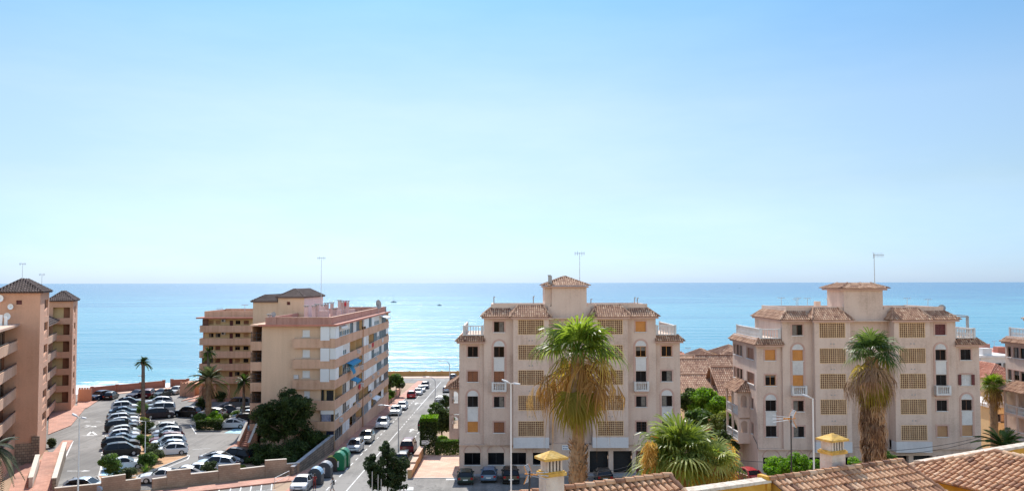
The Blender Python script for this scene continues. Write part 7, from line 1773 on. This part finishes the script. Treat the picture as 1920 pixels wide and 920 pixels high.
# ------------------------------------------------------------------ the yellow house below us
def Pz(px, py, z):
    d = ray(px, py); t = (z-CAMZ)/d.z; return Vector((d.x*t, d.y*t, z))
A2 = P(1442, 900, 30); B2 = Pz(1689, 865, A2.z); u = (B2-A2); u.z = 0; u.normalize(); v = Vector((u.y, -u.x, 0)); up = Vector((0, 0, 1))
A1 = P(1072, 915, 27); B1 = Pz(1254, 893, A1.z)
yh = empty('yellow_house', (A2+v*3)-Vector((0, 0, A2.z-gz(A2.x, A2.y))), 0, 'yellow house below the viewpoint with clay barrel-tiled roofs and two plastered chimneys', 'house')
def slope_roof(A, B, L, tan, back=2.5, ext0=0, ext1=0, name='roof', verge=True):
    a = A-u*ext0; b = B+u*ext1; W = (b-a).length; cs = 1/math.hypot(1, tan); s = (-v+up*tan).normalized(); sl = L/cs
    m = MB(); O = a+v*L-up*L*tan; tile_plane(m, O, u, s, [(0, 0), (W, 0), (W, sl), (0, sl)], .245, .40, 7, .098)
    s2 = (v+up*tan).normalized(); O2 = b-v*back-up*back*tan; tile_plane(m, O2, -u, s2, [(0, 0), (W, 0), (W, back/cs), (0, back/cs)], .245, .40, 5, .098)
    cap_line(m, a-u*.1, b+u*.1, .13, .38, 6, .05)
    if verge: cap_line(m, b+up*.02, b+v*L-up*(L*tan-.02), .10, .40, 6, .03)
    o = m.build(name, M_tile, yh)
    w = MB(); f = lambda p, k, dz: p+v*k+up*dz
    for e, sg in ((a, 1), (b, -1)):
        e2 = e+u*.12*sg; w.add([f(e2, 0, -.1), f(e2, L-.3, -(L-.3)*tan-.1), f(e2, L-.3, -9), f(e2, -back+.3, -9), f(e2, -back+.3, -(back-.3)*tan-.1)], [(0, 1, 2, 3, 4) if sg > 0 else (4, 3, 2, 1, 0)])
    a2, b2 = a+u*.12, b-u*.12
    w.add([f(a2, L-.3, -(L-.3)*tan-.1), f(b2, L-.3, -(L-.3)*tan-.1), f(b2, L-.3, -9), f(a2, L-.3, -9)], [(0, 1, 2, 3)]); w.add([f(a2, -back+.3, -(back-.3)*tan-.1), f(b2, -back+.3, -(back-.3)*tan-.1), f(b2, -back+.3, -9), f(a2, -back+.3, -9)], [(3, 2, 1, 0)])
    w.build('wall', M_yellow, yh)
    return o
rf1 = slope_roof(A1, B1, 6, .42, ext0=3.2); rf2 = slope_roof(A2+u*.05, B2, 8.5, .42)
# parapet between the two roofs
pm = MB(); c0 = Pz(1262, 920, A2.z); c0 = A2-u*((A2-c0).dot(u)); p0, p1 = c0-u*.3, A2+u*.02
pm.prism([(p0+v*.0)[:2], (p1+v*.0)[:2], (p1-v*.35)[:2], (p0-v*.35)[:2]], A2.z-6, A2.z-.02); pm.build('wall', M_yellow, yh)
pc = MB(); n = 11; L = (p1-p0).length
for i in range(n):
    q0 = p0+u*L*i/n; q1 = p0+u*L*(i+1.02)/n
    vs = []
    for q, k in ((q0, 1.05), (q1, .95)):
        for (dv_, dz) in ((.10, -.06), (.08, .035), (-.18, .085), (-.43, .035), (-.45, -.06)): vs.append(q+v*dv_*k+up*(dz*k))
    pc.add(vs, [(j, j+1, 6+j, 5+j) for j in range(4)]+[(0, 1, 2, 3, 4)])
pc.build('coping', rough_mat('weathered coping tile', (.50, .38, .27), (.68, .57, .45), 3, .9, 0, .5), yh)
pk = MB(); pk.prism([(A2-u*.16+v*.08)[:2], (A2+u*.02+v*.08)[:2], (A2+u*.02-v*.4)[:2], (A2-u*.16-v*.4)[:2]], A2.z-1.4, A2.z+.16); pk.build('gable_pier', M_yellow, yh)
# third roof, falling towards the left
A3 = P(1866, 848, 36); tn = .34; Le = 3.0; m = MB(); s3 = (u+up*tn).normalized(); cs = 1/math.hypot(1, tn)
lo0 = -Le; hi = 9.5        # extent along v
O = A3-u*Le-up*Le*tn
tile_plane(m, O+v*hi, -v, s3, [(0, 0), (hi+Le, 0), (hi, Le/cs), (0, Le/cs)], .245, .40, 7, .098)
s4 = (v+up*tn).normalized()
cap_line(m, A3, A3-u*Le-v*Le-up*Le*tn, .13, .38, 6, .04); cap_line(m, A3, A3+v*hi, .13, .38, 6, .05)
O4 = A3+u*Le-v*Le-up*Le*tn; tile_plane(m, O4, -u, s4, [(0, 0), (2*Le, 0), (Le, Le/cs)], .245, .40, 5, .098)
tile_plane(m, A3+u*4-up*4*tn, v, (-u+up*tn).normalized(), [(0, 0), (hi, 0), (hi, 4/cs), (0, 4/cs)], .245, .40, 5, .098)
m.build('roof', M_tile, yh)
w = MB(); e = A3-u*(Le-.35)-up*(Le*tn+.06); w.add([e-v*(Le-.35), e+v*hi, e+v*hi-up*8, e-v*(Le-.35)-up*8], [(0, 1, 2, 3)]); e2 = A3-v*(Le-.35)-up*(Le*tn+.06); w.add([e2-u*(Le-.35), e2+u*Le, e2+u*Le-up*8, e2-u*(Le-.35)-up*8], [(3, 2, 1, 0)]); w.build('wall', M_yellow, yh)
W0 = P(1730, 867, 38.2); W1 = Pz(1935, 832, W0.z); uu = (W1-W0).normalized(); vv = Vector((uu.y, -uu.x, 0)); w = MB()
w.prism([(W0)[:2], (W1+uu*3)[:2], (W1+uu*3-vv*.35)[:2], (W0-vv*.35)[:2]], W0.z-8, W0.z-.05); w.build('wall', M_yellow, yh)
w = MB(); Lw = (W1-W0).length+3; n = 16
for i in range(n):
    q0, q1 = W0+uu*Lw*i/n, W0+uu*Lw*(i+1.02)/n; vs = []
    for q, k in ((q0, 1.06), (q1, .94)):
        for (dv_, dz) in ((.1, -.08), (.08, .03), (-.18, .08), (-.43, .03), (-.45, -.08)): vs.append(q+vv*dv_*k+up*dz*k)
    w.add(vs, [(j, j+1, 6+j, 5+j) for j in range(4)]+[(0, 1, 2, 3, 4)])
w.build('coping', MATS['weathered coping tile'], yh)
def chimney(c, wu, wv, ztop, hcap, label):
    """c: foot centre; ztop: apex height"""
    M = Matrix.Identity(4)
    for i in range(3): M[i][0] = u[i]; M[i][1] = -v[i]; M[i][2] = up[i]; M[i][3] = c[i]
    H = ztop-c.z; a, b = wu/2, wv/2; zb_ = H-hcap
    m = MB(); m.M = M; t = .06
    m.prism([(-a, -b), (a, -b), (a, b), (-a, b)], -2, zb_-.5)
    o = m.build('chimney', M_plaster, yh)
    m = MB(); m.M = M; m.box(-a-.06, a+.06, -b-.06, b+.06, zb_-.5, zb_-.40); m.box(-a-.02, a+.02, -b-.02, b+.02, zb_-.40, zb_-.36); m.build('band', M_yellowcap, o)
    m = MB(); m.M = M; n = 4; z0, z1 = zb_-.36, zb_-.02; a2, b2 = a-.02, b-.02
    for i in range(n+1):
        x = -a2+.06+(2*a2-.12)*i/n
        for s in (-1, 1): m.box(x-.03, x+.03, s*b2-.05 if s > 0 else -b2, s*b2 if s > 0 else -b2+.05, z0, z1)
    for s in (-1, 1):
        m.box(*sorted((s*a2, s*(a2-.05))), -b2+.052, b2-.052, z0, z1)
    m.build('louvre_pillars', M_plaster, o)
    m = MB(); m.M = M; m.box(-a2+.12, a2-.12, -b2+.12, b2-.12, z0, z1); m.build('flue', M_dark, o)  # near-black box paints the darkness inside the louvres
    m = MB(); m.M = M; e = .1; zz = zb_-.02
    m.box(-a-e, a+e, -b-e, b+e, zz, zz+.07); m.add([(-a-e, -b-e, zz+.07), (a+e, -b-e, zz+.07), (a+e, b+e, zz+.07), (-a-e, b+e, zz+.07), (-.12*a, 0, zz+hcap), (.12*a, 0, zz+hcap)], [(0, 1, 5, 4), (1, 2, 5), (2, 3, 4, 5), (3, 0, 4)]); m.build('cap', M_yellowcap, o)
    return o
q = P(1034, 880, 26.2); chimney(Vector((q.x, q.y, A1.z-.3)), .62, .46, P(1034, 842, 26.2).z, .26, '')
q = P(1561, 850, 32.6); chimney(Vector((q.x, q.y, A2.z-.6)), .70, .60, P(1561, 810, 32.6).z, .27, '')
# roof aerials in front
def uhf(c, yaw, label, mast=None, s=1.):
    o = empty('antenna', c if mast is None else mast, 0, label, 'antenna')
    M = Matrix.Translation(c) @ Matrix.Rotation(yaw, 4, 'Z'); m = MB(); m.M = M
    for k in (-1, 1):               # two hinged grid wings
        for i in range(7):
            z = k*(.05+.06*i)*s; x = -.06*abs(i)*.45*s; m.tube([(x, -.27*s, z), (x, .27*s, z)], .008, 5)
        for y in (-.27, 0, .27): m.tube([(0, y*s, k*.03*s), (-.17*s, y*s, k*.42*s)], .010, 5)
    m.build('grid_reflector', M_steel, o)
    m = MB(); m.M = M
    for y in (-.27, .27):
        for k in (-1, 1): m.tube([(.0, y*s, k*.03*s), (-.17*s, y*s, k*.42*s)], .014, 5)
    m.beam((0, 0, -.03*s), (0, 0, .03*s), .5*s, .02)
    m.ellipsoid((.12*s, 0, 0), (.06*s, .05*s, .06*s), 8, 6); m.box(.1*s, .36*s, -.02*s, .02*s, -.02*s, .02*s); m.ellipsoid((.36*s, 0, 0), (.05*s, .04*s, .05*s), 8, 6); m.build('orange_clamps', plain('orange plastic', (.60, .24, .04), .5), o)
    m = MB(); m.M = M
    for z in (-.14, 0, .14): m.tube([(.05*s, 0, z*.4*s), (.95*s, 0, z*1.2*s)], .011, 5)
    for x in (.5, .65, .8, .93):
        m.tube([(x*s, -.09*s, 0), (x*s, .09*s, 0)], .007, 4)
    m.build('director_booms', M_steel, o)
    if mast is not None: m = MB(); m.tube([mast, c+Vector((0, 0, .1))], .025, 7); m.build('mast', M_iron, o)
    return o
c = P(993, 888, 25.2); uhf(c, R(-25), 'orange and grey grid aerial left of the near chimney', Vector((c.x-.05, c.y, A1.z-1.5)), .62)
c = P(1483, 784, 31.2); uhf(c, R(186), 'grid aerial on a dark mast left of the right chimney', Vector((c.x+.02, c.y+.1, A2.z-.3)), .72)
# wires
def wire(a, b, sag, label, rad=.012):
    m = MB(); m.tube([a.lerp(b, i/16)-Vector((0, 0, sag*4*(i/16)*(1-i/16))) for i in range(17)], rad, 5); tag(m.build('overhead_wire', M_iron if rad > .01 else M_steel), label, 'wire')
wire(P(1062, 885, 60), P(1200, 864, 88), .4, 'upper of the two pale wires running right from the rough palm trunk', .02)
wire(P(1062, 890, 60), P(1200, 869, 88), .5, 'lower of the two pale wires running right from the rough palm trunk', .021)
wire(P(1370, 861, 92), P(1500, 866, 92), .1, 'dark wire crossing above the red car in front of the garage door', .03)
wire(P(1655, 850, 88), P(1844, 820, 96), .5, 'dark wire rising to the right corner of the low-towered block', .025)
wire(P(1655, 845, 88), P(1844, 817, 96), .3, 'second dark wire just above the other at the low-towered block', .025)
# low wall and hedge between the two garages (far side of the lane)
# ------------------------------------------------------------------ boats
def boat(px, py, L, label, mast=0, wheel=False):
    d = ray(px, py); t = -CAMZ/d.z; q = Vector((d.x*t, d.y*t, 0)); o = empty('sailing_boat' if mast else 'motor_boat', q, 0, label, 'boat'); m = MB()
    st = [(-.5, .13, .12), (-.3, .16, .11), (.1, .16, .12), (.35, .1, .14), (.5, .01, .17)]; vs = []
    for x, w_, h in st: vs += [q+Vector((x*L, -w_*L, h*L*.8)), q+Vector((x*L, -w_*L*.5, -.03*L)), q+Vector((x*L, w_*L*.5, -.03*L)), q+Vector((x*L, w_*L, h*L*.8))]
    m.add(vs, [(4*i+j, 4*i+j+1, 4*i+5+j, 4*i+4+j) for i in range(4) for j in range(3)]+[(0, 3, 2, 1)]+[(4*i+3, 4*i, 4*i+4, 4*i+7) for i in range(4)]); m.build('hull', plain('dark blue hull', (.05, .09, .12), .5), o)
    m = MB(); m.prism([(q.x-.2*L, q.y-.09*L), (q.x+.12*L, q.y-.09*L), (q.x+.12*L, q.y+.09*L), (q.x-.2*L, q.y+.09*L)], .09*L, .22*L); m.build('cabin', plain('boat cabin', (.12, .16, .2), .5), o)
    if mast:
        m = MB(); m.tube([q+Vector((0, 0, 0)), q+Vector((0, 0, mast))], .14, 6); m.tube([q+Vector((0, 0, mast*.15)), q+Vector((L*.4, 0, mast*.15))], .12, 6); m.build('mast', M_grey, o)
    else:
        m = MB(); m.box(q.x-.05*L, q.x+.03*L, q.y-.03*L, q.y+.03*L, .22*L, .36*L); m.build('wheelhouse', plain('boat cabin', (.12, .16, .2), .5), o)
boat(738, 566.5, 10.5, 'sailing boat with bare mast on the sea above the far end of the avenue block', 15)
boat(824, 572.5, 8, 'small motor boat on the sea between the avenue block and the pyramid-towered block')
boat(402, 541.5, 7, 'tiny boat near the horizon above the left part of the ochre block')
boat(1386, 540, 9, 'tiny boat near the horizon between the two pink blocks')
